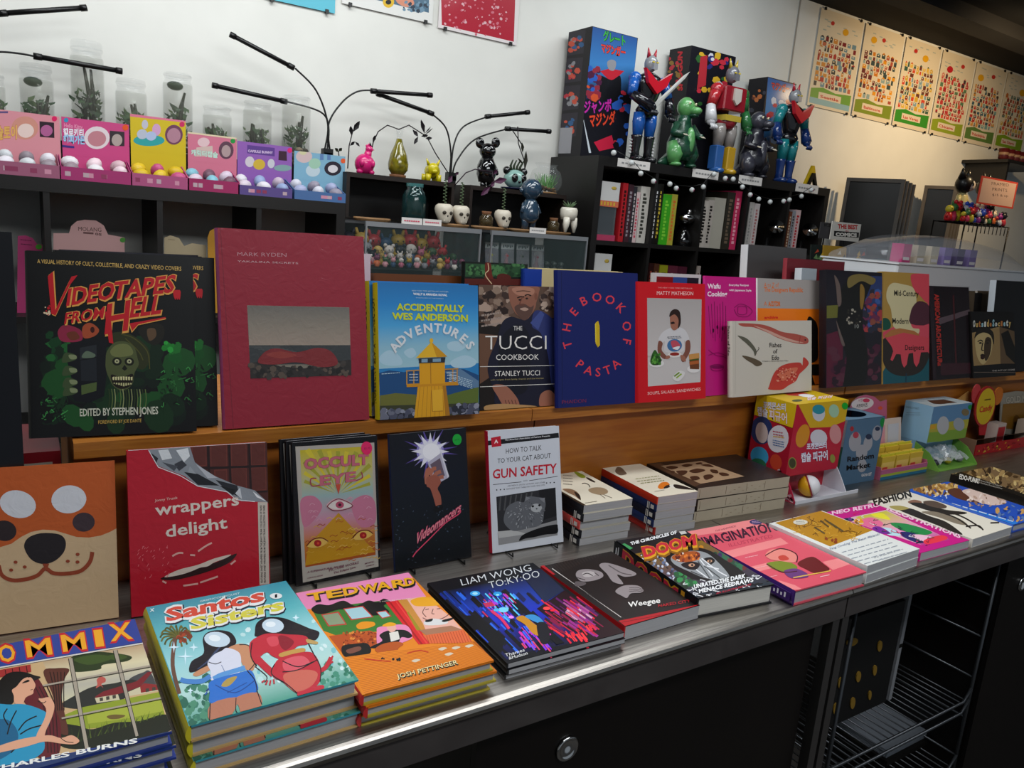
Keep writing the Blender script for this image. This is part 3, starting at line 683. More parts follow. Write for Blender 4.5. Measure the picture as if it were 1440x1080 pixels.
# -- night street photo book
a = art('tokyo', (600, 740, 3.6)); a.fill('06070e')
a.grad([hexc(c) for c in ('0a1226', '1238a0', '1a2fc0', '141a70', '0a0c2a')], 60, 330, 600, 240, 960, 560, 430, 650)
rnd = random.Random(11)
def streaks(cols, n, x0, y0, x1, y1, l, wd, ang=(.72, .7)):
    z = a.z
    for k in range(n):
        x, y = rnd.uniform(x0, x1), rnd.uniform(y0, y1); q = rnd.uniform(.3, 1)*l; a.line(rnd.choice(cols), rnd.uniform(.4, 1)*wd, x, y, x+q*ang[0], y+q*ang[1])
streaks(['0e2a8c', '1a48d0', '0a1238', '05060c', '2a6ae8'], 90, 60, 320, 420, 560, 120, 12)
streaks(['05060c', '0a0e20', '101850'], 40, 150, 330, 560, 600, 150, 22)
a.poly('040509', 195, 450, 260, 450, 400, 560, 380, 640, 330, 600)
a.poly('20040e', 560, 420, 700, 330, 1000, 540, 860, 590, 640, 480)
streaks(['c81a3c', 'e8283c', '8a1040', '5a1460', 'a02a8a', '300818'], 90, 580, 360, 820, 520, 120, 12, (.8, .55))
streaks(['d8a8c0', 'b05a90', 'e8384a'], 14, 690, 390, 800, 450, 90, 12, (.8, .55))
streaks(['e8203a', 'ff3a40'], 20, 700, 500, 840, 570, 70, 12, (.5, .6))
a.grad([hexc('0a1030'), hexc('1a2848')], 470, 240, 590, 220, 700, 330, 600, 390)
a.poly('05060c', 380, 330, 400, 320, 700, 590, 660, 600)
streaks(['3f8cff', '5fd0ff', '2a5cff', 'b03ae0', 'e83a90', 'c82a5a'], 60, 280, 340, 440, 460, 50, 9)
for x, y, r_, c in ((245, 342, 26, '3aa8f0'), (245, 342, 14, 'a8e8ff'), (360, 345, 22, '28a0e8'), (360, 350, 9, 'a0f0ff'), (390, 425, 26, '7ad8ff'), (430, 462, 14, 'f090ff'), (355, 425, 16, '48b8f0'), (610, 420, 18, 'ff4a4a'), (640, 430, 12, 'f01a3a')): a.ell(c, x, y, r_, r_*.5)
a.poly('c82a5a', 285, 390, 330, 385, 345, 405, 300, 412); a.curve('e0306a', 14, 330, 430, 380, 470, 420, 520)
streaks(['8a3ae8', 'e03ab0', '3a6aff', 'e84a6a'], 40, 470, 500, 600, 600, 70, 10, (.6, .75))
a.blob('c98a1e', 455, 470, 490, 455, 540, 490, 600, 540, 590, 560, 540, 545, 500, 500); a.blob('3a90d0', 500, 460, 540, 450, 580, 470, 600, 500, 560, 490)
a.blob('15151c', 560, 500, 600, 490, 625, 530, 620, 590, 580, 590)
a.text('LIAM WONG', 178, 302, 535, 232, 34, 'd8dce0', bold=-.008, dx=-12); a.text('TO:KY:OO', 322, 318, 578, 262, 34, 'd8dce0', bold=-.008, dx=-12)
a.text('Thames', 402, 660, 500, 632, 16, 'e8e8ea', bold=.0, dx=-5); a.text('&Hudson', 420, 674, 515, 648, 16, 'e8e8ea', bold=.0, dx=-5)
done(a)

# -- monochrome portrait book
a = art('weegee', (600, 740, 3.6)); a.fill('1b1514')
for k in range(20): a.line('2f2826', 5, 600+k*13, 190-k*5, 640+k*13, 240-k*5)
a.line('c9c4c0', 4, 640, 205, 980, 470); a.line('3a3634', 3, 620, 195, 1000, 480)
G = '8f8688'
a.blob(G, 755, 240, 770, 215, 820, 208, 880, 220, 890, 245, 840, 265, 780, 268); a.blob('b0a8a8', 790, 225, 830, 218, 860, 230, 830, 245, 795, 245)
for q in ((790, 235, 815, 228, 840, 240), (760, 250, 800, 262), (850, 225, 870, 240)): a.curve('3a3234', 4, *q)
a.blob('5a5254', 750, 270, 800, 275, 790, 290, 745, 295); a.blob(G, 875, 190, 920, 180, 1030, 215, 1050, 235, 1000, 245, 960, 235, 990, 280, 940, 270, 910, 230)
a.curve('5a5254', 5, 920, 190, 980, 225, 1030, 235)
a.blob(G, 950, 320, 990, 290, 1060, 288, 1090, 310, 1080, 325, 1030, 330, 1010, 355, 985, 345)
for k in range(3): a.curve('4a4244', 3, 1020, 300+k*10, 1060, 298+k*9, 1088, 308+k*7)
a.text('Weegee', 1020, 408, 1182, 378, 30, 'eceae6', bold=.018, dx=-6); a.text('NAKED CITY', 1175, 404, 1330, 372, 16, 'b81c28', bold=.01, dx=-4)
a.poly('b3151f', 965, 495, 1370, 385, 1400, 425, 1003, 530); a.line('5e0a10', 3, 980, 505, 1385, 402); a.poly('b3151f', 555, 195, 600, 190, 650, 235, 612, 245)
done(a)

# -- thick book with the metal mask
a = art('doom', (760, 600, 4)); a.fill('15171c')
a.grad([hexc(c) for c in ('8a6a1c', '4a3a4a', '20303c')], 520, 700, 890, 640, 1330, 880, 850, 960)
a.spots(['c8ccd8', '5a6a8a', '2a3450', '8a9ab8', '14161e'], 150, 520, 700, 760, 860, 4, 11, 3)
a.spots(['c8841c', 'e0a828', '8a3a1c'], 40, 700, 680, 900, 740, 8, 18, 4); a.spots(['1a5a34', '2e8a4a', '14301e'], 40, 740, 800, 860, 900, 8, 18, 5); a.spots(['3a2a5a', '1e4a34', '6a2a2a', '2a6a4a'], 60, 960, 660, 1150, 800, 8, 20, 6)
K = '0e0f12'
a.blob(K, 690, 730, 730, 690, 830, 670, 930, 690, 1020, 740, 1120, 800, 1180, 860, 1060, 870, 960, 860, 860, 850, 760, 800, 720, 770)
a.blob('8f9498', 720, 725, 760, 700, 850, 690, 920, 705, 980, 750, 1040, 810, 1050, 840, 980, 850, 900, 835, 820, 800, 740, 760)
a.blob('a8521c', 725, 725, 760, 702, 850, 692, 880, 710, 860, 740, 780, 748); a.spots(['5a1c14', 'e07a28', 'd8d0c4', '8a3018'], 30, 740, 700, 880, 745, 4, 10, 9)
a.blob(K, 775, 760, 830, 745, 880, 760, 860, 790, 810, 785); a.blob(K, 900, 735, 940, 725, 965, 745, 935, 765)
a.ell('c89a7a', 835, 765, 18, 9); a.ell(K, 838, 765, 7, 6); a.ell('c89a7a', 935, 745, 14, 7); a.ell(K, 936, 745, 6, 5)
for q in ((880, 735, 960, 830), (890, 730, 985, 800, 1040, 830), (860, 790, 930, 840), (920, 770, 990, 790)): a.curve('e0e2e6', 6, *q)
for q in ((870, 745, 940, 840), (905, 770, 1000, 840), (830, 800, 900, 830)): a.curve('3a3e42', 6, *q)
rnd = random.Random(5)
for k in range(60):
    x, y = rnd.uniform(790, 1290), rnd.uniform(850, 960); y -= (x-800)*.1-10; a.curve('d8dade' if k % 3 else K, 5, x, y, x+rnd.uniform(-20, 25), y+rnd.uniform(-16, 12), x+rnd.uniform(10, 40), y+rnd.uniform(-10, 14))
a.text2('UNRATED THE DARK', 850, 905, 1150, 845, 26, 'eef0f2', K, o=.06, bold=.04, dx=-4); a.text2('MENACE REDRAWS', 880, 935, 1200, 868, 26, 'eef0f2', K, o=.06, bold=.04, dx=-4)
a.text2('AN ILLUSTRATED LIFE', 985, 945, 1190, 890, 12, 'b81c3c', K, o=.04, bold=.02)
for k, ch in enumerate('DOOM'):
    x0 = 572+k*72; x1 = x0+78; yb = 722-k*15
    a.text(ch, x0-2, yb+12, x1+6, yb+2, 62, '8a5a10', bold=.10, dx=-8); a.text(ch, x0, yb+2, x1, yb-8, 56, 'e0a020', bold=.09, dx=-8); a.text(ch, x0, yb-4, x1-4, yb-16, 50, 'c8283a', bold=.045, dx=-8)
a.text2('THE CHRONICLES OF', 512, 657, 760, 608, 14, 'eef0f2', K, o=.05, bold=.04, dx=-2); a.poly('3e9a5a', 455, 655, 480, 648, 520, 672, 495, 682)
a.poly('c9c9c4', 770, 600, 800, 596, 812, 608, 782, 613)
done(a)
# its spine lettering lies on the left side plane
r_, w, h, t, c = BK['doom']
sp = Art(h, t, [(868, 759), (979, 842), (987, 871), (861, 772)], (760, 600, 4)); sp.step = .00003
sp.fill('101216')
for k, ch in enumerate('DOOM'):
    u = .12+k*.175; z = sp.z
    for bd, c_, g in ((.1, 'e0a020', .1), (.05, 'd02848', .16)):
        vs, fs = glyphs(ch, bd); A_, B_ = vs[:, 0].min(), vs[:, 0].max(); sp.z += .00004
        sp.mb.add([((u+.165*(X-A_)/(B_-A_))*h, t*(g+(1-2*g)*(Y-vs[:, 1].min())/(vs[:, 1].max()-vs[:, 1].min())), sp.z) for X, Y in vs], fs, c_)
sp.rect01(.84, .08, .88, .92, 'e0a020'); sp.rect01(.91, .3, .93, .7, 'c8283a'); sp.rect01(.03, .3, .045, .7, 'd8dade'); sp.rect01(.06, .2, .07, .8, 'd8dade')
# from (along spine, up, out) to the book's own axes: along = from the head (y=h) to the foot, up = z, out = -x
sp.mb.v = [(-.0038-z*.15, h-x, y) for x, y, z in sp.mb.v]
sp.mb.build('spine_print', PG, r_, color=True)

# -- pink striped hardcover: the puppet characters are left out, a plain pink and red seat of shapes stands in
a = art('imag', (850, 680, 3.6)); a.fill('dd5568')
for q in ((402, 238, 750, 172, 800, 208, 450, 262), (560, 345, 870, 262, 910, 290, 610, 372), (700, 420, 830, 385, 870, 410, 745, 445), (1090, 385, 1180, 362, 1240, 395, 1150, 430), (860, 490, 950, 520, 1000, 550, 900, 545)): a.poly('f08a8c', *q)
a.text('IMAGINATION', 508, 309, 855, 226, 42, '3a1430', bold=.03, dx=-20); a.text('ILLUSTRATED', 622, 312, 835, 262, 17, 'b82a4a', bold=.0, dx=-6)
a.text('THE HANDMADE', 562, 240, 660, 214, 9, '7a2440'); a.ell('2a2c66', 755, 190, 30, 12); a.bars('c8a0c0', 735, 188, 775, 184, 2, 7, 3, 1)
a.bars('f0c0c4', 690, 368, 760, 352, 4, 8, 3, 2, (6, 7)); a.line('f4c8cc', 4, 1085, 472, 1135, 460)
# generic bench of cushions in the same colours
a.blob('e88a80', 795, 350, 830, 322, 900, 325, 950, 350, 945, 390, 880, 385, 820, 375); a.blob('c8443a', 860, 360, 890, 352, 915, 372, 890, 382, 868, 378)
a.blob('7a8a2a', 800, 400, 860, 385, 930, 395, 960, 420, 930, 450, 860, 440); a.blob('6a3a7a', 890, 440, 950, 425, 1010, 450, 1015, 475, 930, 480)
a.blob('6a1a1e', 985, 375, 1040, 360, 1100, 400, 1130, 430, 1060, 450, 1000, 425, 960, 400); a.line('e0b84a', 6, 940, 478, 1140, 436)
a.curve('4a1220', 5, 795, 355, 870, 318, 950, 345, 955, 390); a.curve('4a1220', 5, 800, 400, 880, 445, 960, 440)
done(a)
r_, w, h, t, c = BK['imag']
mb = MB(); mb.box((-.0050, .004, .006), (-.0037, h*.05+.03, t-.005), '3a1a66'); mb.build('spine_label', PG, r_, color=True)
mb = MB()
for k in range(4): mb.box((-.0052, .012+k*.007, .010), (-.00501, .015+k*.007, .018-(k % 2)*.003), 'e8e4f0')
mb.build('spine_mark', PG, r_, color=True)

# -- white book with the mustard panel
a = art('yellow', (1020, 520, 3.4286)); a.fill('e0e3e0')
a.poly('b8841e', 235, 738, 462, 686, 710, 776, 505, 850)
rnd = random.Random(8)
for k in range(50):
    x = rnd.uniform(290, 640); y = 740+rnd.uniform(-35, 45)+(x-290)*.1; a.curve('6a4210' if k % 2 else 'd8a83a', 2.5, x, y, x+rnd.uniform(-10, 22), y+rnd.uniform(-16, 14), x+rnd.uniform(6, 40), y+rnd.uniform(-8, 12))
for q in ((460, 730, 500, 760), (480, 725, 540, 765), (505, 740, 570, 780), (430, 760, 480, 790)): a.line('5a4a2c', 7, *q)
a.spots(['8a3a1c'], 6, 480, 800, 540, 835, 4, 8, 2); a.ell('dcd8c8', 362, 737, 36, 12); a.bars('8a8a80', 340, 735, 384, 733, 2, 7, 3)
a.text('Yang Cooking The Beast Malenki', 500, 868, 742, 798, 11, '8a94a8', bold=.01)
a.bars('9aa2ae', 560, 880, 790, 815, 5, 15, 3, 3, (1.5, 1)); a.bars('b0b4ba', 720, 905, 860, 862, 2, 13, 3, 4, (1.5, 1))
done(a)

# -- magenta illustration book
a = art('retro', (1080, 640, 4)); a.fill('c81c86')
a.poly('dcb8c4', 420, 350, 640, 300, 1020, 470, 850, 505)
a.grad([hexc('c8c43a'), hexc('e89ac8'), hexc('b83a8a')], 480, 340, 640, 305, 1020, 470, 850, 505)
for c, *q in (('e8e03a', 560, 325, 620, 318, 660, 350, 610, 345), ('e8709a', 500, 360, 560, 340, 620, 370, 590, 400, 520, 385), ('2a8a4a', 660, 370, 760, 375, 900, 420, 840, 440, 720, 410), ('b8e0ea', 600, 400, 660, 400, 720, 440, 650, 440), ('2a2a6a', 720, 420, 800, 430, 880, 480, 820, 490, 730, 450), ('f0c0d8', 780, 440, 860, 440, 940, 470, 850, 480), ('e83a4a', 860, 470, 960, 440, 1000, 465, 880, 500), ('e8a020', 470, 360, 500, 345, 520, 370, 490, 385), ('7a2a9a', 560, 400, 600, 390, 660, 430, 600, 430)): a.blob(c, *q)
rnd = random.Random(2)
for k in range(40): x = rnd.uniform(480, 900); y = 340+(x-480)*.32+rnd.uniform(-25, 35); a.curve(rnd.choice(['2a1a3a', 'e8e8e8', '1a4a3a', 'd8206a']), 3, x, y, x+rnd.uniform(-15, 20), y+10, x+rnd.uniform(0, 35), y+rnd.uniform(-5, 20))
a.ell('1c2448', 445, 355, 26, 8); a.spots(['6a3a8a'], 1, 450, 350, 455, 355, 10, 12)
a.text('NEO RETRO', 368, 332, 610, 284, 18, 'f4c8e0', bold=.04); a.text('ILLUSTRATIONS', 640, 300, 1080, 462, 22, 'f4c8e0', bold=.04, dx=12)
done(a)
# -- fashion drawing book
a = art('fashion', (1080, 640, 4)); a.fill('e2ddd0')
a.text('FASHION', 598, 284, 808, 236, 36, '1c1a1a', bold=.045, dx=-12); a.text('drawing', 720, 262, 800, 248, 9, '8a8478')
K = '2c2826'
a.blob('8a6450', 785, 262, 820, 252, 860, 262, 850, 278, 800, 275); a.blob(K, 795, 270, 880, 272, 990, 305, 1110, 320, 1090, 332, 980, 330, 860, 300)
a.blob('5a4a40', 870, 262, 930, 258, 1000, 285, 980, 300, 900, 285); a.blob(K, 730, 305, 800, 300, 900, 340, 1000, 375, 1090, 440, 1060, 440, 940, 390, 820, 345)
a.blob('857a6a', 860, 320, 940, 318, 1060, 350, 1120, 390, 1060, 385, 960, 350); a.blob('a89a58', 680, 290, 740, 285, 790, 300, 730, 310)
for q in ((990, 310, 1100, 350, 1200, 410), (900, 300, 1050, 350, 1140, 410), (1110, 400, 1180, 395, 1210, 420), (1250, 380, 1300, 378)): a.curve(K, 8, *q)
a.bars('8a8478', 700, 330, 780, 360, 2, 10, 3)
done(a)
# -- blue book with golden hair
a = art('blue', (1080, 640, 4)); a.fill('2450b8')
a.spots(['c8a058', 'a87a38', '8a5a30', 'e0c088', '5a3a28'], 120, 830, 160, 1060, 210, 8, 22, 3, .5); a.blob('5a3428', 1000, 190, 1060, 180, 1120, 230, 1180, 260, 1100, 250, 1030, 225)
a.blob('d8c0b8', 1080, 190, 1160, 180, 1260, 215, 1320, 260, 1240, 275, 1150, 250, 1100, 215); a.spots(['e8d8d0', 'b89a8a', '8a6a58'], 40, 1100, 190, 1330, 280, 6, 16, 4, .5)
a.spots(['c89a58', '5a78b0', '1a3a8a'], 30, 1250, 280, 1440, 400, 8, 24, 5, .5); a.line('2c7ad8', 26, 815, 215, 1400, 400)
a.bars('c8d8f0', 1000, 260, 1380, 385, 1, 8, 6, 6); a.spots(['d8e4f8'], 16, 820, 195, 1000, 255, 3, 6, 7)
done(a)
# -- brown and black book
a = art('edo', (1080, 640, 4)); a.fill('7a6244')
a.spots(['4a3620', 'a88a5a', 'c8b078', '2a2016', '8a7048'], 160, 1060, 40, 1440, 230, 8, 26, 3, .5)
a.poly('14120f', 1040, 100, 1090, 88, 1440, 225, 1440, 262)
a.text('EDO-PUNK!', 1065, 124, 1168, 152, 26, 'e0ded8', bold=.03, dx=14); a.text('The Ultimate Modern Art of Japanese', 1160, 133, 1300, 175, 8, 'b8b4ac', dx=4); a.text('Its Aesthetic Woodblock Prints', 1165, 148, 1300, 190, 8, 'b8b4ac', dx=4)
done(a)
# -- dog face book
a = art('dog', (0, 600, 3.6)); a.fill('b9541c')
a.poly('c9ab85', -160, 560, -60, 600, 0, 608, 60, 590, 110, 555, 160, 530, 220, 518, 280, 522, 340, 540, 390, 555, 450, 558, 510, 548, 560, 528, 610, 500, 640, 1100, -200, 1200)
a.ell('cfd0d6', 96, 390, 92, 69, 12, 28); a.ell('cfd0d6', 353, 366, 88, 70, -8, 28); a.ell('26181a', 25, 524, 62, 52, 5, 24); a.ell('3a2a30', 426, 480, 56, 48, -5, 24)
a.blob('1c1316', 125, 610, 140, 565, 190, 540, 250, 535, 310, 545, 335, 580, 325, 630, 280, 675, 220, 692, 160, 670)
a.curve('8f3a1c', 20, -6, 700, 10, 750, 60, 775, 130, 770, 190, 750, 230, 715, 270, 738, 340, 740, 410, 725, 455, 680, 468, 630)
a.poly('8f3a1c', 215, 690, 250, 690, 235, 730)
for x, y in ((80, 683), (57, 723), (126, 707), (344, 677), (394, 642), (393, 681)): a.ell('8f3a1c', x, y, 10, 8)
done(a, PW)
# -- chocolate wrapper book
a = art('wrap', (0, 600, 3.6)); a.fill('b8142a')
a.poly('48201c', 960, 90, 1360, 70, 1360, 400, 1200, 300, 1050, 240, 980, 180)
for x0, x1, y0, y1 in ((975, 1040, 105, 200), (1070, 1145, 100, 205), (1175, 1245, 95, 200), (1275, 1340, 90, 195), (1090, 1145, 225, 280), (1175, 1245, 215, 320), (1275, 1345, 212, 325)):
    a.poly('6a3028', x0-8, y0-6, x1+4, y0-10, x1+6, y1, x0-6, y1+4); a.poly('5a2822', x0, y0, x1, y0-2, x1, y1-6, x0, y1)
for x, y0 in ((1052, 95), (1160, 92), (1262, 88)): a.line('241010', 12, x, y0, x+8, 320)
a.line('241010', 12, 1000, 212, 1360, 200); a.line('241010', 10, 1180, 335, 1360, 330)
a.poly('b8142a', 640, 120, 750, 118, 800, 215, 900, 245, 980, 300, 1100, 320, 1190, 375, 1300, 380, 1360, 390, 1360, 500, 640, 500)
a.poly('8a9098', 750, 118, 960, 100, 985, 180, 1060, 240, 1200, 300, 1290, 325, 1355, 385, 1220, 380, 1150, 335, 1000, 300, 930, 250, 800, 200)
for c, *q in (('d8dce0', 800, 120, 850, 115, 870, 160, 820, 170), ('3a3c44', 880, 190, 920, 170, 945, 195, 905, 225), ('e0e4e8', 890, 120, 950, 108, 960, 150, 930, 180), ('1c1e24', 930, 230, 1000, 240, 1110, 300, 1000, 296), ('23252c', 1090, 270, 1200, 300, 1215, 360, 1150, 330), ('b8bcc4', 990, 190, 1030, 215, 1100, 260, 1050, 262), ('14161a', 1110, 300, 1190, 320, 1180, 350), ('c8ccd2', 1215, 310, 1225, 370, 1190, 340), ('4a4e56', 820, 180, 900, 200, 880, 225), ('e8eaee', 1280, 330, 1350, 382, 1300, 360), ('2a2c32', 760, 130, 800, 160, 790, 185), ('9aa0a8', 960, 200, 990, 240, 950, 232)): a.poly(c, *q)
a.line('e4e6ea', 4, 752, 120, 800, 205, 910, 248, 1000, 302, 1150, 332, 1195, 372, 1290, 382)
a.poly('c9bfb4', 1305, 385, 1355, 385, 1362, 800, 1312, 806)
for x in (1322, 1338): a.text('FEATURING SWEET WRAPPERS FROM THE JENNY TRUNK COLLECTION OF PAPER', x+6, 795, x+4, 400, .01, '2a2224', bold=.03, dx=-10)
a.text('Jonny Trunk', 782, 380, 898, 366, 13, 'e0a8a0', bold=.02)
for s_, q in (('wrappers', (785, 450, 1210, 398, 62)), ('delight', (838, 560, 1150, 515, 62))): a.text(s_, *q[:4], q[4]*.98, 'e0d2c8', bold=.018, dx=-4)
a.blob('2c1618', 810, 768, 900, 735, 1000, 715, 1100, 685, 1195, 645, 1160, 690, 1080, 725, 980, 755, 880, 775)
a.blob('d8c8bc', 830, 760, 900, 725, 1000, 700, 1080, 670, 1165, 650, 1140, 668, 1080, 690, 1050, 708, 1010, 715, 960, 735, 900, 752)
rnd = random.Random(4)
for k in range(30): x, y = rnd.uniform(690, 860), rnd.uniform(600, 770); a.line('e06a74', 3, x, y, x+rnd.uniform(2, 10), y-rnd.uniform(6, 16))
for q in ((870, 655, 900, 640, 925, 640), (960, 650, 985, 652), (1000, 632, 1040, 605, 1070, 590), (925, 805, 1000, 795), (1010, 790, 1100, 760), (820, 780, 840, 790), (1165, 700, 1190, 680)): a.curve('e0a8a0', 9, *q)
done(a, PW)
# -- bagged comic with eyes
a = art('occult', (360, 580, 3.2727)); a.fill('0c0b10'); a.poly('b6b0a8', 185, 165, 540, 128, 567, 712, 210, 780)
a.grad([hexc(c) for c in ('c8b82c', 'c4bc78', '9ab8b8', 'c890a8', 'c8782c', 'a8501c')], 205, 180, 528, 145, 552, 655, 222, 708)
for k in range(13):
    t = R(-70+k*11.7); L = min(150/max(.2, abs(math.sin(t))), 195/max(.2, math.cos(t))); a.poly('d8c83a' if k % 2 else 'a8a83a', 372+12*math.sin(t), 370-12*math.cos(t), 372+L*math.sin(t-.05), 370-L*math.cos(t-.05), 372+L*math.sin(t+.05), 370-L*math.cos(t+.05))
for q in ((205, 400, 260, 380, 300, 420, 280, 470, 230, 520, 210, 500), (440, 400, 500, 370, 545, 400, 548, 500, 480, 520, 440, 450)): a.blob('c87a96', *q)
a.poly('c8921c', 375, 455, 550, 640, 220, 700, 240, 600)
rnd = random.Random(6)
for k in range(46):
    x, y = rnd.uniform(215, 545), rnd.uniform(480, 690); a.curve(rnd.choice(['d8a83a', 'b85a1c', 'a04418', 'e0b860']), 3, x, y, x+12, y-8, x+26, y-2, x+36, y-9)
for k in range(16): x, y = rnd.uniform(210, 540), rnd.uniform(380, 500); a.curve('d8a0b4', 3, x, y, x+10, y-10, x+24, y-4) 
a.text2('OCCULT', 220, 262, 515, 226, 46, 'c86a7c', '7a2a4a', o=.012, bold=.045, dx=0); a.text2('EYE', 290, 332, 455, 305, 44, 'c86a7c', '7a2a4a', o=.012, bold=.03)
a.curve('a83a5a', 5, 290, 330, 255, 335, 250, 305, 275, 300); a.curve('a83a5a', 5, 455, 305, 485, 290, 480, 265); a.poly('c8503c', 360, 325, 385, 322, 375, 370)
a.blob('d8b0b8', 318, 425, 345, 395, 380, 388, 420, 400, 442, 420, 410, 440, 360, 446); a.blob('e0d8d4', 325, 425, 350, 405, 380, 400, 415, 408, 435, 422, 400, 435, 355, 438); a.ell('b84a6a', 380, 418, 19, 16); a.ell('3a1424', 380, 418, 7, 7); a.curve('7a2a3a', 4, 322, 426, 350, 400, 385, 392, 440, 420, 400, 440, 350, 444, 322, 426)
for cx, cy, s_ in ((278, 596, 1), (490, 560, 1)):
    a.blob('e0b85a', cx-48, cy+12, cx-20, cy-16, cx+20, cy-22, cx+48, cy-10, cx+20, cy+14, cx-20, cy+22); a.ell('a81c1c', cx, cy, 17, 16); a.ell('d84a2c', cx+2, cy, 6, 6); a.curve('6a1c10', 5, cx-50, cy+12, cx-20, cy-18, cx+20, cy-24, cx+48, cy-8)
a.text('A SUPERNATURAL ECLIPSE', 230, 735, 400, 708, 9, '7a4a5a', bold=.02); a.text('PICTURE WORKS', 330, 730, 470, 695, 12, '7a4a5a', bold=.02); a.text('The Eclipse Line', 350, 742, 455, 716, 10, '7a4a5a', bold=.02); a.text('CARNIVAL HOUSE', 230, 762, 300, 750, 6, '7a4a5a', bold=.02); a.text('MYSTIC', 500, 700, 545, 690, 7, '7a4a5a', bold=.02); a.text('COMICS', 505, 712, 545, 704, 6, '7a4a5a', bold=.02)
a.ell('e8286a', 504, 155, 26, 30); a.text('$5.95', 492, 162, 520, 158, 9, '8a1040')
done(a)
# -- bagged comic with the bright tape
a = art('video', (360, 580, 3.2727)); a.fill('090a12')
a.grad([hexc(c) for c in ('0c0d18', '0a1020', '081018', '060a10')], 612, 110, 960, 75, 990, 660, 645, 730)
for k in range(22):
    t = 2*math.pi*k/22+.1; L = (130, 75, 100)[k % 3]; a.poly(('5a4a9a', '3a3478', '8a80c0')[k % 3], 800+18*math.cos(t+.5), 180+18*math.sin(t+.5), 800+L*math.cos(t), 180+L*math.sin(t), 800+18*math.cos(t-.5), 180+18*math.sin(t-.5))
a.ell('8f88c8', 800, 180, 64, 58, 0, 18); a.ell('c8c4e8', 800, 180, 54, 50, 0, 18)
for k in range(12):
    t = 2*math.pi*k/12; a.poly('e8e8f4', 800+26*math.cos(t+.6), 180+26*math.sin(t+.6), 800+88*math.cos(t), 180+88*math.sin(t), 800+26*math.cos(t-.6), 180+26*math.sin(t-.6))
a.ell('f8f8ff', 805, 180, 40, 38)
a.poly('b8b4c8', 790, 230, 850, 185, 885, 300, 840, 325, 800, 290); a.poly('d8d8e4', 845, 180, 852, 182, 888, 295, 880, 300); a.poly('6a5a68', 800, 240, 845, 210, 868, 290, 830, 312)
for q in ((785, 300, 790, 270, 800, 255), (800, 290, 812, 262, 828, 258), (812, 300, 830, 280, 850, 272), (822, 315, 845, 300, 862, 296), (785, 330, 782, 290, 790, 260)): a.curve('b06a54', 17, *q)
a.blob('a05a48', 785, 300, 830, 290, 850, 320, 835, 350, 848, 380, 852, 425, 830, 435, 815, 390, 800, 350, 785, 340); a.blob('06060a', 815, 440, 850, 425, 860, 440, 830, 460)
rnd = random.Random(9)
for k in range(50): x, y = rnd.uniform(640, 980), rnd.uniform(430, 690); a.line('4a5a70', 3, x, y, x+rnd.uniform(2, 8), y-rnd.uniform(-4, 8))
for o_, c in ((.05, 'b02a5a'), (.012, 'e8909a')): a.text('Videomancers', 732, 610, 940, 452, 56, c, bold=o_, dx=10, h1=44)
a.curve('d8486a', 5, 722, 665, 740, 640, 800, 580, 870, 510, 935, 465, 938, 445)
a.ell('18a83a', 923, 124, 21, 26); a.text('$9.95', 912, 130, 934, 127, 8, '085a1c')
done(a)
# -- gun safety paperback
a = art('gun', (360, 580, 3.2727)); a.fill('c9cdd6')
a.poly('16161a', 1060, 130, 1393, 95, 1395, 118, 1062, 152); a.poly('b8182e', 1079, 116, 1123, 108, 1127, 154, 1083, 160); a.text('A', 1094, 142, 1112, 140, 17, 'f0e0e0', bold=.03)
a.text('The American Association of Patriots Presents', 1143, 130, 1352, 112, 7, 'd8d8dc', bold=.02)
K = '16161c'
a.text('HOW TO TALK', 1148, 190, 1313, 175, 24, K, bold=.0, h1=25); a.text('TO YOUR CAT ABOUT', 1110, 234, 1356, 212, 23, K, bold=.0, h1=24)
a.text('GUN SAFETY', 1088, 304, 1385, 282, 43, 'b8142c', bold=.02, h1=46)
for q in ((1090, 331, 1220, 321), (1256, 316, 1388, 298)): a.line(K, 2.5, *q)
a.text('AND', 1228, 320, 1248, 318, 6, K); a.text('ABSTINENCE, DRUGS, SATANISM, AND OTHER', 1156, 342, 1330, 328, 7, '44444c'); a.text('DANGERS THAT THREATEN THEIR NINE LIVES', 1152, 356, 1328, 340, 7, '44444c')
for x in (1107, 1124, 1141): a.ell(K, x, 356-(x-1100)*.05, 3)
for x in (1337, 1354, 1372): a.ell(K, x, 328-(x-1340)*.05, 3)
a.poly('2a2a2e', 1105, 387, 1378, 350, 1388, 570, 1117, 607); a.poly('18181c', 1300, 360, 1378, 350, 1384, 480, 1320, 500)
for k in range(7): a.line('4a4a4c', 7, 1125+k*24, 388-k*3, 1120+k*22, 450)
a.poly('8a8a8c', 1112, 550, 1200, 545, 1386, 500, 1388, 570, 1117, 607); a.poly('b0b0b0', 1112, 545, 1180, 540, 1250, 560, 1118, 575)
a.blob('5e6066', 1145, 460, 1160, 430, 1200, 410, 1230, 415, 1240, 395, 1260, 388, 1290, 392, 1325, 400, 1332, 430, 1325, 460, 1320, 500, 1300, 525, 1250, 535, 1190, 545, 1160, 530, 1140, 500)
rnd = random.Random(12)
for k in range(90):
    t = rnd.uniform(0, 6.28); q = rnd.uniform(.2, 1); x, y = 1238+88*q*math.cos(t), 465+62*q*math.sin(t); a.line(rnd.choice(['8a8c92', '46484e', '74767c', 'a8aaae']), 3, x, y, x+8*math.cos(t), y+8*math.sin(t)+3)
a.poly('7a7c82', 1236, 410, 1240, 388, 1262, 396); a.poly('7a7c82', 1300, 398, 1328, 396, 1326, 420); a.ell('a8aaae', 1288, 442, 26, 20); a.ell('0c0c0e', 1272, 434, 6, 5); a.ell('0c0c0e', 1303, 430, 6, 5); a.ell('3a3a3e', 1290, 446, 4, 3)
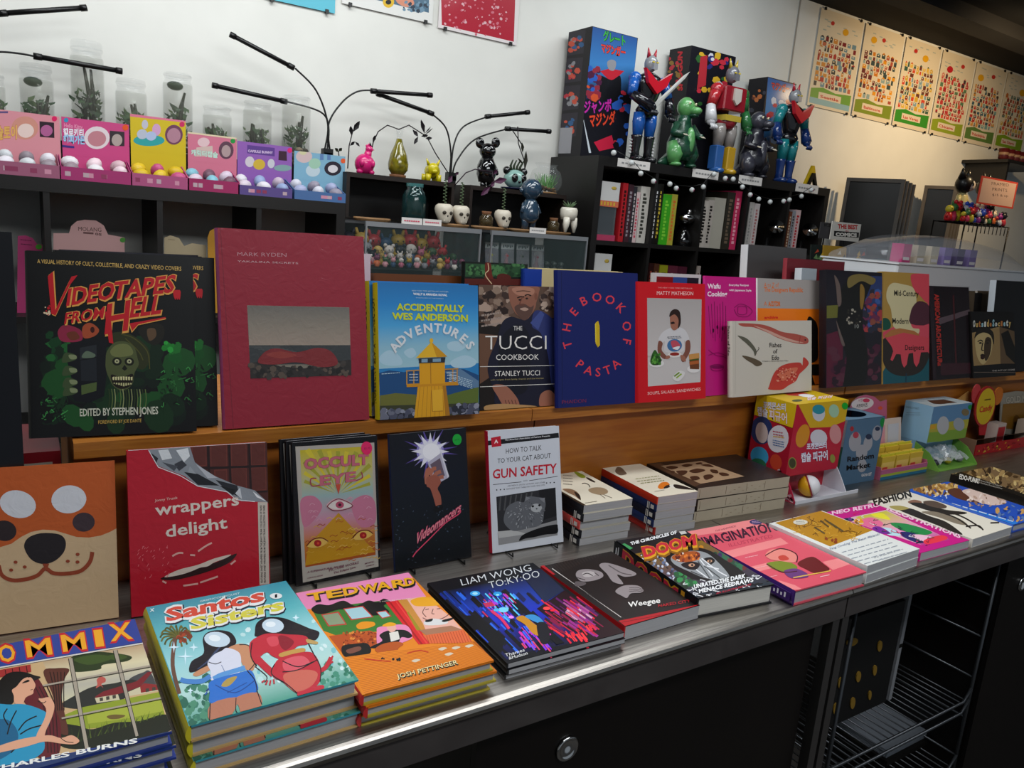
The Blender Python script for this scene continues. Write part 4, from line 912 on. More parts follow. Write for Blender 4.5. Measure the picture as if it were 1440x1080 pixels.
a.blob('0c0c0f', 1210, 590, 1225, 565, 1270, 545, 1320, 530, 1380, 520, 1388, 530, 1385, 560, 1330, 565, 1280, 575, 1240, 580)
done(a)
# -- horror book
def vhs(a, dx=0):
    a.fill('0b0c0d')
    a.spots(['0e2414', '123018', '0c1a12', '184a20'], 60, 190, 520, 860, 900, 25, 70, 2, 1, 10); a.spots(['1c6a28', '145020'], 10, 770, 520, 830, 600, 10, 26, 3); a.spots(['1c5a28', '0e3a1c'], 14, 220, 480, 330, 600, 14, 30, 4); a.spots(['0b0c0d'], 14, 150, 420, 220, 900, 20, 40, 5)
    a.spots(['1c7a2a', '2a9a3a'], 6, 750, 520, 800, 560, 8, 16, 6)
    a.blob('8a2440', 270, 470, 300, 440, 350, 450, 380, 470, 380, 510, 320, 520, 280, 510); a.blob('6a3020', 310, 480, 350, 470, 370, 500, 330, 510)
    a.blob('a0482a', 385, 450, 420, 430, 460, 460, 440, 490, 390, 500); a.ell('3a100c', 430, 462, 10, 14)
    a.blob('2c3018', 510, 500, 560, 470, 620, 490, 680, 540, 690, 600, 640, 640); a.blob('1c1a14', 640, 460, 690, 430, 750, 440, 755, 490, 720, 530, 670, 510); a.blob('5a4430', 680, 460, 715, 455, 720, 490, 690, 510)
    for q in ((560, 480, 620, 500, 680, 560, 690, 640), (580, 500, 640, 560, 660, 600)): a.curve('4a4a20', 5, *q)
    a.blob('0c0e14', 312, 530, 488, 508, 492, 540, 478, 770, 340, 795, 330, 700, n=2); a.poly('23272c', 370, 545, 447, 530, 447, 585, 370, 600); a.poly('1c2026', 372, 605, 445, 592, 445, 700, 372, 700); a.poly('4a5a30', 372, 720, 445, 704, 442, 745, 372, 765); a.blob('5a6a58', 378, 590, 400, 560, 440, 575, 430, 590)
    for y in (588, 650, 705, 745): a.blob('3a4a2c', 285, y+25, 300, y-18, 340, y-14, 356, y+5, 330, y+20); a.blob('7a8460', 318, y-10, 350, y-8, 352, y+8, 325, y+10)
    a.blob('4a5230', 488, 600, 495, 560, 530, 520, 580, 515, 620, 540, 635, 590, 640, 620, 620, 660, 610, 710, 570, 742, 525, 725, 500, 680, 488, 640)
    a.blob('6a7042', 510, 560, 540, 530, 590, 528, 615, 560, 600, 580, 530, 585)
    for x in (540, 597): a.ell('1a1c10', x, 607, 22, 19); a.ell('a8a880', x, 606, 11, 10); a.ell('14140c', x, 606, 4, 4)
    a.poly('14160e', 562, 640, 575, 622, 588, 640, 575, 650)
    a.blob('1a120c', 512, 668, 560, 680, 612, 664, 605, 715, 560, 735, 522, 715)
    for k in range(8): a.poly('c8c490', 518+k*12, 676-abs(k-4)*-1, 527+k*12, 677, 526+k*12, 694, 519+k*12, 693); a.poly('b8b482', 522+k*11, 722-abs(k-4)*3, 530+k*11, 722-abs(k-4)*3, 529+k*11, 706, 523+k*11, 706)
    for k in range(14): x = 500+k*13; a.curve(('2c3a1c', '5a6a3a', '8a9060')[k % 3], 4, x, 735, x+4, 780, x-2, 820+k % 4*10)
    rn = random.Random(7)
    for x0, x1, y0, y1 in ((180, 290, 780, 890), (730, 880, 640, 830)):
        for k in range(46):
            x, y = rn.uniform(x0, x1), rn.uniform(y0, y1); a.curve(rn.choice(['2c6a34', '0a120c', '3a8a44', '14301a']), 4, x, y, x+rn.uniform(-14, 16), y+rn.uniform(-14, 14), x+rn.uniform(-10, 24), y+rn.uniform(-20, 20))
    a.text('A VISUAL HISTORY OF CULT, COLLECTIBLE, AND CRAZY VIDEO COVERS', 186, 162, 835, 196, 19, 'c8a45a', bold=.01)
    O = 'd89a4a'; Rd = 'b81824'
    def L(s_, x0, y0, x1, y1, h, dx=14, b=.03):
        a.text(s_, x0+3, y0+4, x1+5, y1+4, h+5, O, bold=b+.025, dx=dx); a.text(s_, x0, y0, x1, y1, h, Rd, bold=b, dx=dx)
    a.poly(O, 236, 215, 262, 196, 268, 360, 330, 240, 340, 246, 262, 402, 246, 395); a.poly(Rd, 232, 220, 256, 200, 262, 372, 340, 222, 368, 216, 330, 262, 262, 398, 242, 390)
    L('IDEO', 312, 352, 528, 318, 78, 14); L('TAPES', 520, 322, 800, 288, 78, 16); L('FROM', 300, 436, 480, 406, 52, 10, .02)
    L('H', 485, 480, 592, 460, 140, 16, .02); a.poly(Rd, 488, 380, 512, 375, 525, 525, 505, 520); L('ELL', 600, 404, 742, 384, 88, 18)
    a.poly(O, 598, 436, 765, 405, 766, 412, 640, 440, 610, 475); a.poly(Rd, 600, 432, 764, 402, 765, 408, 640, 436, 612, 466)
    for x in (806, 815, 824): a.blob(Rd, x-8, 290, x, 280, x+8, 290, x+4, 312+(x % 3)*6, x-4, 312)
    a.spots(['b81824', 'd8c0a0'], 12, 208, 350, 240, 395, 3, 8, 3)
    a.text('EDITED BY STEPHEN JONES', 362, 866, 728, 850, 36, 'c4c6b4', bold=.02); a.text('FOREWORD BY JOE DANTE', 448, 902, 650, 890, 17, 'b8984a', bold=.01)
a = art('vhs', (0, 320, 3.272)); vhs(a); pv = done(a)
# -- tall magenta book; the painting becomes a plain seascape with a red shape
a = art('ryden', (280, 310, 3.483)); a.fill('8c1a2e')
a.line('761428', 4, 108, 30, 165, 1018); a.text('MARK RYDEN', 190, 166, 430, 176, 19, 'b8848c', bold=-.005); a.text('YAKALINA SECRETS', 190, 196, 487, 212, 9, 'c8a0a4', bold=-.0)
a.poly('7a7468', 237, 407, 735, 425, 748, 756, 252, 768); a.grad([hexc(c) for c in ('6a6660', '857c70', '96877a')], 240, 409, 734, 427, 742, 608, 246, 602)
a.poly('34383a', 246, 604, 742, 609, 747, 700, 249, 700)
for k in range(8): a.line('4c5050', 3, 250+k*20, 612+k*6, 400+k*20, 614+k*6)
a.poly('2a2624', 250, 690, 330, 685, 400, 710, 520, 720, 620, 690, 746, 680, 748, 756, 252, 768); a.spots(['3a3430', '1c1a18', '54483e'], 60, 255, 700, 745, 760, 5, 18, 4)
a.blob('7a2428', 290, 690, 320, 640, 380, 620, 480, 640, 580, 620, 650, 640, 680, 700, 600, 715, 480, 690, 380, 700); a.blob('8a342f', 330, 650, 400, 636, 480, 655, 400, 670)
done(a, PW)
# -- blue lighthouse book
a = art('awa', (280, 310, 3.483)); a.fill('2a7cb8')
a.grad([hexc(c) for c in ('2370ae', '2a82c4', '4aa0d4', '8ab8cc', '9ac0cc')], 875, 305, 1366, 318, 1370, 700, 880, 720)
for q in ((885, 660, 930, 630, 980, 660, 990, 700, 930, 705, 890, 690), (1215, 600, 1260, 590, 1310, 610, 1270, 640, 1220, 630), (1230, 690, 1300, 660, 1360, 690, 1330, 720, 1250, 720), (1000, 640, 1040, 620, 1060, 650, 1030, 670)): a.blob('a8c8d8', *q)
a.poly('1f4a7a', 880, 740, 930, 728, 1000, 738, 1080, 730, 1240, 722, 1300, 730, 1370, 760, 1370, 860, 885, 860); a.poly('5a7a9a', 1200, 740, 1280, 728, 1372, 790, 1372, 830, 1260, 800); a.bars('a8c0d0', 1220, 750, 1340, 790, 5, 9, 4, 5); a.bars('a8c0d0', 890, 745, 980, 740, 1, 9, 4, 5)
a.poly('6a6a30', 884, 850, 960, 840, 1060, 850, 1060, 910, 884, 912); a.poly('5a6a2c', 1200, 860, 1280, 840, 1372, 820, 1372, 920, 1200, 920); a.poly('3a3c28', 884, 900, 1374, 900, 1374, 975, 884, 980)
a.spots(['6a6c7c', '4c4e60', '8a8c9c', '2a2c38'], 40, 890, 925, 1060, 965, 10, 22, 4); a.spots(['6a6c7c', '4c4e60', '8a8c9c', '2a2c38'], 40, 1225, 910, 1370, 960, 10, 22, 6)
Y = 'd89a1c'; YD = 'a8701c'
a.poly(Y, 1068, 805, 1205, 803, 1228, 962, 1050, 966); a.poly(YD, 1190, 803, 1205, 803, 1228, 962, 1205, 963)
for k in range(7): a.line(YD, 2, 1080+k*18, 806, 1065+k*22, 962)
a.poly('e0a82c', 1135, 830, 1190, 826, 1192, 935, 1140, 935); a.line(YD, 4, 1135, 830, 1140, 935, 1192, 935)
a.poly('c8881c', 1012, 796, 1265, 790, 1270, 808, 1014, 812); a.poly(Y, 1075, 695, 1200, 692, 1202, 798, 1076, 800); a.line(YD, 4, 1130, 695, 1132, 798)
for x in (1014, 1048, 1240, 1262): a.line('b8884a', 6, x, 730, x, 800)
a.line('b8884a', 6, 1010, 732, 1074, 730); a.line('b8884a', 6, 1200, 728, 1268, 726); a.bars('c8d0d8', 1025, 750, 1070, 750, 3, 14, 4, 3); a.bars('c8d0d8', 1210, 745, 1260, 745, 3, 14, 4, 3)
a.poly('2a3038', 1070, 672, 1203, 668, 1200, 694, 1074, 696); a.poly('7a9ab0', 1085, 676, 1115, 675, 1115, 692, 1085, 692); a.poly('7a9ab0', 1140, 675, 1180, 673, 1180, 690, 1140, 690)
a.poly('e0b02c', 1058, 670, 1133, 592, 1212, 665); a.poly('c8901c', 1133, 592, 1212, 665, 1160, 668); a.ell('e0b02c', 1133, 586, 9, 12)
a.text('NEW YORK TIMES BESTSELLING AUTHORS', 1038, 347, 1215, 352, 7, 'b8d0e0'); a.text('WALLY & AMANDA KOVAL', 1044, 364, 1210, 370, 11, 'e8eef0', bold=.03); a.text('FOREWORD BY THE MAKERS', 1058, 380, 1192, 384, 5, 'b8d0e0')
a.text('ACCIDENTALLY', 964, 436, 1295, 447, 32, 'c8d02c', bold=.04, h1=34); a.text('WES ANDERSON', 942, 480, 1313, 494, 32, 'c8d02c', bold=.04, h1=34)
a.arc('ADVENTURES', 1142, 760, 238, -52, 51, 44, 'd8dce0', bold=.035)
done(a)
spine_text('awa', 'ACCIDENTALLY WES ANDERSON', .90, .12, '2a2a10')
# -- cookbook with the bearded man
a = art('tucci', (600, 350, 4)); a.fill('1c1512')
a.poly('5a4438', 285, 205, 740, 205, 740, 420, 290, 420); a.spots(['8a7464', '3a2a24', '6a5448', 'a89080', '2a1c18'], 60, 290, 215, 470, 420, 10, 30, 3); a.spots(['7a6458', '3a2c28', 'b09a8a'], 30, 640, 215, 735, 340, 8, 22, 4)
a.poly('6a4a38', 290, 480, 400, 490, 360, 720, 300, 760); a.bars('9a8a80', 300, 380, 420, 360, 3, 30, 10, 2)
a.blob('1a1a2c', 345, 700, 350, 620, 390, 520, 420, 420, 470, 385, 540, 400, 600, 360, 640, 350, 700, 390, 735, 440, 760, 900, 420, 905, 380, 800)
a.blob('2c3468', 600, 360, 640, 350, 700, 390, 735, 440, 735, 600, 740, 780, 700, 760, 680, 600, 640, 480, 590, 440); a.poly('3f4c88', 580, 420, 640, 350, 660, 372, 625, 460)
a.blob('14141f', 500, 430, 560, 460, 580, 560, 560, 800, 420, 800, 400, 640, 420, 500)
a.blob('8a5a48', 455, 230, 470, 210, 620, 210, 628, 250, 615, 300, 605, 340, 560, 400, 510, 380, 480, 340, 462, 290); a.blob('a87560', 475, 225, 540, 212, 600, 225, 590, 260, 510, 262)
a.blob('5a4038', 490, 330, 540, 310, 580, 330, 600, 320, 585, 370, 550, 405, 515, 385); a.blob('b09080', 520, 340, 550, 332, 570, 342, 548, 352)
for q in ((505, 278, 525, 270, 545, 272), (548, 264, 565, 258, 585, 264)): a.curve('241410', 7, *q)
a.curve('6a3c30', 6, 535, 270, 520, 310, 530, 318, 545, 316); a.ell('241612', 520, 288, 8, 5); a.ell('241612', 560, 280, 8, 5); a.curve('3a201a', 4, 500, 240, 540, 236, 580, 240); a.ell('7a4c3c', 612, 268, 9, 20)
a.blob('9a6450', 370, 770, 440, 770, 500, 830, 520, 880, 500, 900, 440, 890, 400, 830); a.blob('9a6450', 630, 880, 640, 820, 690, 800, 725, 840, 720, 890, 660, 900)
for k in range(4): a.curve('5a3428', 4, 440+k*18, 850, 450+k*18, 880, 455+k*18, 905)
a.blob('b08a5a', 330, 880, 420, 870, 560, 880, 620, 890, 600, 905, 420, 915, 340, 912)
W = 'e8e4de'
a.text('THE', 484, 462, 534, 462, 26, W); a.text('TUCCI', 328, 570, 672, 570, 84, W, bold=-.01); a.text('COOKBOOK', 388, 628, 628, 628, 32, W); a.line(W, 3, 300, 664, 738, 662); a.line(W, 3, 302, 775, 738, 765)
a.text('STANLEY TUCCI', 382, 718, 634, 716, 30, W); a.text('with recipes from family, friends and the kitchen', 358, 742, 655, 736, 9, 'a89a6a')
done(a)
# -- book of pasta
a = art('pasta', (600, 350, 4)); a.fill('131e5e')
a.line('0c1444', 3, 758, 130, 762, 885); Rp = 'd83a48'
a.arc('THE', 962, 478, 180, -107, -49, 48, Rp, bold=.012, ry=195, hs=1.0); a.arc('BOOK', 962, 478, 185, -26, 45, 50, Rp, bold=.012, ry=210); a.arc('OF', 962, 478, 168, 77, 102, 50, Rp, bold=.012, ry=205)
a.arc('PASTA', 962, 478, 162, 218, 142, 50, Rp, bold=.012, flip=True, ry=212)
a.poly('c8a81c', 948, 412, 962, 402, 970, 430, 972, 540, 960, 552, 948, 530); a.poly('e0c83a', 944, 420, 950, 412, 952, 530, 946, 520); a.poly('5a4a14', 950, 530, 962, 552, 956, 545)
a.text('PHAIDON', 760, 868, 895, 862, 22, '8a2a44', bold=-.01)
done(a)
# -- red cookbook
a = art('matty', (860, 350, 4)); a.fill('c4101c')
a.text('SOUPS, SALADS, SANDWICHES', 200, 815, 505, 800, 18, 'e8c8c4', bold=.0, h1=19); a.text('MATTY MATHESON', 253, 256, 454, 258, 22, 'e8c8c4', bold=.0); a.text('THE NEW YORK TIMES BESTSELLER', 258, 220, 450, 224, 7, 'e09a98')
a.poly('b0aaa8', 200, 272, 502, 280, 503, 750, 202, 766); a.grad([hexc('a8a2a0'), hexc('c0bbb9')], 201, 273, 501, 281, 502, 590, 201, 590); a.poly('c0bcba', 201, 600, 503, 590, 503, 750, 202, 766)
a.blob('c8c6c8', 262, 500, 285, 460, 320, 440, 350, 430, 385, 435, 415, 455, 435, 500, 420, 520, 405, 510, 400, 570, 300, 570, 298, 512, 280, 520)
a.blob('7a4a3c', 262, 510, 285, 520, 280, 560, 310, 600, 290, 610, 258, 570); a.blob('7a4a3c', 415, 515, 438, 510, 440, 570, 405, 630, 388, 610, 410, 570)
a.ell('3a6a9a', 352, 535, 42, 36); a.blob('b84a5a', 330, 515, 360, 508, 385, 540, 350, 560); a.blob('d8dce0', 340, 550, 380, 540, 370, 560); a.bars('4a4c54', 310, 488, 390, 484, 2, 8, 4)
a.blob('9a6450', 325, 390, 330, 360, 350, 350, 375, 360, 378, 400, 368, 440, 345, 450, 330, 430); a.blob('2a1814', 322, 375, 330, 345, 355, 333, 380, 350, 385, 410, 370, 440, 372, 390, 350, 362); a.blob('2a1814', 328, 408, 345, 402, 352, 412, 335, 416)
a.ell('d8d4d0', 352, 588, 40, 16); a.ell('8a2820', 352, 584, 27, 10); a.ell('d8d6d4', 250, 635, 42, 22); a.blob('2c5a1c', 215, 630, 222, 590, 240, 558, 258, 580, 275, 610, 270, 640, 235, 645); a.spots(['3a7a24', '1e4414', '5a9a3a'], 24, 222, 580, 270, 638, 6, 12, 3)
a.ell('d8d6d4', 462, 672, 38, 22); a.poly('6a3a1c', 434, 590, 490, 584, 494, 675, 440, 672); a.poly('c08a4a', 432, 588, 492, 580, 494, 610, 436, 618); a.poly('a85a2a', 436, 630, 492, 624, 492, 642, 438, 648); a.line('3a5a1c', 6, 438, 622, 490, 616)
a.blob('d4d2d0', 340, 720, 375, 682, 410, 690, 400, 720, 370, 742); a.line('6a8a2a', 9, 350, 712, 380, 690); a.line('8aa83a', 9, 362, 722, 392, 698); a.blob('9a6450', 300, 600, 320, 590, 325, 605, 305, 612); a.blob('9a6450', 385, 590, 410, 600, 415, 628, 392, 620)
done(a)
# -- magenta cooking book
a = art('wafu', (860, 350, 4)); a.fill('bf1a78')
a.text('Wafu', 538, 222, 612, 222, 28, 'f0e0e8', bold=.03); a.text('Cooking', 538, 266, 650, 266, 28, 'f0e0e8', bold=.03); a.text('Everyday Recipes', 660, 208, 770, 210, 12, 'f0e0e8', bold=.02); a.text('with Japanese Style', 660, 236, 785, 240, 12, 'f0e0e8', bold=.02)
for k in range(7): a.curve('6a0e48', 3, 545+k*16, 320-k % 3*12, 552+k*15, 420, 560+k*12, 480+k % 3*20)
for x in (595, 625, 572): a.ell('3a0a2c', x, 440+(x % 7)*4, 5, 12)
for q in ((690, 330, 720, 310, 760, 320, 790, 350, 760, 380, 710, 375, 690, 340), (710, 325, 755, 325, 755, 365, 712, 365, 710, 325), (545, 570, 590, 600, 640, 610, 680, 640), (545, 600, 600, 585, 660, 610), (555, 660, 590, 650, 630, 660, 615, 685, 570, 685, 555, 662)): a.curve('8a0f58', 4, *q)
a.ell('7a0e50', 592, 665, 36, 10)
done(a)
# -- grey and orange design book
a = art('az', (860, 350, 4)); a.fill('e87818'); a.poly('a39c98', 815, 160, 1210, 175, 1210, 338, 815, 332)
for o_, c in ((.05, 'd86a1c'),): a.text('A to Z of', 856, 215, 938, 215, 26, c, bold=.0, raw=False); a.text('The Designers Republic', 856, 240, 1075, 243, 26, c, bold=.02)
a.text('A', 856, 318, 872, 318, 24, 'd86a1c'); a.text('A/Z/TDR', 880, 320, 948, 320, 26, 'd86a1c', bold=.04); a.text('archive', 858, 392, 935, 390, 16, 'd82a1c', bold=.04)
a.blob('16120f', 1100, 395, 1140, 400, 1158, 440, 1160, 500, 1158, 620, 1100, 620); a.poly('16120f', 1090, 650, 1188, 648, 1188, 710, 1130, 712, 1150, 780, 1090, 780)
done(a)
# -- fish book
a = art('fish', (860, 350, 4)); a.fill('c4beb2'); a.line('a8a296', 2, 700, 405, 695, 820)
a.blob('a85044', 715, 418, 780, 418, 850, 425, 900, 440, 960, 465, 1040, 478, 1095, 495, 1106, 520, 1085, 533, 1020, 525, 940, 500, 880, 470, 800, 440, 740, 435); a.blob('c89a8a', 800, 430, 880, 455, 960, 490, 1040, 515, 1080, 525, 1010, 520, 930, 492, 860, 458); a.line('8a3028', 3, 1060, 490, 1055, 528)
a.ell('1c1414', 1088, 510, 5, 4)
a.blob('5a584a', 710, 485, 760, 500, 800, 540, 818, 575, 808, 600, 798, 570, 760, 530, 730, 505); a.blob('5a4c3a', 735, 598, 780, 605, 830, 625, 850, 645, 820, 658, 790, 640, 760, 622); a.curve('4a4238', 4, 815, 580, 830, 560, 828, 550)
a.blob('b83a30', 890, 770, 915, 700, 950, 660, 1000, 640, 1060, 635, 1075, 650, 1080, 605, 1110, 635, 1095, 665, 1060, 700, 1040, 740, 1000, 765, 960, 790, 890, 790); a.blob('c86a50', 940, 700, 1000, 670, 1050, 665, 1020, 710, 960, 740); a.spots(['d8907a', '9a241c'], 50, 930, 670, 1040, 745, 3, 6, 4)
a.text('Fishes', 890, 550, 956, 550, 26, '241e1a', bold=.01); a.text('of', 910, 584, 934, 584, 24, '241e1a', bold=.01); a.text('Edo', 904, 620, 944, 620, 26, '241e1a', bold=.01); a.text('A Guide to Classical Japanese Fishes', 850, 632, 995, 628, 7, '4a4238')
done(a)
spine_text('fish', 'Fishes of Edo', .94, .55, '3a342c')
# -- bagged comic
a = art('sleeve', (1080, 350, 4)); a.fill('1e1a22')
a.poly('6a6a2a', 330, 320, 400, 315, 400, 385, 330, 390); a.poly('5a1a30', 330, 480, 420, 450, 420, 770, 330, 780); a.poly('2c3a6a', 540, 150, 640, 150, 640, 420, 560, 420); a.spots(['8a4a3a', '3a5a9a', 'a83a3a', '2a2a3a', '6a2a4a'], 60, 520, 240, 635, 460, 8, 22, 3); a.spots(['4a1a30', '2a1420', '5a2a3a'], 50, 360, 560, 630, 760, 12, 30, 4)
a.blob('14120f', 400, 260, 440, 180, 500, 150, 580, 170, 540, 300, 530, 420, 560, 600, 540, 760, 430, 770, 440, 600, 390, 460); a.blob('7a6a3a', 450, 160, 520, 140, 600, 165, 580, 200, 520, 180, 450, 220); a.blob('8a6a2a', 515, 200, 540, 230, 530, 330, 515, 320); a.blob('6a5a54', 370, 150, 400, 200, 410, 300, 390, 320, 380, 220); a.blob('6a5a54', 380, 400, 410, 480, 430, 540, 410, 530)
a.text('10', 485, 445, 508, 445, 24, '9a9a94'); a.spots(['a8a090', '3a342c'], 20, 440, 340, 520, 420, 4, 9, 8)
done(a)
# -- mid century book
a = art('mid', (1080, 350, 4)); a.fill('a5823e')
a.poly('18505a', 640, 700, 700, 600, 910, 580, 910, 770, 640, 780); a.poly('c84858', 640, 470, 760, 410, 905, 300, 912, 580, 860, 640, 700, 640)
a.blob('c84450', 800, 150, 840, 138, 905, 142, 905, 300, 850, 260, 815, 220); a.blob('2a2420', 640, 520, 690, 500, 720, 590, 900, 580, 870, 680, 790, 715, 700, 700, 650, 640)
a.blob('c8bc92', 665, 280, 670, 225, 700, 192, 760, 200, 810, 215, 830, 260, 830, 320, 800, 380, 810, 440, 850, 450, 840, 480, 790, 480, 720, 450, 700, 420, 690, 340); a.blob('4a2430', 800, 360, 815, 320, 850, 292, 905, 320, 905, 420, 800, 420, n=3); a.blob('164a3a', 640, 395, 670, 390, 690, 420, 680, 450, 640, 450)
a.poly('a86a3a', 650, 490, 690, 455, 740, 445, 820, 460, 850, 480, 850, 520, 760, 500, 690, 510); a.poly('c84450', 660, 500, 760, 470, 910, 500, 905, 580, 860, 582, 850, 640, 835, 665, 820, 640, 815, 580, 790, 590, 780, 650, 765, 668, 752, 640, 745, 590, 720, 590, 700, 630, 688, 622, 705, 570, 690, 540)
a.line('18384a', 6, 778, 700, 776, 770)
a.text('Mid-Century', 707, 262, 845, 266, 32, '16120f', bold=.01); a.text('Modern', 698, 418, 788, 420, 32, '16120f', bold=.01); a.text('Designers', 770, 568, 878, 568, 30, '16120f', bold=.01)
done(a)
# -- dark comic with vertical red lettering
a = art('red', (1080, 350, 4)); a.fill('1c1418')
a.text('AMERICAN ARCHITECTURE', 935, 250, 957, 655, .01, 'b03028', bold=.04, dx=26)
a.poly('5a4a50', 960, 385, 1130, 340, 1132, 365, 965, 420); a.poly('3a1c24', 970, 640, 1150, 640, 1152, 700, 975, 710); a.line('4a1c20', 8, 1040, 260, 1060, 640); a.poly('2c2026', 905, 210, 930, 215, 945, 730, 925, 730)
done(a)
# -- sepia portrait comic
a = art('out', (1080, 350, 4)); a.fill('0e0b0a')
a.poly('8a7048', 1140, 470, 1300, 440, 1310, 648, 1160, 655); a.poly('5a4630', 1300, 440, 1390, 470, 1390, 650, 1310, 648); a.poly('14100c', 1310, 480, 1350, 460, 1390, 560, 1392, 650, 1340, 600)
a.blob('b09a6a', 1165, 500, 1180, 465, 1220, 455, 1255, 480, 1262, 540, 1250, 600, 1215, 648, 1185, 620, 1168, 560); a.blob('1c1610', 1160, 500, 1175, 455, 1220, 440, 1265, 470, 1270, 540, 1252, 490, 1215, 470, 1180, 480); a.blob('3a2c1c', 1225, 500, 1255, 510, 1250, 590, 1225, 630, 1215, 560)
for q in ((1178, 520, 1195, 512, 1208, 520), (1222, 520, 1238, 512, 1250, 522), (1208, 525, 1202, 565, 1214, 570), (1195, 598, 1208, 592, 1222, 600)): a.curve('1c1208', 6, *q)
a.ell('14100c', 1194, 528, 8, 5); a.ell('14100c', 1234, 530, 8, 5); a.ell('2a100c', 1208, 608, 12, 13)
for k, ch in enumerate('OutsideSociety'): x = 1150+k*15.5; a.text(ch, x, 436, x+12, 436, 38 if ch.isupper() or ch in 'tdh' else 30, ('c8c8c0', 'b89a5a', 'a86a3a', '8ab0b8')[k % 4], bold=.05)
a.line('6a5a50', 3, 1160, 690, 1395, 700); a.text('THE ART OF CRIME', 1262, 690, 1390, 688, 9, 'b8b0a8')
done(a)
# ------------------------------------------------------------------ copies under and behind
stack_below(BK['commix'][0], 4, .0142, ['comic hardcover second from the top in the far left window-cover stack', 'comic hardcover third from the top in the far left window-cover stack', 'comic hardcover fourth from the top in the far left window-cover stack', 'lowest comic hardcover of the far left window-cover stack'], group='window cover comics in the left stack')
stack_below(BK['santos'][0], 2, .0188, ['middle shrink-wrapped comic of the stack with two women on its cover', 'lowest shrink-wrapped comic of the stack with two women on its cover'], group='shrink-wrapped comics in a stack')
stack_below(BK['tedward'][0], 2, .0137, ['middle orange comic under the pink lettered top copy', 'lowest orange comic under the pink lettered top copy'], group='orange comics in a stack')
stack_below(BK['tokyo'][0], 2, .0077, ['middle neon street photo book of the stack', 'lowest neon street photo book of the stack'], group='neon street photo books', jit=.002)
stack_below(BK['yellow'][0], 1, .0162, ['lower white art book under the mustard panel one'], group='white art books', jit=.002)

def birds(key, label, cs, n, spine_c, labels, crp=(780, 640, 4.235)):
    lay(key, 'paperback_book', label, cs, 0, .0150, n, cover='ded6c2', spine=spine_c, hard=False, pages=PAGEG)
    return Art(BK[key][1], BK[key][2], BK[key][4], crp)
a = birds('bird1', 'topmost pale bird guide paperback, beside the gun safety book', [None, (810, 657), (889.5, 701.5), (820, 711)], 4, '15161c', None)
a.root, a.t = BK['bird1'][0], .0150; a.fill('ded6c2')
a.poly('2c2218', 40, 215, 190, 300, 170, 302, 30, 230)
for q in (('8a9a2a', 118, 100, 135, 98, 180, 120, 185, 135, 150, 132), ('1c1a18', 190, 132, 210, 138, 245, 160, 235, 164, 200, 146), ('9a8468', 205, 205, 240, 195, 290, 198, 318, 215, 310, 232, 270, 240, 225, 230, 205, 218), ('8a6a50', 50, 205, 90, 203, 125, 215, 150, 240, 155, 270, 120, 245, 80, 225), ('1c1a18', 120, 220, 150, 240, 155, 268, 130, 245)): a.blob(*q)
a.curve('1c1a18', 5, 165, 172, 185, 170, 205, 180, 212, 195); a.curve('4a3a2c', 3, 270, 238, 300, 260); a.curve('4a3a2c', 3, 290, 238, 340, 258); a.bars('8a8478', 50, 120, 110, 125, 4, 18, 5, 3); a.line('6a6458', 2, 180, 288, 250, 278)
done(a)
a = birds('bird2', 'topmost orange-spined bird guide paperback with a toucan, by the brown boxes', [(847, 657), (900, 652), (982, 691), (924, 700)], 4, 'c8341c', None)
a.root, a.t = BK['bird2'][0], .0150; a.fill('ded6c2')
for q in (('6a5a4c', 360, 90, 375, 68, 400, 72, 420, 95, 425, 108, 390, 115, 368, 105), ('d8741c', 610, 185, 630, 160, 665, 158, 680, 175, 660, 185, 640, 200, 618, 198), ('1c1a1a', 660, 178, 690, 175, 680, 190, 645, 198), ('e0dcd0', 680, 175, 715, 175, 720, 190, 690, 192), ('1c1a1a', 705, 172, 750, 178, 830, 205, 800, 205, 740, 200, 710, 190)): a.blob(*q)
for r0, y0 in enumerate((130, 145, 158)): a.bars('8a8a58', 470+r0*14, y0+8, 620+r0*16, y0-10, 1, 10, 4, r0)
a.line('8a8478', 2, 590, 218, 650, 208)
done(a)
BLKSP = [('15161c', 'black'), ('d8504a', 'salmon pink'), ('15161c', 'black'), ('1c2c58', 'blue')]
def small_stack(key, cols, words_, grp):
    r0, w, h, t, c = BK[key]; M0 = r0.matrix_world.copy(); rnd = random.Random(key[-1])
    for k, (cc, wd) in enumerate(zip(cols, words_)):
        M = Matrix.Translation((rnd.uniform(-.003, .003), rnd.uniform(-.003, .003), -.0152*(k+1))) @ M0
        r_ = thing('paperback_book', wd, 'book', M=M, group=grp)
        book_mesh(r_, w, h, t, 'b8b2a4', cc, False, PAGEG)
        mb = MB()
        for q in (.10, .125): mb.box((-.0016, h*q, .001), (-.0012, h*(q+.012), t-.001), 'd8d4cc')
        mb.box((-.0016, h*.03, t*.25), (-.0012, h*.08, t*.75), 'd8d4cc')
        mb.build('spine_mark', PG, r_, color=True)['kind'] = 'stuff'
small_stack('bird1', ['15161c', 'd8504a', '15161c', '1b1d26'], ['black-spined paperback directly under the topmost pale bird guide', 'salmon-spined paperback in the middle of the left bird guide stack', 'black-spined paperback second from the bottom of the left bird guide stack', 'black-spined paperback at the bottom of the left bird guide stack'], 'bird guide paperbacks in the left stack')
small_stack('bird2', ['1c2c58', '16182a', '1c2c58', 'b0241c'], ['blue-spined paperback directly under the toucan bird guide', 'navy paperback in the middle of the toucan guide stack', 'blue-spined paperback second from the bottom of the toucan guide stack', 'red-spined paperback at the bottom of the toucan guide stack'], 'bird guide paperbacks in the right stack')
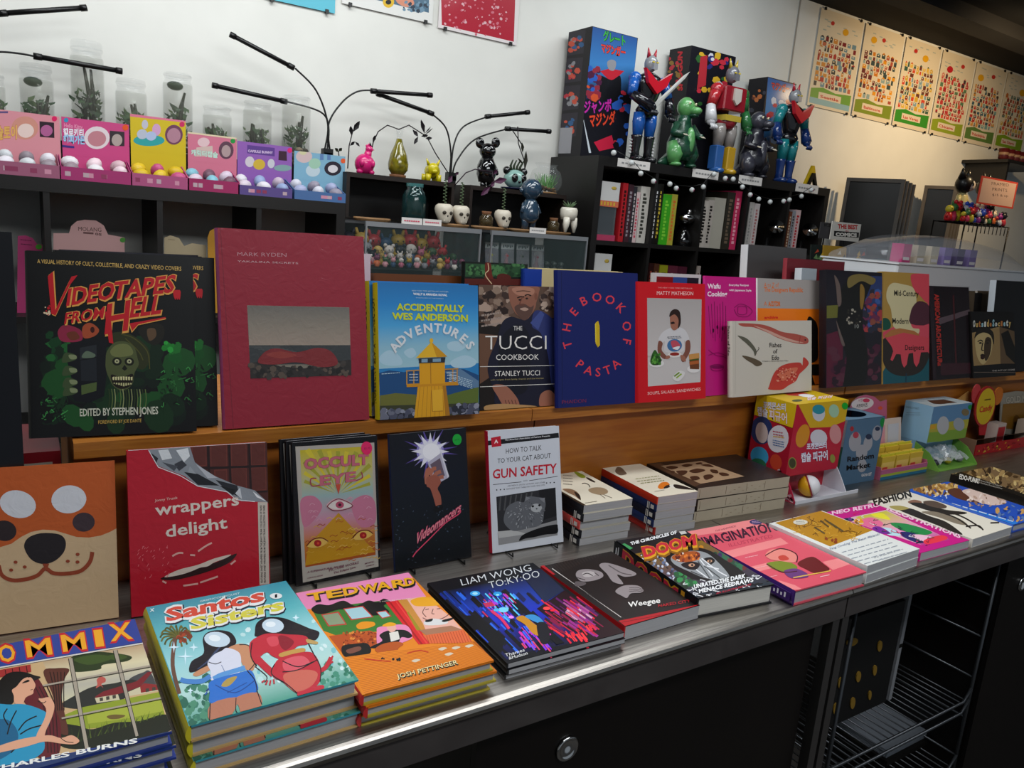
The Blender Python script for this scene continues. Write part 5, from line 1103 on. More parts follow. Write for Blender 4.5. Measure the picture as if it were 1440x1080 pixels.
# ivory boxed sets with the brown bird silhouette card
lay('set', 'boxed_card_set', 'upper ivory boxed set with a brown card of bird silhouettes on it', [(905, 650), (1040, 640), (1107, 672), (985, 685)], 0, .024, 2, cover='2a211c', spine='2c241e', hard=False, cat='box', pages=mat('ivory_box', 'b0a590', .6, noise=.06, nscale=20))
r_, w, h, t, c = BK['set']
a = Art(w, h, c, (780, 640, 4.235)); a.root, a.t = r_, t; a.fill('231b18'); a.poly('4a3426', 550, 45, 620, 42, 895, 168, 850, 182); a.poly('a08468', 625, 60, 885, 35, 1135, 132, 885, 168)
for q in ((660, 70, 700, 62, 740, 72, 700, 84), (760, 60, 800, 52, 830, 60, 790, 72), (810, 95, 860, 82, 910, 92, 880, 105, 840, 108), (730, 95, 790, 92, 800, 104, 770, 120), (880, 60, 930, 58, 960, 75, 920, 72), (900, 125, 940, 118, 960, 132, 915, 148), (940, 90, 980, 95, 985, 112, 950, 108), (820, 130, 860, 126, 880, 142, 840, 150), (990, 110, 1030, 112, 1050, 125, 1010, 128), (850, 50, 880, 46, 890, 54, 860, 58), (700, 92, 722, 96, 715, 106, 695, 100)): a.blob('3c241a', *q)
done(a)
lb = MB()
for k, x in enumerate((.03, .3, .52, .72)): lb.box((w*x, -.0002, .004), (w*x+.0006, .0004, t-.004), '8a7c68')
for k in range(9): lb.box((w*(.34+.045*k), -.0002, .006+(k % 3)*.004), (w*(.36+.045*k), .0004, .0065+(k % 3)*.004), '9a8a74')
lb.build('front_print', PG, r_, color=True)['kind'] = 'stuff'
stack_below(r_, 2, .0243, ['middle ivory boxed set in the stack beside the capsule toy box', 'lowest ivory boxed set in the stack beside the capsule toy box'], group='ivory boxed sets', jit=.003)

# second copies
r0 = BK['vhs'][0]; copy_tree(r0, 'second copy of the horror book, half hidden behind the first', M=Matrix.Translation((.034, .022, 0)) @ r0.matrix_world, group='horror books')
r0['group'] = 'horror books'
r0 = BK['occult'][0]; 
for k, lb in enumerate(('second copy of the pyramid and eyes comic, just behind the first', 'rearmost copy of the pyramid and eyes comic')):
    copy_tree(r0, lb, M=Matrix.Translation((-.006*(k+1), .010*(k+1), 0)) @ r0.matrix_world, group='pyramid comics')
r0['group'] = 'pyramid comics'
r0 = BK['awa'][0]; copy_tree(r0, 'second copy of the lighthouse book behind the first', M=Matrix.Translation((-.004, .025, 0)) @ r0.matrix_world, group='lighthouse books'); r0['group'] = 'lighthouse books'
def sleeve(key, dt=.0012, over=.004):
    r_, w, h, t, c = BK[key]; b = MB(); b.add([(-over, -.0005, t+dt), (w+over, -.0005, t+dt), (w+over, h+over, t+dt), (-over, h+over, t+dt), (-over, -.0005, 0), (w+over, -.0005, 0), (w+over, h+over, 0), (-over, h+over, 0)], [(0, 1, 2, 3), (4, 0, 3, 7), (1, 5, 6, 2)]); b.build('plastic_sleeve', glass_mat('sleeve_plastic', '202226', .07, .12), r_)
for k in ('occult', 'video', 'sleeve', 'red'): sleeve(k)
# wire easels behind the standing books
WIRE = mat('black_wire', '121212', .35, .6)
def easel(key, label, depth=.07):
    r_, w, h, t, c = BK[key]; M = r_.matrix_world; p0 = M @ Vector((w*.5, 0, 0)); x, y = p0.x, p0.y; q = thing('wire_easel', label, 'stand', (x, y, CT), group='wire easels')
    up = M.to_3x3() @ Vector((0, 1, 0)); f = .0025
    b = MB(); 
    for s in (-1, 1):
        xs = s*w*.32
        b.tube([(xs, -t-.018, f+.006), (xs, -t-.02, f), (xs, f+.004, f), (xs+up.x*h*.6, up.y*h*.6+.006, h*.6), (0, up.y*h*.8+.006, h*.8)], .0014, 6)
    b.build('front_frame', WIRE, q)
    b = MB(); b.tube([(0, up.y*h*.7+.008, h*.7), (w*.25, depth, f), (-w*.25, depth, f), (0, up.y*h*.7+.008, h*.7)], .0014, 6); b.build('rear_leg', WIRE, q)
easel('occult', 'black wire easel holding up the pyramid comic'); easel('video', 'black wire easel holding up the bright tape comic'); easel('gun', 'black wire easel holding up the white gun safety book'); easel('wrap', 'black wire easel behind the chocolate wrapper book', .08)

# plain book standing behind others: only its top shows
def back(key, name, label, TL, TR, dy, t, hgt, cover, pages=PAGE, spine=None, wrap=None, cat='book', group=None, hard=False, y=None, n=0, labels=()):
    """stands on the riser shelf dy behind its edge; its top edge is seen between two points of the photo"""
    Y = YS+dy; a_, b_ = onY(*TL, Y), onY(*TR, Y); x0, x1 = a_[0], b_[0]; H = (a_[2]+b_[2])/2-ZS
    M = Matrix.Translation((x0, Y+t+H*.10, ZS)) @ Matrix.Rotation(R(84), 4, 'X')
    r_ = thing(name, label, cat, M=M, group=group); book_mesh(r_, float(x1-x0), float(H), t, cover, spine, hard, pages, wrap); BK[key] = (r_, float(x1-x0), float(H), t, None)
    for k in range(n): copy_tree(r_, labels[k], M=Matrix.Translation((.004*(-1)**k, (t+.001)*(k+1), 0)) @ M, group=group)
    return r_
back('pap', 'paperback_book', 'front white-edged paperback in the row behind the horror book', (84, 357), (292, 366), .07, .013, 0, '1a1a22', mat('white_pages', 'e8e6e4', .7), n=3, labels=['second white-edged paperback in the row behind the horror book', 'third white-edged paperback in the row behind the horror book', 'rearmost white-edged paperback in the row behind the horror book'], group='white-edged paperbacks behind the horror book')
WP = mat('white_pages', 'e8e6e4', .7)
back('pk', 'paperback_book', 'pale pink paperback peeping out right of the magenta book', (500, 357), (538, 362), .09, .012, 0, 'c8b4bc', WP)
back('br', 'paperback_book', 'brown paperback with white pages behind the lighthouse book', (541, 383), (668, 398), .09, .022, 0, '6a3a1c', WP)
back('gr', 'hardcover_book', 'tall dark hardcover with green trees behind the bearded man cookbook', (674, 371), (764, 375), .055, .012, 0, '101410', WP, hard=True)
r_, w, h, t, c = BK['gr']; a = Art(w, h, [(674, 371), (764, 375), (766, 560), (676, 560)], (600, 350, 4)); a.root, a.t = r_, t
a.fill('141a14'); a.poly('2c5030', 300, 95, 640, 105, 640, 170, 300, 165); a.spots(['3a6a3c', '1e3a22', '4a7a48'], 90, 305, 100, 640, 165, 6, 14, 3); a.blob('6a2418', 410, 95, 440, 95, 450, 150, 470, 215, 430, 200, 400, 215, 410, 160); a.poly('5a2018', 290, 175, 650, 180, 650, 215, 290, 210); a.curve('d8b890', 5, 425, 95, 430, 130, 412, 155, 450, 205); a.blob('5a2018', 480, 160, 520, 150, 560, 170, 540, 215, 490, 215); done(a)
back('bl', 'hardcover_book', 'blue hardcover half hidden between the cookbook and the navy pasta book', (758, 381), (784, 382), .045, .01, 0, '1c3c98')
back('mg', 'magazine', 'front cream magazine behind the navy pasta book', (772, 380), (898, 386), .11, .006, 0, 'c8b888', WP, n=3, labels=['second magazine behind the navy pasta book', 'third magazine behind the navy pasta book', 'rearmost magazine behind the navy pasta book'], group='magazines behind the navy pasta book')
back('wf', 'picture_book', 'white edged picture book behind the red cookbook', (943, 386), (1010, 390), .07, .01, 0, 'c9c9c9', WP)
r_, w, h, t, c = BK['wf']; a = Art(w, h, [(943, 386), (1010, 390), (1010, 556), (943, 560)]); a.root, a.t = r_, t; a.rect01(.06, .05, .95, .97, '7a1418'); a.rect01(.4, .8, .7, .97, '2c4a8a'); a.rect01(.7, .5, .95, .97, '1c1c28'); done(a)
# the black book nearest the camera at the left edge
def plain(name, label, cat, x0, x1, y0, t, z0, z1, cover, spine=None, pages=PAGE, hard=True, wrap=None, tilt=84, group=None):
    M = Matrix.Translation((x0, y0+t, z0)) @ Matrix.Rotation(R(tilt), 4, 'X'); r_ = thing(name, label, cat, M=M, group=group)
    book_mesh(r_, x1-x0, z1-z0, t, cover, spine, hard, pages, wrap); return r_
pr = onY(33, 640, 1.075); pt = onY(26, 329, 1.10)
r_ = thing('red_carton', 'red carton with a barcode under the horror book at the left end of the riser', 'box', (-.045, 1.16, CT)); b = MB(); b.box((0, 0, 0), (.085, .15, .20), '6a0e18'); b.build('carton', PG, r_, color=True); b = MB(); b.box((.035, -.0006, .155), (.075, -.0001, .185), '8a8478'); b.build('barcode_label', PM, r_, color=True)
lk = plain('hardcover_book', 'black hardcover cut off by the left edge of the photo', 'book', pr[0]-.26, pr[0], 1.09, .02, CT, float(pt[2]), '0e1016')
# transparent bags and boxed frames standing behind at the right
plk = glass_mat('sleeve_plastic', '202226', .07, .12)
def slab(name, label, q, dy, t, col, board, cat='comic', n=0):
    Y = YS+dy; a_, b_ = onY(*q[0], Y), onY(*q[1], Y); z1 = (a_[2]+b_[2])/2
    r_ = plain(name, label, cat, float(a_[0]), float(b_[0]), Y, t, ZS, float(z1)+.002, col, board, WP, False)
    b = MB(); w = float(b_[0]-a_[0]); h = float(z1-ZS); b.add([(-.002, 0, t+.0007), (w+.002, 0, t+.0007), (w+.002, h+.004, t+.0007), (-.002, h+.004, t+.0007)], [(0, 1, 2, 3)]); b.build('plastic_sleeve', plk, r_); return r_
slab('framed_print', 'grey bagged print with a pale edge behind the orange design book', ((1067, 347), (1150, 352)), .17, .022, '4c4a4a', 'd8dce0', 'print')
slab('framed_print', 'dark red bagged print behind the crowned figure comic', ((1122, 366), (1203, 370)), .10, .012, '6a1822', '9a3a44', 'print')
slab('comic_book', 'bagged comic with a silver edge just left of the crowned figure comic', ((1142, 380), (1163, 381)), .065, .02, 'a8b0b8', 'd0d8e0')
slab('comic_book', 'black bagged comic at the right end of the riser shelf', ((1416, 396), (1470, 400)), -.005+.012, .018, '0c0c10', 'a8b0b8')
for k in range(6):
    slab('comic_book', ('grey', 'brown', 'dark', 'tan', 'smoky', 'dull')[k]+' bagged comic in the row above the sepia portrait, ' + ('leftmost', 'second from left', 'third from left', 'third from right', 'second from right', 'rightmost')[k], ((1358+k*9.5, 414-k % 2*3), (1374+k*9.5, 414-k % 2*3)), .05+.012*k, .009, ('3a3836', '5a4c3c', '2c2a2a', '6a5a48', '44403c', '54504c')[k], '8a8680')

# ------------------------------------------------------------------ cartons and counter displays
def M_front(x0, y0, z0): return Matrix(((1, 0, 0, x0), (0, 0, -1, y0), (0, 1, 0, z0), (0, 0, 0, 1)))
def M_side(x0, y1, z0): return Matrix(((0, 0, -1, x0), (-1, 0, 0, y1), (0, 1, 0, z0), (0, 0, 0, 1)))
def M_top(x0, y0, z1): return Matrix(((1, 0, 0, x0), (0, 1, 0, y0), (0, 0, 1, z1), (0, 0, 0, 1)))
class Face(Art):
    def on(s, root, M, loc, name, m=None):
        Mi = Matrix.Translation((-loc[0], -loc[1], -loc[2])) @ M; q = min(1., .0007/max(s.z, 1e-9))
        s.mb.v = [tuple(Mi @ Vector((x, y, z*q+.00015))) for x, y, z in s.mb.v]; return s.mb.build(name, m or PG, root, color=True)
def pc(*P): return [tuple(proj(p)) for p in P]
def face_front(x0, x1, y0, z0, z1, cr, corners=None):
    f = Face(x1-x0, z1-z0, corners or pc((x0, y0, z1), (x1, y0, z1), (x1, y0, z0), (x0, y0, z0)), cr); f.M = M_front(x0, y0, z0); return f
def face_side(x0, y0, y1, z0, z1, cr, corners=None):
    f = Face(y1-y0, z1-z0, corners or pc((x0, y1, z1), (x0, y0, z1), (x0, y0, z0), (x0, y1, z0)), cr); f.M = M_side(x0, y1, z0); return f
def face_top(x0, x1, y0, y1, z1, cr, corners=None):
    f = Face(x1-x0, y1-y0, corners or pc((x0, y1, z1), (x1, y1, z1), (x1, y0, z1), (x0, y0, z1)), cr); f.M = M_top(x0, y0, z1); return f
CARD = mat('white_card', 'd6d6da', .6)
# capsule toy dispenser (the cartoon creatures of its print are left out)
x0, x1, y0, y1, zb, z1 = 1.403, 1.587, 1.02, 1.127, .952, 1.1155
L0 = (x0, y0, CT); r_ = thing('capsule_toy_dispenser', 'yellow and red carton of capsule toys with a scoop tray', 'box', L0)
b = MB(); b.box((0, 0, zb-CT), (x1-x0, y1-y0, z1-CT)); b.box((0, .03, 0), (x1-x0, y1-y0, zb-CT)); b.build('carton', mat('red_card', 'b01c30', .45), r_)
cr = (1030, 530, 5.686)
f = face_side(x0, y0, y1, zb, z1, cr, [(1060, 543), (1120.6, 568), (1104, 662), (1041, 651)]); f.fill('a81830')
f.poly('d8b81c', 165, 75, 525, 210, 480, 388, 135, 262); f.line('2a1808', 4, 135, 262, 480, 388); f.text2('포켓몬스터', 232, 205, 430, 252, 46, 'e4e4ee', '2a4a9a', o=.02, bold=.03); f.text2('캡슐', 172, 262, 275, 290, 62, 'e4e4ee', '3a2a7a', o=.02, bold=.03); f.text2('피규어', 288, 300, 440, 345, 62, 'e8e0e8', 'c02048', o=.02, bold=.03)
f.ell('24386a', 210, 400, 110, 120, -10); f.ell('c8b8b4', 215, 420, 60, 90, -10); f.ell('3a9ac8', 190, 620, 90, 80); f.ell('2a6a4a', 180, 690, 80, 50); f.ell('c8442c', 345, 650, 50, 60)
f.ell('dcdce4', 362, 470, 88, 108, 15); f.bars('b02848', 320, 410, 410, 425, 2, 22, 10, 1); f.bars('d8a82a', 320, 450, 420, 460, 1, 20, 10, 2); f.bars('2a6aa8', 320, 480, 420, 495, 3, 18, 7, 4)
f.on(r_, f.M, L0, 'side_print')
f = face_front(x0, x1, y0, zb, z1, cr, [(1120.6, 568), (1193.5, 561), (1174, 648), (1104, 662)]); f.fill('b01830')
f.poly('c8a41c', 525, 210, 935, 165, 900, 330, 780, 380, 620, 390); f.ell('c8881c', 560, 450, 50, 90, 20); f.ell('c0c4cc', 690, 280, 50, 60); f.ell('2a8a9a', 690, 250, 50, 36); f.ell('9ac0a0', 810, 260, 40, 50); f.ell('c88a8a', 815, 430, 45, 70)
f.ell('c8c8d0', 685, 460, 66, 60); f.text2('포켓몬스터', 590, 545, 745, 530, 36, 'e4e4ee', '2a4a9a', o=.02, bold=.03); f.text2('캡슐 피규어', 545, 636, 750, 608, 52, 'e4e4ee', '3a3a8a', o=.02, bold=.03); f.ell('14a02a', 896, 222, 24, 26); f.ell('8a8a3a', 475, 650, 32, 42); f.ell('3a3a1a', 475, 650, 26, 35); f.ell('8a8a3a', 786, 605, 20, 30)
f.on(r_, f.M, L0, 'front_print')
f = face_top(x0, x1, y0, y1, z1, cr, [(1060, 543), (1132, 540), (1193.5, 561), (1120.6, 568)]); f.fill('c8a81c'); f.blob('b02820', 385, 80, 420, 68, 520, 75, 600, 110, 580, 125, 500, 118, 430, 105); f.text2('캡슐 피규어', 590, 165, 780, 150, 26, 'e4d8e0', 'c02848', o=.02, bold=.03); f.ell('3a4a1c', 510, 168, 45, 14); f.blob('e8e8ec', 510, 105, 560, 100, 640, 120, 600, 135, 530, 120)
f.on(r_, f.M, L0, 'top_print')
tr = MB(); yt = .985-y0
for s, c_ in ((0, 'b82a48'), (x1-x0-.002, 'd4d6de')):
    prof = [(yt, .0)]+[(yt+(.035-yt)*(k/7.), .003+.075*math.sin(math.pi/2*k/7)) for k in range(8)]+[(.035, 0)]
    vs = [(s, y, z) for y, z in prof]+[(s+.002, y, z) for y, z in prof]; n = len(prof)
    tr.add(vs, [tuple(range(n))[::-1], tuple(range(n, 2*n))]+[(i, (i+1) % n, n+(i+1) % n, n+i) for i in range(n)], c_)
tr.box((.002, yt, .0), (x1-x0-.002, .03, .0015), 'd4d6de'); tr.box((.0, yt-.002, 0), (x1-x0+.04, yt, .008), 'd4d6de')
rnd = random.Random(3)
for k in range(36):
    y_ = yt+.006+rnd.uniform(0, .05); zt = .075*math.sin(math.pi/2*min(1, (y_-yt)/(.035-yt)))-.008; z_ = rnd.uniform(.002, max(.004, zt)); s = .005
    tr.add([(-.0002, y_-s, z_), (-.0002, y_+s, z_), (-.0002, y_, z_+s)], [(0, 1, 2)], rnd.choice(['d88a9a', 'e0c8cc', '8a1428']))
tr.build('tray', PG, r_, color=True)
def capsule(x, y, z, rr, c1, c2, label, rot=(0, 0, 0)):
    q = thing('toy_capsule', label, 'capsule', (x, y, z)); M = Matrix.Rotation(R(rot[0]), 4, 'X') @ Matrix.Rotation(R(rot[1]), 4, 'Y')
    for nm, s, c_ in (('lower_half', -1, c1), ('upper_half', 1, c2)):
        b = MB(); b.lathe([(rr*math.cos(R(a)), s*rr*math.sin(R(a))) for a in (0, 15, 30, 45, 60, 75, 89)], n=20, col=c_); b.v = [tuple(M @ Vector(p)) for p in b.v]; b.build(nm, PG, q, color=True)
    b = MB(); b.lathe([(rr*1.0, -.0015), (rr*1.05, -.001), (rr*1.05, .001), (rr, .0015)], n=20, col='8a1428'); b.v = [tuple(M @ Vector(p)) for p in b.v]; b.build('rim', PG, q, color=True)
capsule(1.475, 1.008, CT+.0265, .024, 'd09a1c', 'dcdce0', 'yellow and white toy capsule in the scoop tray', (60, 40, 0))
# blue carton
x0, x1, y0, y1, z1 = 1.612, 1.762, 1.03, 1.125, 1.062
L0 = (x0, y0, CT); r_ = thing('toy_carton', 'slate blue toy carton with black market lettering and an open oval top', 'box', L0)
b = MB(); t_ = .002; b.box((0, 0, 0), (x1-x0, t_, z1-CT)); b.box((0, y1-y0-t_, 0), (x1-x0, y1-y0, z1-CT)); b.box((0, t_, 0), (t_, y1-y0-t_, z1-CT)); b.box((x1-x0-t_, t_, 0), (x1-x0, y1-y0-t_, z1-CT)); b.box((t_, t_, 0), (x1-x0-t_, y1-y0-t_, t_))
# lid with an oval hole
n = 24; O_ = []; I_ = []
for k in range(n):
    a_ = 2*math.pi*k/n; I_.append(((x1-x0)/2+.052*math.cos(a_), (y1-y0)/2+.032*math.sin(a_), z1-CT)); c_, s_ = math.cos(a_), math.sin(a_); m_ = max(abs(c_), abs(s_)); O_.append(((x1-x0)/2*(1+c_/m_), (y1-y0)/2*(1+s_/m_), z1-CT))
b.add(O_+I_, [(k, (k+1) % n, n+(k+1) % n, n+k) for k in range(n)]); b.build('carton', mat('slate_card', '5a7a94', .5), r_)
f = face_front(x0, x1, y0, CT, z1, cr, [(1192, 590), (1246, 586), (1230, 686), (1178, 696)]); f.fill('4a6882'); f.ell('a02830', 958, 420, 16, 24); f.ell('14803a', 1208, 375, 22, 44)
for cx, cy, rx, ry in ((985, 540, 50, 90), (1090, 560, 36, 70), (1160, 470, 36, 70), (1040, 640, 46, 70), (1045, 760, 36, 60)): f.ell('9a9aa0', cx, cy, rx, ry, 5)
f.ell('a83a4a', 990, 480, 24, 30); f.ell('24304a', 1095, 500, 24, 26); f.ell('24304a', 1165, 430, 20, 20)
f.text('Random', 925, 722, 1138, 695, 46, '101216', bold=.03); f.text('Market', 920, 800, 1110, 775, 46, '101216', bold=.03); f.text('GACHA GET', 1040, 858, 1120, 846, 24, 'c8c8cc', bold=.04); f.on(r_, f.M, L0, 'front_print')
f = face_side(x0, y0, y1, CT, z1, cr); f.fill('a8acb4'); f.rect01(0, .2, 1, .6, '3a6a5a'); f.on(r_, f.M, L0, 'side_print')
# pink header display behind, yellow surprise boxes in a pink tray
def outline(root, poly, t, col, name, m=PM, back_='8a7a70'):
    b = MB(); n = len(poly); b.prism(poly, 0, t, back_); b.c[0] = hexc(col); return b.build(name, m, root, color=True)
hy = 1.118
def hp(*q): return [tuple(onY(x, y, hy)[[0, 2]]) for x, y in q]
P_ = hp((1195, 575), (1198, 566), (1207, 558), (1218, 555), (1230, 558), (1238, 565), (1247, 562), (1247, 600), (1195, 605)); rx, rz = P_[0]
r_ = thing('display_header', 'pink card header with a white oval behind the slate blue carton', 'sign', (rx, hy, CT)); outline(r_, [(x-rx, z-CT) for x, z in P_]+[] , .002, 'b85a78', 'card')
f = Face(.2, .2, pc((rx, hy, CT+.2), (rx+.2, hy, CT+.2), (rx+.2, hy, CT), (rx, hy, CT)), (1030, 530, 5.686)); f.ell('d8cccc', 1040, 215, 90, 48, -8); f.ell('c83a5a', 1070, 188, 28, 16); f.text('사탕', 1005, 200, 1045, 196, 22, 'a83a5a'); f.text('서프라이즈', 990, 245, 1080, 236, 24, '2a2024', bold=.02); f.ell('d8502c', 1182, 248, 18, 14); f.on(r_, M_front(rx, hy, CT), (rx, hy, CT), 'card_print')
x0, x1, y0, y1 = 1.772, 1.978, 1.02, 1.098
L0 = (x0, y0, CT); r_ = thing('display_tray', 'pink and lime counter tray holding small yellow boxes', 'tray', L0)
b = MB(); w_ = x1-x0; d_ = y1-y0; b.box((0, 0, 0), (w_, .002, .026)); b.box((0, .002, 0), (.002, d_, .032)); b.box((w_-.002, .002, 0), (w_, d_, .032)); b.box((.002, .002, 0), (w_-.002, d_, .002)); b.build('tray_body', mat('pink_card', 'b8607c', .5), r_)
b = MB(); b.add([(.004, d_-.01, .002), (w_-.004, d_-.01, .002), (w_-.004, d_+.012, .125), (.004, d_+.012, .125)], [(0, 1, 2, 3)], 'c8b4a8'); b.add([(.02, d_-.0011, .055), (w_*.33, d_-.0011, .055), (w_*.33, d_+.0086, .11), (.02, d_+.0086, .11)], [(0, 1, 2, 3)], 'c8a870'); b.add([(w_*.38, d_-.0011, .055), (w_*.62, d_-.0011, .055), (w_*.62, d_+.0086, .11), (w_*.38, d_+.0086, .11)], [(0, 1, 2, 3)], 'c88a94'); b.add([(w_*.68, d_-.0011, .055), (w_*.92, d_-.0011, .055), (w_*.92, d_+.0086, .11), (w_*.68, d_+.0086, .11)], [(0, 1, 2, 3)], 'b8b8c0'); b.build('header_card', PM, r_, color=True)
f = face_front(x0, x1, y0, CT, CT+.026, (1220, 530, 6.545), None); f.fill('a85a80'); f.rect01(0, 0, 1, .3, '2c6a88'); f.rect01(0, .3, 1, .55, '9aa83a'); f.spots(['1c5a2c'], 5, 110, 950, 200, 1000, 10, 20, 2); f.spots(['1c5a2c'], 6, 470, 900, 540, 960, 10, 20, 3); f.on(r_, f.M, L0, 'front_print')
for k in range(6):
    c_, rw = k % 3, k//3; bx = x0+.012+c_*.062; by = y0+.010+rw*.032
    wrd = (('left', 'middle', 'right')[c_], ('front', 'back')[rw]); q = thing('toy_box', 'small yellow toy box, %s of the %s row in the pink tray' % wrd, 'box', (bx, by, CT+.0022), group='yellow toy boxes')
    hh = .052+.012*rw; b = MB(); b.box((0, 0, 0), (.058, .028, hh), 'c8a83a'); b.build('carton', PG, q, color=True)
    b = MB(); b.box((.003, -.0004, .004), (.055, -.0001, hh-.014), 'd8b860'); b.box((.006, -.0006, .008), (.028, -.0004, .026), 'c84a3a'); b.box((.034, -.0006, .012), (.052, -.0004, .02), 'c89ab0'); b.build('front_print', PM, q, color=True)['kind'] = 'stuff'
    b = MB(); b.box((0, .004, hh), (.058, .006, hh+.006), 'c8c030'); b.build('lid_flap', PG, q, color=True)
# light blue and green carton with a scoop tray
x0, x1, y0, y1, z1 = 2.012, 2.205, 1.05, 1.127, 1.065
zb = .965; L0 = (x0, y0, CT); r_ = thing('toy_carton', 'sky blue and green toy carton with a window in its lid', 'box', L0); cr = (1220, 530, 6.545)
b = MB(); b.box((0, 0, zb-CT), (x1-x0, y1-y0, z1-CT)); b.box((0, .03, 0), (x1-x0, y1-y0, zb-CT)); b.build('carton', mat('sky_card', '7aa0bc', .45), r_)
f = face_front(x0, x1, y0, zb, z1, cr, [(1315, 569), (1366, 564), (1353, 621), (1306, 632)]); f.fill('5a82a8'); f.poly('a8a03a', 540, 470, 940, 400, 880, 600, 570, 650); f.poly('7a9a3a', 540, 560, 900, 500, 880, 610, 560, 660); f.poly('c8982a', 545, 480, 640, 465, 635, 510, 545, 520); f.ell('b0b0b4', 700, 470, 50, 100, 5); f.ell('9aa0a8', 830, 460, 44, 70); f.ell('7a6a4a', 890, 330, 30, 40); f.ell('14803a', 938, 275, 22, 30); f.on(r_, f.M, L0, 'front_print')
f = face_side(x0, y0, y1, zb, z1, cr, [(1250, 553), (1315, 569), (1306, 632), (1242, 612)]); f.fill('8ab4d0'); f.text('THE WORLD OF PEANUTS', 200, 235, 400, 270, 22, '4a5a6a'); f.bars('6a7a8a', 210, 290, 430, 310, 2, 22, 5, 2); f.on(r_, f.M, L0, 'side_print')
f = face_top(x0, x1, y0, y1, z1, cr, [(1250, 553), (1302, 549), (1366, 564), (1315, 569)]); f.fill('a8b4bc'); f.poly('4a3024', 430, 170, 590, 165, 790, 212, 640, 225, 560, 215); f.on(r_, f.M, L0, 'top_print')
b = MB(); 
for s in (0, x1-x0-.002):
    prof = [(-.045, 0), (-.045, .004), (-.03, .022), (-.012, .042), (.03, .062), (.03, 0)]; vs = [(s, y, z) for y, z in prof]+[(s+.002, y, z) for y, z in prof]; n = 6
    b.add(vs, [tuple(range(n))[::-1], tuple(range(n, 2*n))]+[(i, (i+1) % n, n+(i+1) % n, n+i) for i in range(n)])
b.box((.002, -.045, 0), (x1-x0-.002, .03, .0015)); b.build('tray', mat('green_card', '6a9a3c', .5), r_)
rnd = random.Random(5); b = MB()
q = thing('wrapped_toys', 'crumpled clear bags of small toys in the green scoop tray', 'toys', (x0+.02, y0-.035, CT+.004))
vs = []; fs = []; nx, ny = 14, 6
for j in range(ny):
    for i in range(nx): vs.append((i*.011, j*.011, .006+.020*abs(math.sin(i*1.3+j*.9))*(.5+.5*math.sin(math.pi*i/(nx-1)))+j*.004+rnd.uniform(0, .006)))
for j in range(ny-1):
    for i in range(nx-1): fs.append((j*nx+i, j*nx+i+1, (j+1)*nx+i+1, (j+1)*nx+i))
b.add(vs, fs); b.build('clear_bag', glass_mat('crumpled_film', 'd0d4dc', .35, .15), q)
for k in range(5):
    b = MB(); b.ball((.015+k*.030, .02+(k % 2)*.018, .009), (.011, .009, .009), ('3a3a44', 'c8c8cc', 'a8982a', '24242c', '8a8a94')[k]); b.build('toy_piece', PG, q, color=True)
# red and brown candy tray, round candy sign, cave sign
x0, y0 = 2.30, 1.06
r_ = thing('candy_tray', 'brown card tray with a red and gold patterned front behind the wrapped toys', 'tray', (x0, y0, CT)); b = MB()
b.box((0, 0, 0), (.42, .003, .03), 'a01c20'); rnd = random.Random(4)
for k in range(40): u = rnd.uniform(.005, .40); v = rnd.uniform(.003, .022); b.add([(u, -.0003, v), (u+.012, -.0003, v+.002), (u+.007, -.0003, v+.007)], [(0, 1, 2)], rnd.choice(['c89a1c', 'd8b83a', '6a1014', 'c8442c']))
b.box((0, .003, 0), (.003, .06, .045), '8a6a54'); b.box((.417, .003, 0), (.42, .06, .045), '8a6a54'); b.box((.003, .003, 0), (.417, .06, .003), '8a6a54'); b.build('tray_body', PM, r_, color=True)
b = MB(); b.add([(0, .06, .02), (.42, .06, .02), (.42, .004, .045), (0, .004, .045)], [(0, 1, 2, 3)], '6a5648'); b.build('inner_card', PM, r_, color=True)
Y_ = 1.115; P0 = onY(1385, 605, Y_); r_ = thing('candy_sign', 'red and yellow oval candy sign with two stems', 'sign', (float(P0[0]), Y_, CT))
def hp2(Y, *q): return [(float(onY(x, y, Y)[0]-P0[0]), float(onY(x, y, Y)[2]-CT)) for x, y in q]
def oval(cx, cy, rx, ry, rot, Y=Y_, n=22): return hp2(Y, *[(cx+rx*math.cos(t)*math.cos(R(rot))-ry*math.sin(t)*math.sin(R(rot)), cy+rx*math.cos(t)*math.sin(R(rot))+ry*math.sin(t)*math.cos(R(rot))) for t in (2*math.pi*k/n for k in range(n))])
b = MB(); b.prism(oval(1373, 554, 5.5, 14, 12), .0, .003, 'b83a3c'); b.prism(oval(1404, 557, 6, 13, 15), .0, .003, 'b8641c'); b.build('wing_card', PM, r_, color=True)['kind'] = 'stuff'
b = MB(); b.prism(oval(1383.5, 571, 14, 29, 12), -.004, -.001, 'a02020'); b.prism(oval(1384, 571, 12.2, 26, 12), -.0045, -.0041, 'c8a81c'); b.prism(hp2(Y_, (1377, 592), (1388, 592), (1388, 612), (1377, 612)), -.0005, .0025, 'b02028'); b.build('oval_card', PM, r_, color=True)['kind'] = 'stuff'
f = Face(.2, .2, pc((P0[0]-.05, Y_, CT+.2), (P0[0]+.15, Y_, CT+.2), (P0[0]+.15, Y_, CT), (P0[0]-.05, Y_, CT)), (1220, 530, 6.545)); f.text('Candy', 1012, 325, 1130, 300, 56, 'c02418', bold=.02, dx=8); f.text('SURPRISE', 1060, 215, 1118, 207, 12, '3a2008', bold=.03); f.on(r_, M_front(P0[0]-.05, Y_-.005, CT), (P0[0], Y_, CT), 'oval_print')
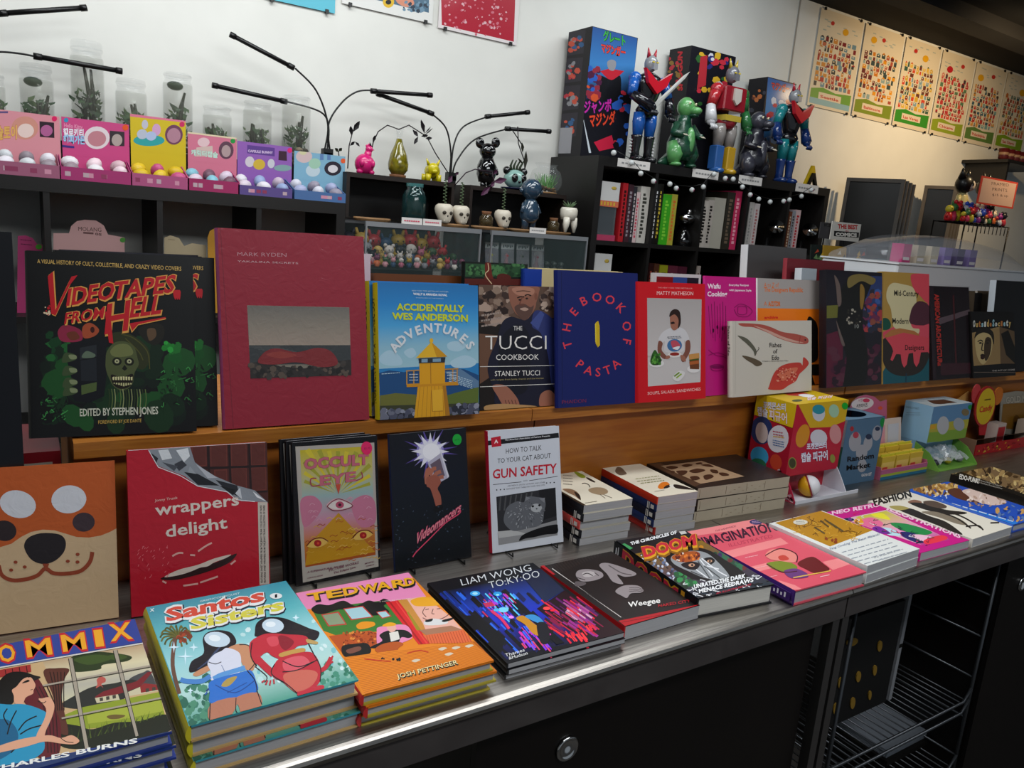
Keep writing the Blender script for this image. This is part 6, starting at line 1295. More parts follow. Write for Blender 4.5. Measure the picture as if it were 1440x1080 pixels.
b = MB(); P1 = onY(1405, 600, 1.09); b.box((-.02, -.001, 0), (.03, .03, .075), 'b8a8a0'); r2 = thing('candy_box', 'small red and white candy box right of the oval sign', 'box', (float(P1[0])-.0, 1.085, CT)); b.build('carton', PG, r2, color=True); b = MB(); b.box((-.015, -.0016, .01), (.025, -.0011, .065), 'a82028'); b.build('front_print', PG, r2, color=True)
P0 = onY(1424, 560, 1.12); r_ = thing('cave_sign', 'golden counter sign with block lettering at the far right', 'sign', (float(P0[0]), 1.12, CT))
b = MB(); b.prism(hp2(1.12, (1408, 560), (1412, 553), (1430, 550), (1460, 552), (1462, 612), (1405, 610)), 0, .003, '8a8478'); b.build('card', PM, r_, color=True)
f = Face(.3, .25, pc((P0[0]-.06, 1.12, CT+.25), (P0[0]+.24, 1.12, CT+.25), (P0[0]+.24, 1.12, CT), (P0[0]-.06, 1.12, CT)), (1220, 530, 6.545)); f.poly('7a5418', 1245, 250, 1560, 230, 1560, 500, 1225, 470); f.blob('5a3a10', 1340, 430, 1345, 370, 1370, 350, 1400, 380, 1400, 440); f.text2('GOLD MINE', 1272, 245, 1530, 215, 60, 'a8a090', '3a3024', o=.02, bold=.04); f.on(r_, M_front(P0[0]-.06, 1.1195, CT), (P0[0], 1.12, CT), 'card_print')
r_ = thing('candy_carton', 'pale carton with a yellow lip before the golden sign', 'box', (2.62, 1.03, CT)); b = MB(); b.box((0, 0, 0), (.4, .075, .075), 'a8988a'); b.box((.03, -.004, .06), (.4, -.001, .085), 'b8801c'); b.box((0, -.003, .002), (.03, -.001, .05), 'b8b8b8'); b.build('carton', PM, r_, color=True)['kind'] = 'stuff'
r_ = thing('cartoon_sign', 'small buff cut-out sign half hidden behind the sky blue carton', 'sign', (2.30, 1.135, CT)); b = MB(); b.prism([(-.02, .12), (0, .15), (.05, .17), (.09, .16), (.1, .1), (.0, .09)], 0, .003, 'b8884a'); b.build('card', PM, r_, color=True)
# ------------------------------------------------------------------ back wall furniture
YF = 2.55
BLACKF = mat('black_veneer', '131110', .45, noise=.15, nscale=12, bump=.03)
def X_(px_, py_, Y): return float(onY(px_, py_, Y)[0])
def Z_(px_, py_, Y): return float(onY(px_, py_, Y)[2])
def cubeshelf(name, label, x0, x1, ztop, divs, zs, brd=.038, backm=None, y0=YF, y1=YW-.004):
    r_ = thing(name, label, 'shelf', (x0, y0, 0)); D = y1-y0
    def part(nm, a, b_, m=BLACKF):
        q = MB(); q.box(a, b_); q.build(nm, m, r_)
    part('top_board', (0, 0, ztop-brd), (x1-x0, D, ztop)); part('side_panel', (0, 0, .0), (.03, D, ztop-brd)); part('side_panel', (x1-x0-.03, 0, 0), (x1-x0, D, ztop-brd))
    for z in zs: part('shelf_board', (.03, .002, z-.018), (x1-x0-.03, D-.006, z))
    lv = [ztop-brd]+sorted(zs, reverse=True)
    for d in divs:
        for k in range(len(lv)):
            top = lv[k]-(.018 if k else 0); bot = lv[k+1] if k+1 < len(lv) else .0
            part('divider', (d-x0-.008, .002, bot), (d-x0+.008, D-.006, top))
    if backm: part('back_panel', (.03, D-.005, 0), (x1-x0-.03, D, ztop-brd), backm)
    return r_
ZL = 1.468; ZB = 1.742
cubeshelf('cube_shelf', 'black cube shelf along the wall under the blind boxes and plant jars', -.62, .945, ZL, [-.5, -.21, .08, .37, .66], [1.08, .72, .36])
cubeshelf('cube_bookcase', 'tall black cube bookcase under the toy robots', 2.0, 3.50, ZB, [2.327, 2.62, 2.914, 3.205], [1.405, 1.05, .7, .35], backm=BLACKF)

# header cards inside the cube shelf
def cutcard(label, Y, pts, col, zbase, texts=(), name='display_header', cat='sign', zmin=None):
    P = [(X_(x, y, Y), Z_(x, y, Y)) for x, y in pts]; x0 = P[0][0]; zb = zbase; r_ = thing(name, label, cat, (x0, Y, zb))
    b = MB(); b.prism([(x-x0, max(z-zb, 0)) for x, z in P], 0, .003, col); b.build('card', PM, r_, color=True)
    if texts:
        f = Face(.4, .4, pc((x0, Y, zb+.4), (x0+.4, Y, zb+.4), (x0+.4, Y, zb), (x0, Y, zb)), (0, 220, 4)); 
        for t in texts: getattr(f, t[0])(*t[1:-1], **t[-1])
        f.on(r_, M_front(x0, Y, zb), (x0, Y, zb), 'card_print')
    return r_
cutcard('pale pink arched card with a cartoon brand word in the middle cube', 2.63, [(75, 440), (75, 328), (97, 328), (100, 318), (108, 311), (120, 309), (135, 310), (146, 317), (152, 330), (175, 334), (177, 440)], 'c49a98', 1.08, [('text', 'MOLANG', 440, 418, 570, 424, 24, '4a3434', dict(bold=.0)), ('poly', '6a4a4a', 468, 424, 526, 428, 526, 438, 468, 434, {}), ('text', '05', 535, 442, 572, 446, 14, '5a4040', dict(bold=.03)), ('ell', '4a8a3a', 690, 470, 16, 14, {})])
cutcard('magenta arched card in the leftmost visible cube', 2.63, [(24, 440), (25, 332), (36, 331), (46, 335), (52, 343), (60, 344), (61, 440)], 'a8386a', 1.08, [('bars', '5a2040', 115, 468, 180, 474, 2, 24, 5, {}), ('ell', '4a9a2c', 218, 508, 18, 14, {})])
cutcard('cream round card in the third cube', 2.63, [(230, 440), (231, 334), (240, 331), (252, 335), (259, 346), (270, 342), (290, 345), (291, 440)], 'b8a888', 1.08, [('bars', '8a7a60', 945, 466, 985, 470, 1, 10, 4, {})])
cutcard('orange bear-eared card beside the magenta book', 2.60, [(294, 440), (292, 334), (295, 325), (300, 322), (312, 322), (316, 440)], 'b8842c', 1.08)

# blind boxes with egg toys (their cartoon animals are left out)
def blind(label, q, hdr, lip, tray, eggs, texts=(), eggn=5):
    """q: tray px x0,x1 and bottom y at left; hdr: x0,x1,ytop,ybottom px; lip: lip height"""
    Yf, Yb = 2.585, 2.70
    x0, x1 = X_(q[0], q[2], Yf), X_(q[1], q[2], Yf); r_ = thing('blind_box', label, 'box', (x0, Yf, ZL)); w = x1-x0; d = Yb-Yf
    b = MB(); b.box((0, 0, 0), (w, .002, lip)); b.box((.002, .002, 0), (w-.002, d, .002))
    for s in (0, w-.002): b.add([(s, 0, 0), (s+.002, 0, 0), (s+.002, d, 0), (s, d, 0), (s, 0, lip), (s+.002, 0, lip), (s+.002, d, lip+.035), (s, d, lip+.035)], [(3, 2, 1, 0), (4, 5, 6, 7), (0, 1, 5, 4), (1, 2, 6, 5), (2, 3, 7, 6), (3, 0, 4, 7)])
    b.v = b.v; b.c = [hexc(tray)]*len(b.f); b.build('tray', PM, r_, color=True)
    hx0, hx1 = X_(hdr[0], hdr[2], Yb)-x0, X_(hdr[1], hdr[2], Yb)-x0; hz1 = Z_(hdr[0], hdr[2], Yb)-ZL; hz1b = Z_(hdr[1], hdr[4], Yb)-ZL; hz0 = Z_(hdr[0], hdr[3], Yb)-ZL
    hz1 = (hz1+hz1b)/2
    b = MB(); b.box((hx0, d, 0), (hx1, d+.003, hz1), texts[0]); b.build('header_card', PM, r_, color=True)
    f = Face(hx1-hx0, hz1-hz0, pc((x0+hx0, Yb, ZL+hz1), (x0+hx1, Yb, ZL+hz1), (x0+hx1, Yb, ZL+hz0), (x0+hx0, Yb, ZL+hz0)), texts[1]); f.fill(texts[0])
    for t in texts[2:]: getattr(f, t[0])(*t[1:-1], **t[-1])
    f.on(r_, M_front(x0+hx0, Yb, ZL+hz0), (x0, Yf, ZL), 'header_print')
    f = Face(w, lip, pc((x0, Yf, ZL+lip), (x1, Yf, ZL+lip), (x1, Yf, ZL), (x0, Yf, ZL)), texts[1]); f.fill(tray); rnd = random.Random(label)
    for k in range(5): u = rnd.uniform(.05, .85); f.rect01(u, .3, u+.08, .65, rnd.choice(['c88aa0', '8a3a5a', 'b8a0a8']))
    f.on(r_, M_front(x0, Yf, ZL), (x0, Yf, ZL), 'front_print')
    rr = .021; n = max(2, int((w-.01)/.044)); cols = eggs
    for row in range(2):
        for k in range(n):
            xx = x0+.004+.022+(w-.052)*(k/(n-1) if n > 1 else .5); yy = Yf+.026+row*.048; zz = ZL+lip*.55+.012+row*.018
            q_ = thing('toy_egg', 'egg capsule %s in the %s row of the %s box' % (('at the left end', 'second from left', 'third from left', 'at the right end')[k if k < n-1 else 3], ('front', 'back')[row], label.split(' blind')[0]), 'toy egg', (xx, yy, zz), group='egg capsules in the '+label.split(' blind')[0]+' box')
            M = Matrix.Rotation(rnd.uniform(0, 3), 4, 'Z') @ Matrix.Rotation(rnd.uniform(.6, 1.6), 4, 'X'); b = MB(); b.ball((0, 0, 0), (rr*.92, rr*.92, rr*1.12), cols[(k+row) % len(cols)], 12, M); b.build('shell', PG, q_, color=True)
C1 = (0, 0, 4)
blind('pale pink blind box of egg toys, leftmost on the shelf', (-40, 84, 243), (-40, 83, 150, 208, 163), .036, '9a5a74', ['8a8088', 'd8d4dc', 'c8ccd0'], ('d08a94', C1, ('ell', 'c88a7a', 140, 720, 76, 66, {}), ('ell', 'e0c8c0', 145, 735, 46, 40, {}), ('text2', '캡슐토이', -60, 780, 95, 775, 60, 'd8a85a', 'a8503a', dict(o=.02, bold=.04)), ('poly', '2a1a24', 222, 682, 304, 690, 306, 776, 224, 770, {}), ('ell', 'a85a8a', 262, 735, 34, 32, {}), ('ell', 'd0145a', 306, 668, 15, 15, {}), ('poly', '5a4a7a', -20, 626, 45, 626, 45, 636, -20, 636, {})))
blind('hot pink blind box of egg toys, second from the left', (86, 184, 250), (86, 181, 163, 217, 176), .036, 'a0346a', ['8a7c84', 'd8d4d8', 'e0c8d0', 'c8a8b0'], ('c0447c', C1, ('ell', '2a8ab0', 372, 676, 13, 13, {}), ('text', 'Hello Kitty', 360, 714, 465, 726, 22, 'd888a8', dict(bold=.03)), ('text2', '헬로키티', 356, 762, 470, 768, 36, 'e4e4ec', '9a3060', dict(o=.02, bold=.04)), ('text2', '해피가든', 356, 800, 480, 808, 36, '9ac4e4', '2a5a9a', dict(o=.02, bold=.04)), ('ell', 'd8ccd0', 545, 775, 72, 64, {}), ('ell', 'b87a84', 545, 780, 52, 44, {}), ('poly', '30262c', 617, 735, 700, 742, 700, 822, 617, 818, {}), ('ell', 'a89a94', 658, 788, 30, 34, {}), ('ell', 'd8501c', 705, 718, 17, 17, {}), ('poly', '3a2a7a', 350, 815, 418, 822, 418, 834, 350, 828, {})))
blind('yellow blind box of egg toys, third from the left', (186, 266, 257), (183, 261, 160, 211, 170), .036, 'a8507a', ['c8a81c', 'd0b024', 'b84a7a'], ('c8b01c', C1, ('poly', 'd0708a', 730, 640, 1045, 675, 1045, 690, 730, 655, {}), ('ell', '2c9a9a', 838, 790, 88, 32, {}), ('ell', 'b8b8c4', 815, 700, 18, 26, {}), ('ell', 'c89ac0', 880, 730, 24, 34, {}), ('ell', 'b0b8c8', 800, 755, 30, 28, {}), ('ell', 'a8b8d8', 850, 765, 30, 26, {}), ('ell', '6a3a54', 978, 758, 50, 56, {}), ('ell', 'a87a8a', 978, 762, 38, 42, {}), ('ell', 'c0245a', 1024, 700, 15, 15, {})))
blind('rose blind box with a cream striped top, fourth from the left', (264, 337, 262), (264, 333, 185, 226, 194), .036, '9a2c5c', ['c8b8c8', '7ab0c0', '6a4a5a'], ('c87088', C1, ('ell', 'd8b8bc', 1145, 800, 34, 26, {}), ('poly', 'c8b0a8', 1105, 830, 1195, 820, 1200, 880, 1095, 880, {}), ('text2', '캐릭터캡슐', 1075, 870, 1225, 886, 26, 'b8d8c8', '8a4a6a', dict(o=.02, bold=.04)), ('ell', '5a3a4a', 1272, 845, 42, 50, {}), ('ell', 'a89090', 1272, 850, 26, 34, {}), ('ell', '1c8a3a', 1310, 793, 14, 14, {}), ('poly', 'd8c8a8', 1055, 738, 1332, 772, 1332, 784, 1055, 750, {})))
C2 = (300, 0, 4)
blind('violet blind box of small egg toys, fifth from the left', (335, 411, 270), (334, 411, 198, 240, 207), .030, '5a4a84', ['c8bcc8', 'd0ccd4', '8a9ac0', 'b8a8b8'], ('8a5aa8', C2, ('poly', '5a3a84', 190, 815, 345, 832, 345, 880, 190, 862, {}), ('text', 'CAPSULE BUNNY', 195, 855, 335, 866, 14, 'c8b0d0', dict(bold=.04)), ('ell', 'c8c0c8', 205, 910, 26, 30, {}), ('ell', 'c8a83a', 258, 925, 34, 30, {}), ('ell', 'c0c0c8', 325, 920, 20, 26, {}), ('ell', '7a9a9a', 390, 945, 50, 18, {}), ('poly', '3a2030', 368, 848, 412, 852, 414, 905, 366, 900, {}), ('ell', 'd0246a', 430, 846, 14, 14, {})))
blind('light blue blind box of egg toys, rightmost beside the plant shelf', (414, 486, 278), (414, 486, 210, 252, 222), .030, '4a6a9a', ['9aa0c0', 'c8c8d4', '8a8494'], ('7aa8c0', C2, ('ell', 'c8b0b0', 510, 880, 46, 36, {}), ('ell', 'c8c49a', 505, 856, 20, 16, {}), ('ell', 'b8c8d0', 560, 960, 40, 34, {}), ('ell', '9ac0a8', 570, 920, 34, 30, {}), ('ell', '2a2430', 672, 948, 48, 40, {}), ('ell', 'd0ccd0', 672, 950, 28, 22, {}), ('ell', 'd8582c', 730, 905, 14, 14, {}), ('poly', '5a7aa8', 600, 850, 620, 852, 620, 900, 600, 900, {}), ('poly', '5a7aa8', 640, 856, 660, 858, 660, 900, 640, 900, {})))

# plant jars
JG = glass_mat('jar_glass', 'a0a8a8', .10, .03); WATER = mat('pond_water', '6a6c40', .05, alpha=.13, spec=.4)
JY = 2.79; ZJ = 1.58
r_ = thing('display_step', 'black step behind the blind boxes carrying the plant jars', 'shelf', (-.6, 2.715, ZL)); b = MB(); b.box((0, 0, 0), (1.53, .165, ZJ-ZL)); b.build('step', BLACKF, r_)
def jar(label, x0, x1, yt, ys, ybase, yw, seed, dark=0, col=None):
    cx = X_((x0+x1)/2, (yt+ybase)/2, JY); rr = (X_(x1, ybase, JY)-X_(x0, ybase, JY))/2; zt = Z_((x0+x1)/2, yt, JY)-ZJ; zs = Z_((x0+x1)/2, ys, JY)-ZJ; zw = Z_((x0+x1)/2, yw, JY)-ZJ
    r_ = thing('plant_jar', label, 'jar', (cx, JY, ZJ), group='aquatic plant jars'); b = MB()
    b.lathe([(rr*.9, 0), (rr, .008), (rr, zs-.012), (rr*.94, zs-.002), (rr*.86, zs+.003), (rr*.86, zs+.012)], n=24, cap=True); b.build('glass_body', JG, r_)
    b = MB(); b.lathe([(rr*.90, zs+.012), (rr*.93, zs+.016), (rr*.93, zt-.006), (rr*.88, zt)], n=24); b.lathe([(rr*.96, zs+.018), (rr*.97, zs+.020), (rr*.96, zs+.022)], n=24, cap=False); b.build('lid', JG, r_)
    b = MB(); b.lathe([(rr*.95, .004), (rr*.95, zw)], n=24); b.build('water', WATER, r_)
    rnd = random.Random(seed); b = MB()
    for k in range(60):
        a_ = rnd.uniform(0, 6.28); q = rnd.uniform(0, rr*.85); s = rnd.uniform(.007, .012); b.ball((q*math.cos(a_), q*math.sin(a_), .008+rnd.uniform(0, .05)), (s*1.3, s, s*.8), rnd.choice(['5a4a3a', '3a3228', '8a7a64', '2c2a20', '6a3a2c']), 6)
    b.build('gravel', PM, r_, color=True)['kind'] = 'stuff'
    b = MB()
    for k in range(3):
        a_ = rnd.uniform(0, 6.28); h_ = zw*rnd.uniform(.6, .95); p0 = Vector((rr*.3*math.cos(a_), rr*.3*math.sin(a_), .02)); p1 = Vector((rr*rnd.uniform(-.7, .7), rr*rnd.uniform(-.4, .4), h_)); md = (p0+p1)/2+Vector((rnd.uniform(-.01, .01), 0, rnd.uniform(-.01, .01)))
        b.tube([p0, md, p1], [.009, .008, .004], 6, '15100c'); b.tube([md, md+Vector((rnd.uniform(-.6, .6)*rr, 0, .02))], [.004, .001], 5, '15100c')
    b.build('driftwood', PM, r_, color=True)
    b = MB()
    for k in range(120):
        a_ = rnd.uniform(0, 6.28); q = rnd.uniform(.005, rr*.85); zz = rnd.uniform(.02, zw*.62); p = Vector((q*math.cos(a_), q*math.sin(a_), zz)); s = rnd.uniform(.008, .018)
        dx, dz = rnd.uniform(-1, 1)*s, rnd.uniform(.4, 1)*s; b.add([p, p+Vector((dx, s*.3, dz)), p+Vector((dx*1.2, s*.5, dz*1.8)), p+Vector((-dx*.4, s*.2, dz))], [(0, 1, 2, 3)], rnd.choice(['1e3a1c', '2c4a24', '15240f', '3c5028']))
    b.build('moss', PM, r_, color=True)['kind'] = 'stuff'
    if dark: b = MB(); b.ball((-rr*.2, -rr*.2, zw-.006), (rr*.55, rr*.5, .014), '1c2c1c', 10); b.build('floating_moss', PM, r_, color=True)
W_ = 'clear jar of driftwood and moss, '
jar(W_+'cut off by the left edge', -18, 8, 105, 118, 158, 122, 1); jar(W_+'second from the left, wide', 27, 76, 91, 108, 160, 113, 2, 1); jar(W_+'tallest of the row', 99, 147, 59, 80, 168, 82, 3)
jar(W_+'behind the gap of the hot pink and yellow boxes', 162, 207, 112, 128, 175, 131, 4); jar(W_+'above the yellow blind box at its right corner', 229, 271, 104, 116, 184, 119, 5, 1); jar(W_+'lowest of the row', 285, 326, 151, 161, 192, 164, 6)
jar(W_+'greenish, third from the right end of the row', 342, 382, 143, 154, 203, 157, 7); jar(W_+'rightmost, with crossed sticks', 397, 436, 135, 146, 212, 150, 8)

# clip-on grow lamps
BLKP = mat('black_plastic', '0b0b0c', .35)
def lamp(label, base, arms, Yc=2.77):
    bp = onY(*base, Yc); r_ = thing('grow_lamp', label, 'lamp', tuple(map(float, (bp[0], Yc, bp[2])))); o = Vector(bp)
    b = MB(); b.cbox((0, 0, -.006), (.035, .03, .03)); b.cbox((0, -.012, -.03), (.03, .006, .05)); b.build('clip', BLKP, r_)
    for stem, bar, dy in arms:
        P = [Vector(onY(x, y, Yc+dy*(k/(len(stem)-1))))-o for k, (x, y) in enumerate(stem)]; Q = []
        for i in range(len(P)-1):
            a_, b_, c_, d_ = P[max(i-1, 0)], P[i], P[i+1], P[min(i+2, len(P)-1)]
            for k in range(6): t = k/6; Q.append(.5*((2*b_)+(c_-a_)*t+(2*a_-5*b_+4*c_-d_)*t*t+(3*b_-a_-3*c_+d_)*t**3))
        Q.append(P[-1]); b = MB(); b.tube(Q, .0032, 6); st = b.build('gooseneck', BLKP, r_)
        A = Vector(onY(*bar[0], Yc+dy))-o; B = Vector(onY(*bar[1], Yc+dy))-o; d = (B-A).normalized()
        b = MB(); b.tube([A, B], .0075, 10); b.build('light_bar', BLKP, st); b = MB(); b.tube([A-d*.004, A+d*.018], .0095, 10); b.build('bar_cap', BLKP, st); b = MB(); b.tube([B-d*.014, B+d*.004], .0095, 10); b.build('bar_cap', BLKP, st)
lamp('black clip-on grow lamp with four arms behind the light blue blind box', (460, 213), [([(456, 213), (461, 175), (445, 128), (415, 96)], ((412, 95), (325, 49)), 0.), ([(460, 213), (462, 178), (450, 157), (400, 142)], ((402, 143), (300, 120)), .02), ([(464, 213), (462, 175), (480, 145), (502, 129), (525, 127)], ((523, 128), (606, 134)), -.02)])
lamp('black clip-on grow lamp between the yellow bull and the black bear', (634, 246), [([(632, 246), (634, 215), (627, 180), (606, 159)], ((608, 160), (531, 132)), 0.), ([(634, 246), (638, 205), (652, 178), (686, 164)], ((684, 164), (743, 158)), .0), ([(636, 246), (643, 225), (668, 196), (714, 181)], ((712, 181), (773, 185)), -.02)])
lamp('black clip-on grow lamp mostly outside the left edge', (-60, 150), [([(-60, 150), (-58, 110), (-40, 30), (-8, 20)], ((0, 19), (120, 11)), 0.), ([(-58, 150), (-50, 90), (-10, 74), (25, 75), (52, 80)], ((49, 79), (170, 100)), -.03)])

# plant shelf: two black open units
PY = 2.66
zps = Z_(560, 245, PY)
for nm, a_, b_, lb in (('l', 488, 640, 'left'), ('r', 662, 797, 'right')):
    y_ = 237+(a_-488)*.115; xa, xb = X_(a_, y_, PY), X_(b_, y_+(b_-a_)*.115, PY); zt = Z_((a_+b_)/2, 237+((a_+b_)/2-488)*.115, PY)
    r_ = thing('plant_shelf', 'open black shelf unit with a brown edge holding plants, %s of the two' % lb, 'shelf', (xa, PY, 0)); w = xb-xa; zz = zps-.010
    for n_, p, q in (('top_board', (0, 0, zz-.016), (w, .2, zz)), ('side_panel', (0, 0, 1.421), (.012, .2, zz-.016)), ('side_panel', (w-.012, 0, 1.421), (w, .2, zz-.016)), ('back_panel', (.012, .19, 1.421), (w-.012, .2, zz-.016))):
        b = MB(); b.box(p, q); b.build(n_, mat('dark_walnut', '1c120d', .5, noise=.3, nscale=10, stretch=(1, 8, 8)) if n_ != 'back_panel' else BLACKF, r_)
ZP = zps-.010
def at(px0, px1, py, Y): return X_((px0+px1)/2, py, Y), X_(px1, py, Y)-X_(px0, py, Y)
# glass display cases
ZV = 1.415; VY = 2.50
for a_, b_, lb in ((1.0, 1.452, 'left glass display case packed with small vinyl toys'), (1.495, 1.948, 'right glass display case with bagged toys')):
    r_ = thing('display_case', lb, 'display case', (a_, VY, .55)); w = b_-a_; H = ZV-.55; AL = mat('case_aluminium', '9a9ea2', .4, .6); VG = glass_mat('case_glass', '5a6a6a', .12, .03)
    for n_, p, q, m_ in (('top_frame', (0, 0, H-.016), (w, .012, H), AL), ('top_frame', (0, .378, H-.016), (w, .39, H), AL), ('base', (0, 0, 0), (w, .385, .05), BLACKF), ('post', (0, 0, .05), (.006, .006, H-.016), AL), ('post', (w-.006, 0, .05), (w, .006, H-.016), AL), ('glass_top', (.0, .012, H-.006), (w, .378, H-.001), VG), ('glass_front', (.006, .002, .05), (w-.006, .004, H-.016), VG), ('glass_side', (0, .006, .05), (.003, .38, H-.016), VG), ('glass_side', (w-.003, .006, .05), (w, .38, H-.016), VG), ('glass_shelf', (.006, .01, H-.16), (w-.006, .37, H-.155), VG), ('back_panel', (0, .38, .05), (w, .385, H-.016), mat('case_back', '2c3234', .5))):
        b = MB(); b.box(p, q); b.build(n_, m_, r_)
ZG = ZV-.155+.0005
def figurine(label, x, y, z, h, c1, c2, ears, group, kind=0):
    q = thing('vinyl_toy', label, 'toy', (x, y, z), group=group); b = MB(); rr = h*.22
    b.lathe([(rr*.7, 0), (rr*.95, h*.08), (rr, h*.25), (rr*.6, h*.5)], n=10, col=c1); b.build('body', PG, q, color=True)
    b = MB(); b.ball((0, 0, h*.66), (rr*1.15, rr, rr), c2, 10)
    if ears == 1:
        for s in (-1, 1): b.tube([(s*rr*.5, 0, h*.78), (s*rr*.8, 0, h)], [rr*.32, rr*.2], 6, c2)
    elif ears == 2:
        for s in (-1, 1): b.ball((s*rr*.9, 0, h*.86), rr*.45, c2, 8)
    b.build('head', PG, q, color=True)
    b = MB()
    for s in (-1, 1): b.ball((s*rr*.4, -rr*.92, h*.67), rr*.13, '101010', 6)
    b.build('eye', PM, q, color=True)['kind'] = 'stuff'
    for s in (-1, 1): b = MB(); b.tube([(s*rr*.7, 0, h*.42), (s*rr*1.3, -rr*.3, h*.2)], [rr*.3, rr*.2], 6, c1); b.build('arm', PG, q, color=True)
rnd = random.Random(21); FC = ['3a3a44', 'c8a85a', 'a8242c', '2c4a6a', 'c8683a', '8a8a90', 'd8d0c8', '6a2c4a', '3a5a3a', 'b8607a', '20202a', 'a88a2c', 'd0949c']
CN = {'3a3a44': 'charcoal', 'c8a85a': 'tan', 'a8242c': 'red', '2c4a6a': 'navy', 'c8683a': 'orange', '8a8a90': 'grey', 'd8d0c8': 'white', '6a2c4a': 'plum', '3a5a3a': 'green', 'b8607a': 'pink', '20202a': 'black', 'a88a2c': 'mustard', 'd0949c': 'rose'}
ORD = ['first', 'second', 'third', 'fourth', 'fifth', 'sixth', 'seventh', 'eighth', 'ninth', 'tenth', 'eleventh', 'twelfth', 'thirteenth']
for row, (yy, hh, n) in enumerate(((.05, .045, 13), (.12, .06, 11), (.20, .085, 9), (.28, .12, 8))):
    for k in range(n):
        c1, c2 = rnd.choice(FC), rnd.choice(FC)
        if row == 3 and k < 5: c1 = c2 = ['3a3a44', 'c8a85a', 'a8242c', '2c4a6a', 'a88a2c'][k]
        figurine('%s-headed toy, %s from left in the %s row of the left case' % (CN[c2], ORD[k], ('front', 'second', 'third', 'back')[row]), 1.02+(.40)*(k+.5)/n, VY+yy, ZG, hh*rnd.uniform(.85, 1.08), c1, c2, rnd.choice([0, 1, 2]) if row < 3 else 1, 'vinyl toys in the left display case')
for k in range(4):
    x = 1.53+k*.072; q = thing('bagged_toy', 'small bagged toy with a white header card, %s from left in the right case' % ORD[k], 'toy', (x, VY+.10, ZG), group='bagged toys in the right case'); c = ['a8a83a', 'b8404a', '3a4a3a', '8a3a4a'][k]
    b = MB(); b.box((0, 0, .085), (.06, .002, .108), 'b0b8b8'); 
    for j in range(6): b.box((.008+j*.008, -.0004, .09+(j % 2)*.004), (.013+j*.008, -.0001, .100), '3a4a4a')
    b.build('header_card', PM, q, color=True)['kind'] = 'stuff'; b = MB(); b.lathe([(.008, 0), (.012, .02), (.006, .05), (.010, .06), (.0, .07)], (.03, .004, 0), 10, c); b.build('toy_piece', PG, q, color=True)
    b = MB(); b.add([(0, -.012, 0), (.06, -.012, 0), (.06, 0, .085), (0, 0, .085)], [(0, 1, 2, 3)]); b.build('clear_bag', glass_mat('crumpled_film', 'd0d4dc', .35, .15), q)
for k in range(5):
    figurine('dull toy in the shadow of the right display case, %s from left' % ORD[k], 1.84+.018*k, VY+.12+.03*(k % 2), ZG, .05, '3a4040', '4a5450', 0, 'dull toys in the right case') if k < 5 else None

# things on the plant shelf
SY = 2.74
GP = lambda n, c, r_=.25, co=.5: mat(n, c, r_, coat=co)
x, w = at(499, 526, 236, SY); q = thing('chicken_planter', 'hot pink chicken shaped planter on the plant shelf', 'planter', (x, SY, ZP)); s = w/2
b = MB(); b.ball((0, 0, s*1.0), (s, s*.9, s*1.0), n=16); b.build('body', GP('glossy_pink', 'c8186c'), q)
b = MB(); b.tube([(s*.2, 0, s*1.6), (s*.38, 0, s*2.3)], [s*.45, s*.33], 12); b.ball((s*.4, -.002, s*2.45), (s*.38, s*.36, s*.36)); b.build('head', MATS['glossy_pink'], q)
b = MB(); b.ball((s*.35, 0, s*2.85), (s*.12, s*.08, s*.16), n=8); b.ball((s*.15, 0, s*2.75), (s*.12, s*.08, s*.14), n=8); b.build('comb', MATS['glossy_pink'], q)['kind'] = 'stuff'
b = MB(); b.tube([(s*.6, -s*.2, s*2.45), (s*.85, -s*.3, s*2.4)], [s*.12, .0005], 6); b.build('beak', MATS['glossy_pink'], q)
for sx in (-1, 1):
    b = MB(); b.ball((sx*s*.55, -s*.7, s*1.05), (s*.25, s*.3, s*.4), n=10); b.build('wing', MATS['glossy_pink'], q); b = MB(); b.ball((sx*s*.6, -s*.3, s*.25), (s*.34, s*.4, s*.26), n=10); b.build('foot', MATS['glossy_pink'], q)
x, w = at(546, 573, 240, SY); q = thing('terrarium_bottle', 'pear shaped glass bottle of olive moss on a cork base', 'bottle', (x, SY, ZP)); s = w/2
b = MB(); b.lathe([(s*.8, 0), (s*.8, .012)], n=20); b.build('cork_base', mat('cork', '6a4428', .8, noise=.3, nscale=80), q)
OG = mat('olive_glass', '6c6414', .12, coat=.8, noise=.5, nscale=60, bump=.4)
b = MB(); b.lathe([(s*.6, .012), (s*.95, .03), (s*1.0, .05), (s*.8, .085), (s*.4, .12), (s*.28, .14)], n=24); b.build('glass_body', OG, q)
b = MB(); b.lathe([(s*.28, .14), (s*.3, .165), (s*.45, .178)], n=20, cap=False); b.build('neck', JG, q)
x, w = at(594, 619, 250, SY); q = thing('bull_planter', 'small yellow bull shaped planter on the plant shelf', 'planter', (x, SY, ZP)); s = w/2; ym = GP('glossy_yellow', 'c8b80c')
b = MB(); b.ball((s*.2, .01, s*1.05), (s*.8, s*.9, s*.75), n=16); b.build('body', ym, q); b = MB(); b.ball((-s*.1, -s*.5, s*1.25), (s*.62, s*.5, s*.6), n=14); b.ball((-s*.1, -s*.9, s*1.0), (s*.32, s*.25, s*.24), n=10); b.build('head', ym, q)
for sx in (-1, 1):
    b = MB(); b.tube([(-s*.1+sx*s*.45, -s*.4, s*1.6), (-s*.1+sx*s*.75, -s*.4, s*2.2)], [s*.2, s*.05], 8); b.build('horn', ym, q)
    for fy in (-.5, .5): b = MB(); b.tube([(sx*s*.6, s*fy, 0), (sx*s*.55, s*fy, s*.7)], [s*.26, s*.3], 8); b.build('leg', ym, q)
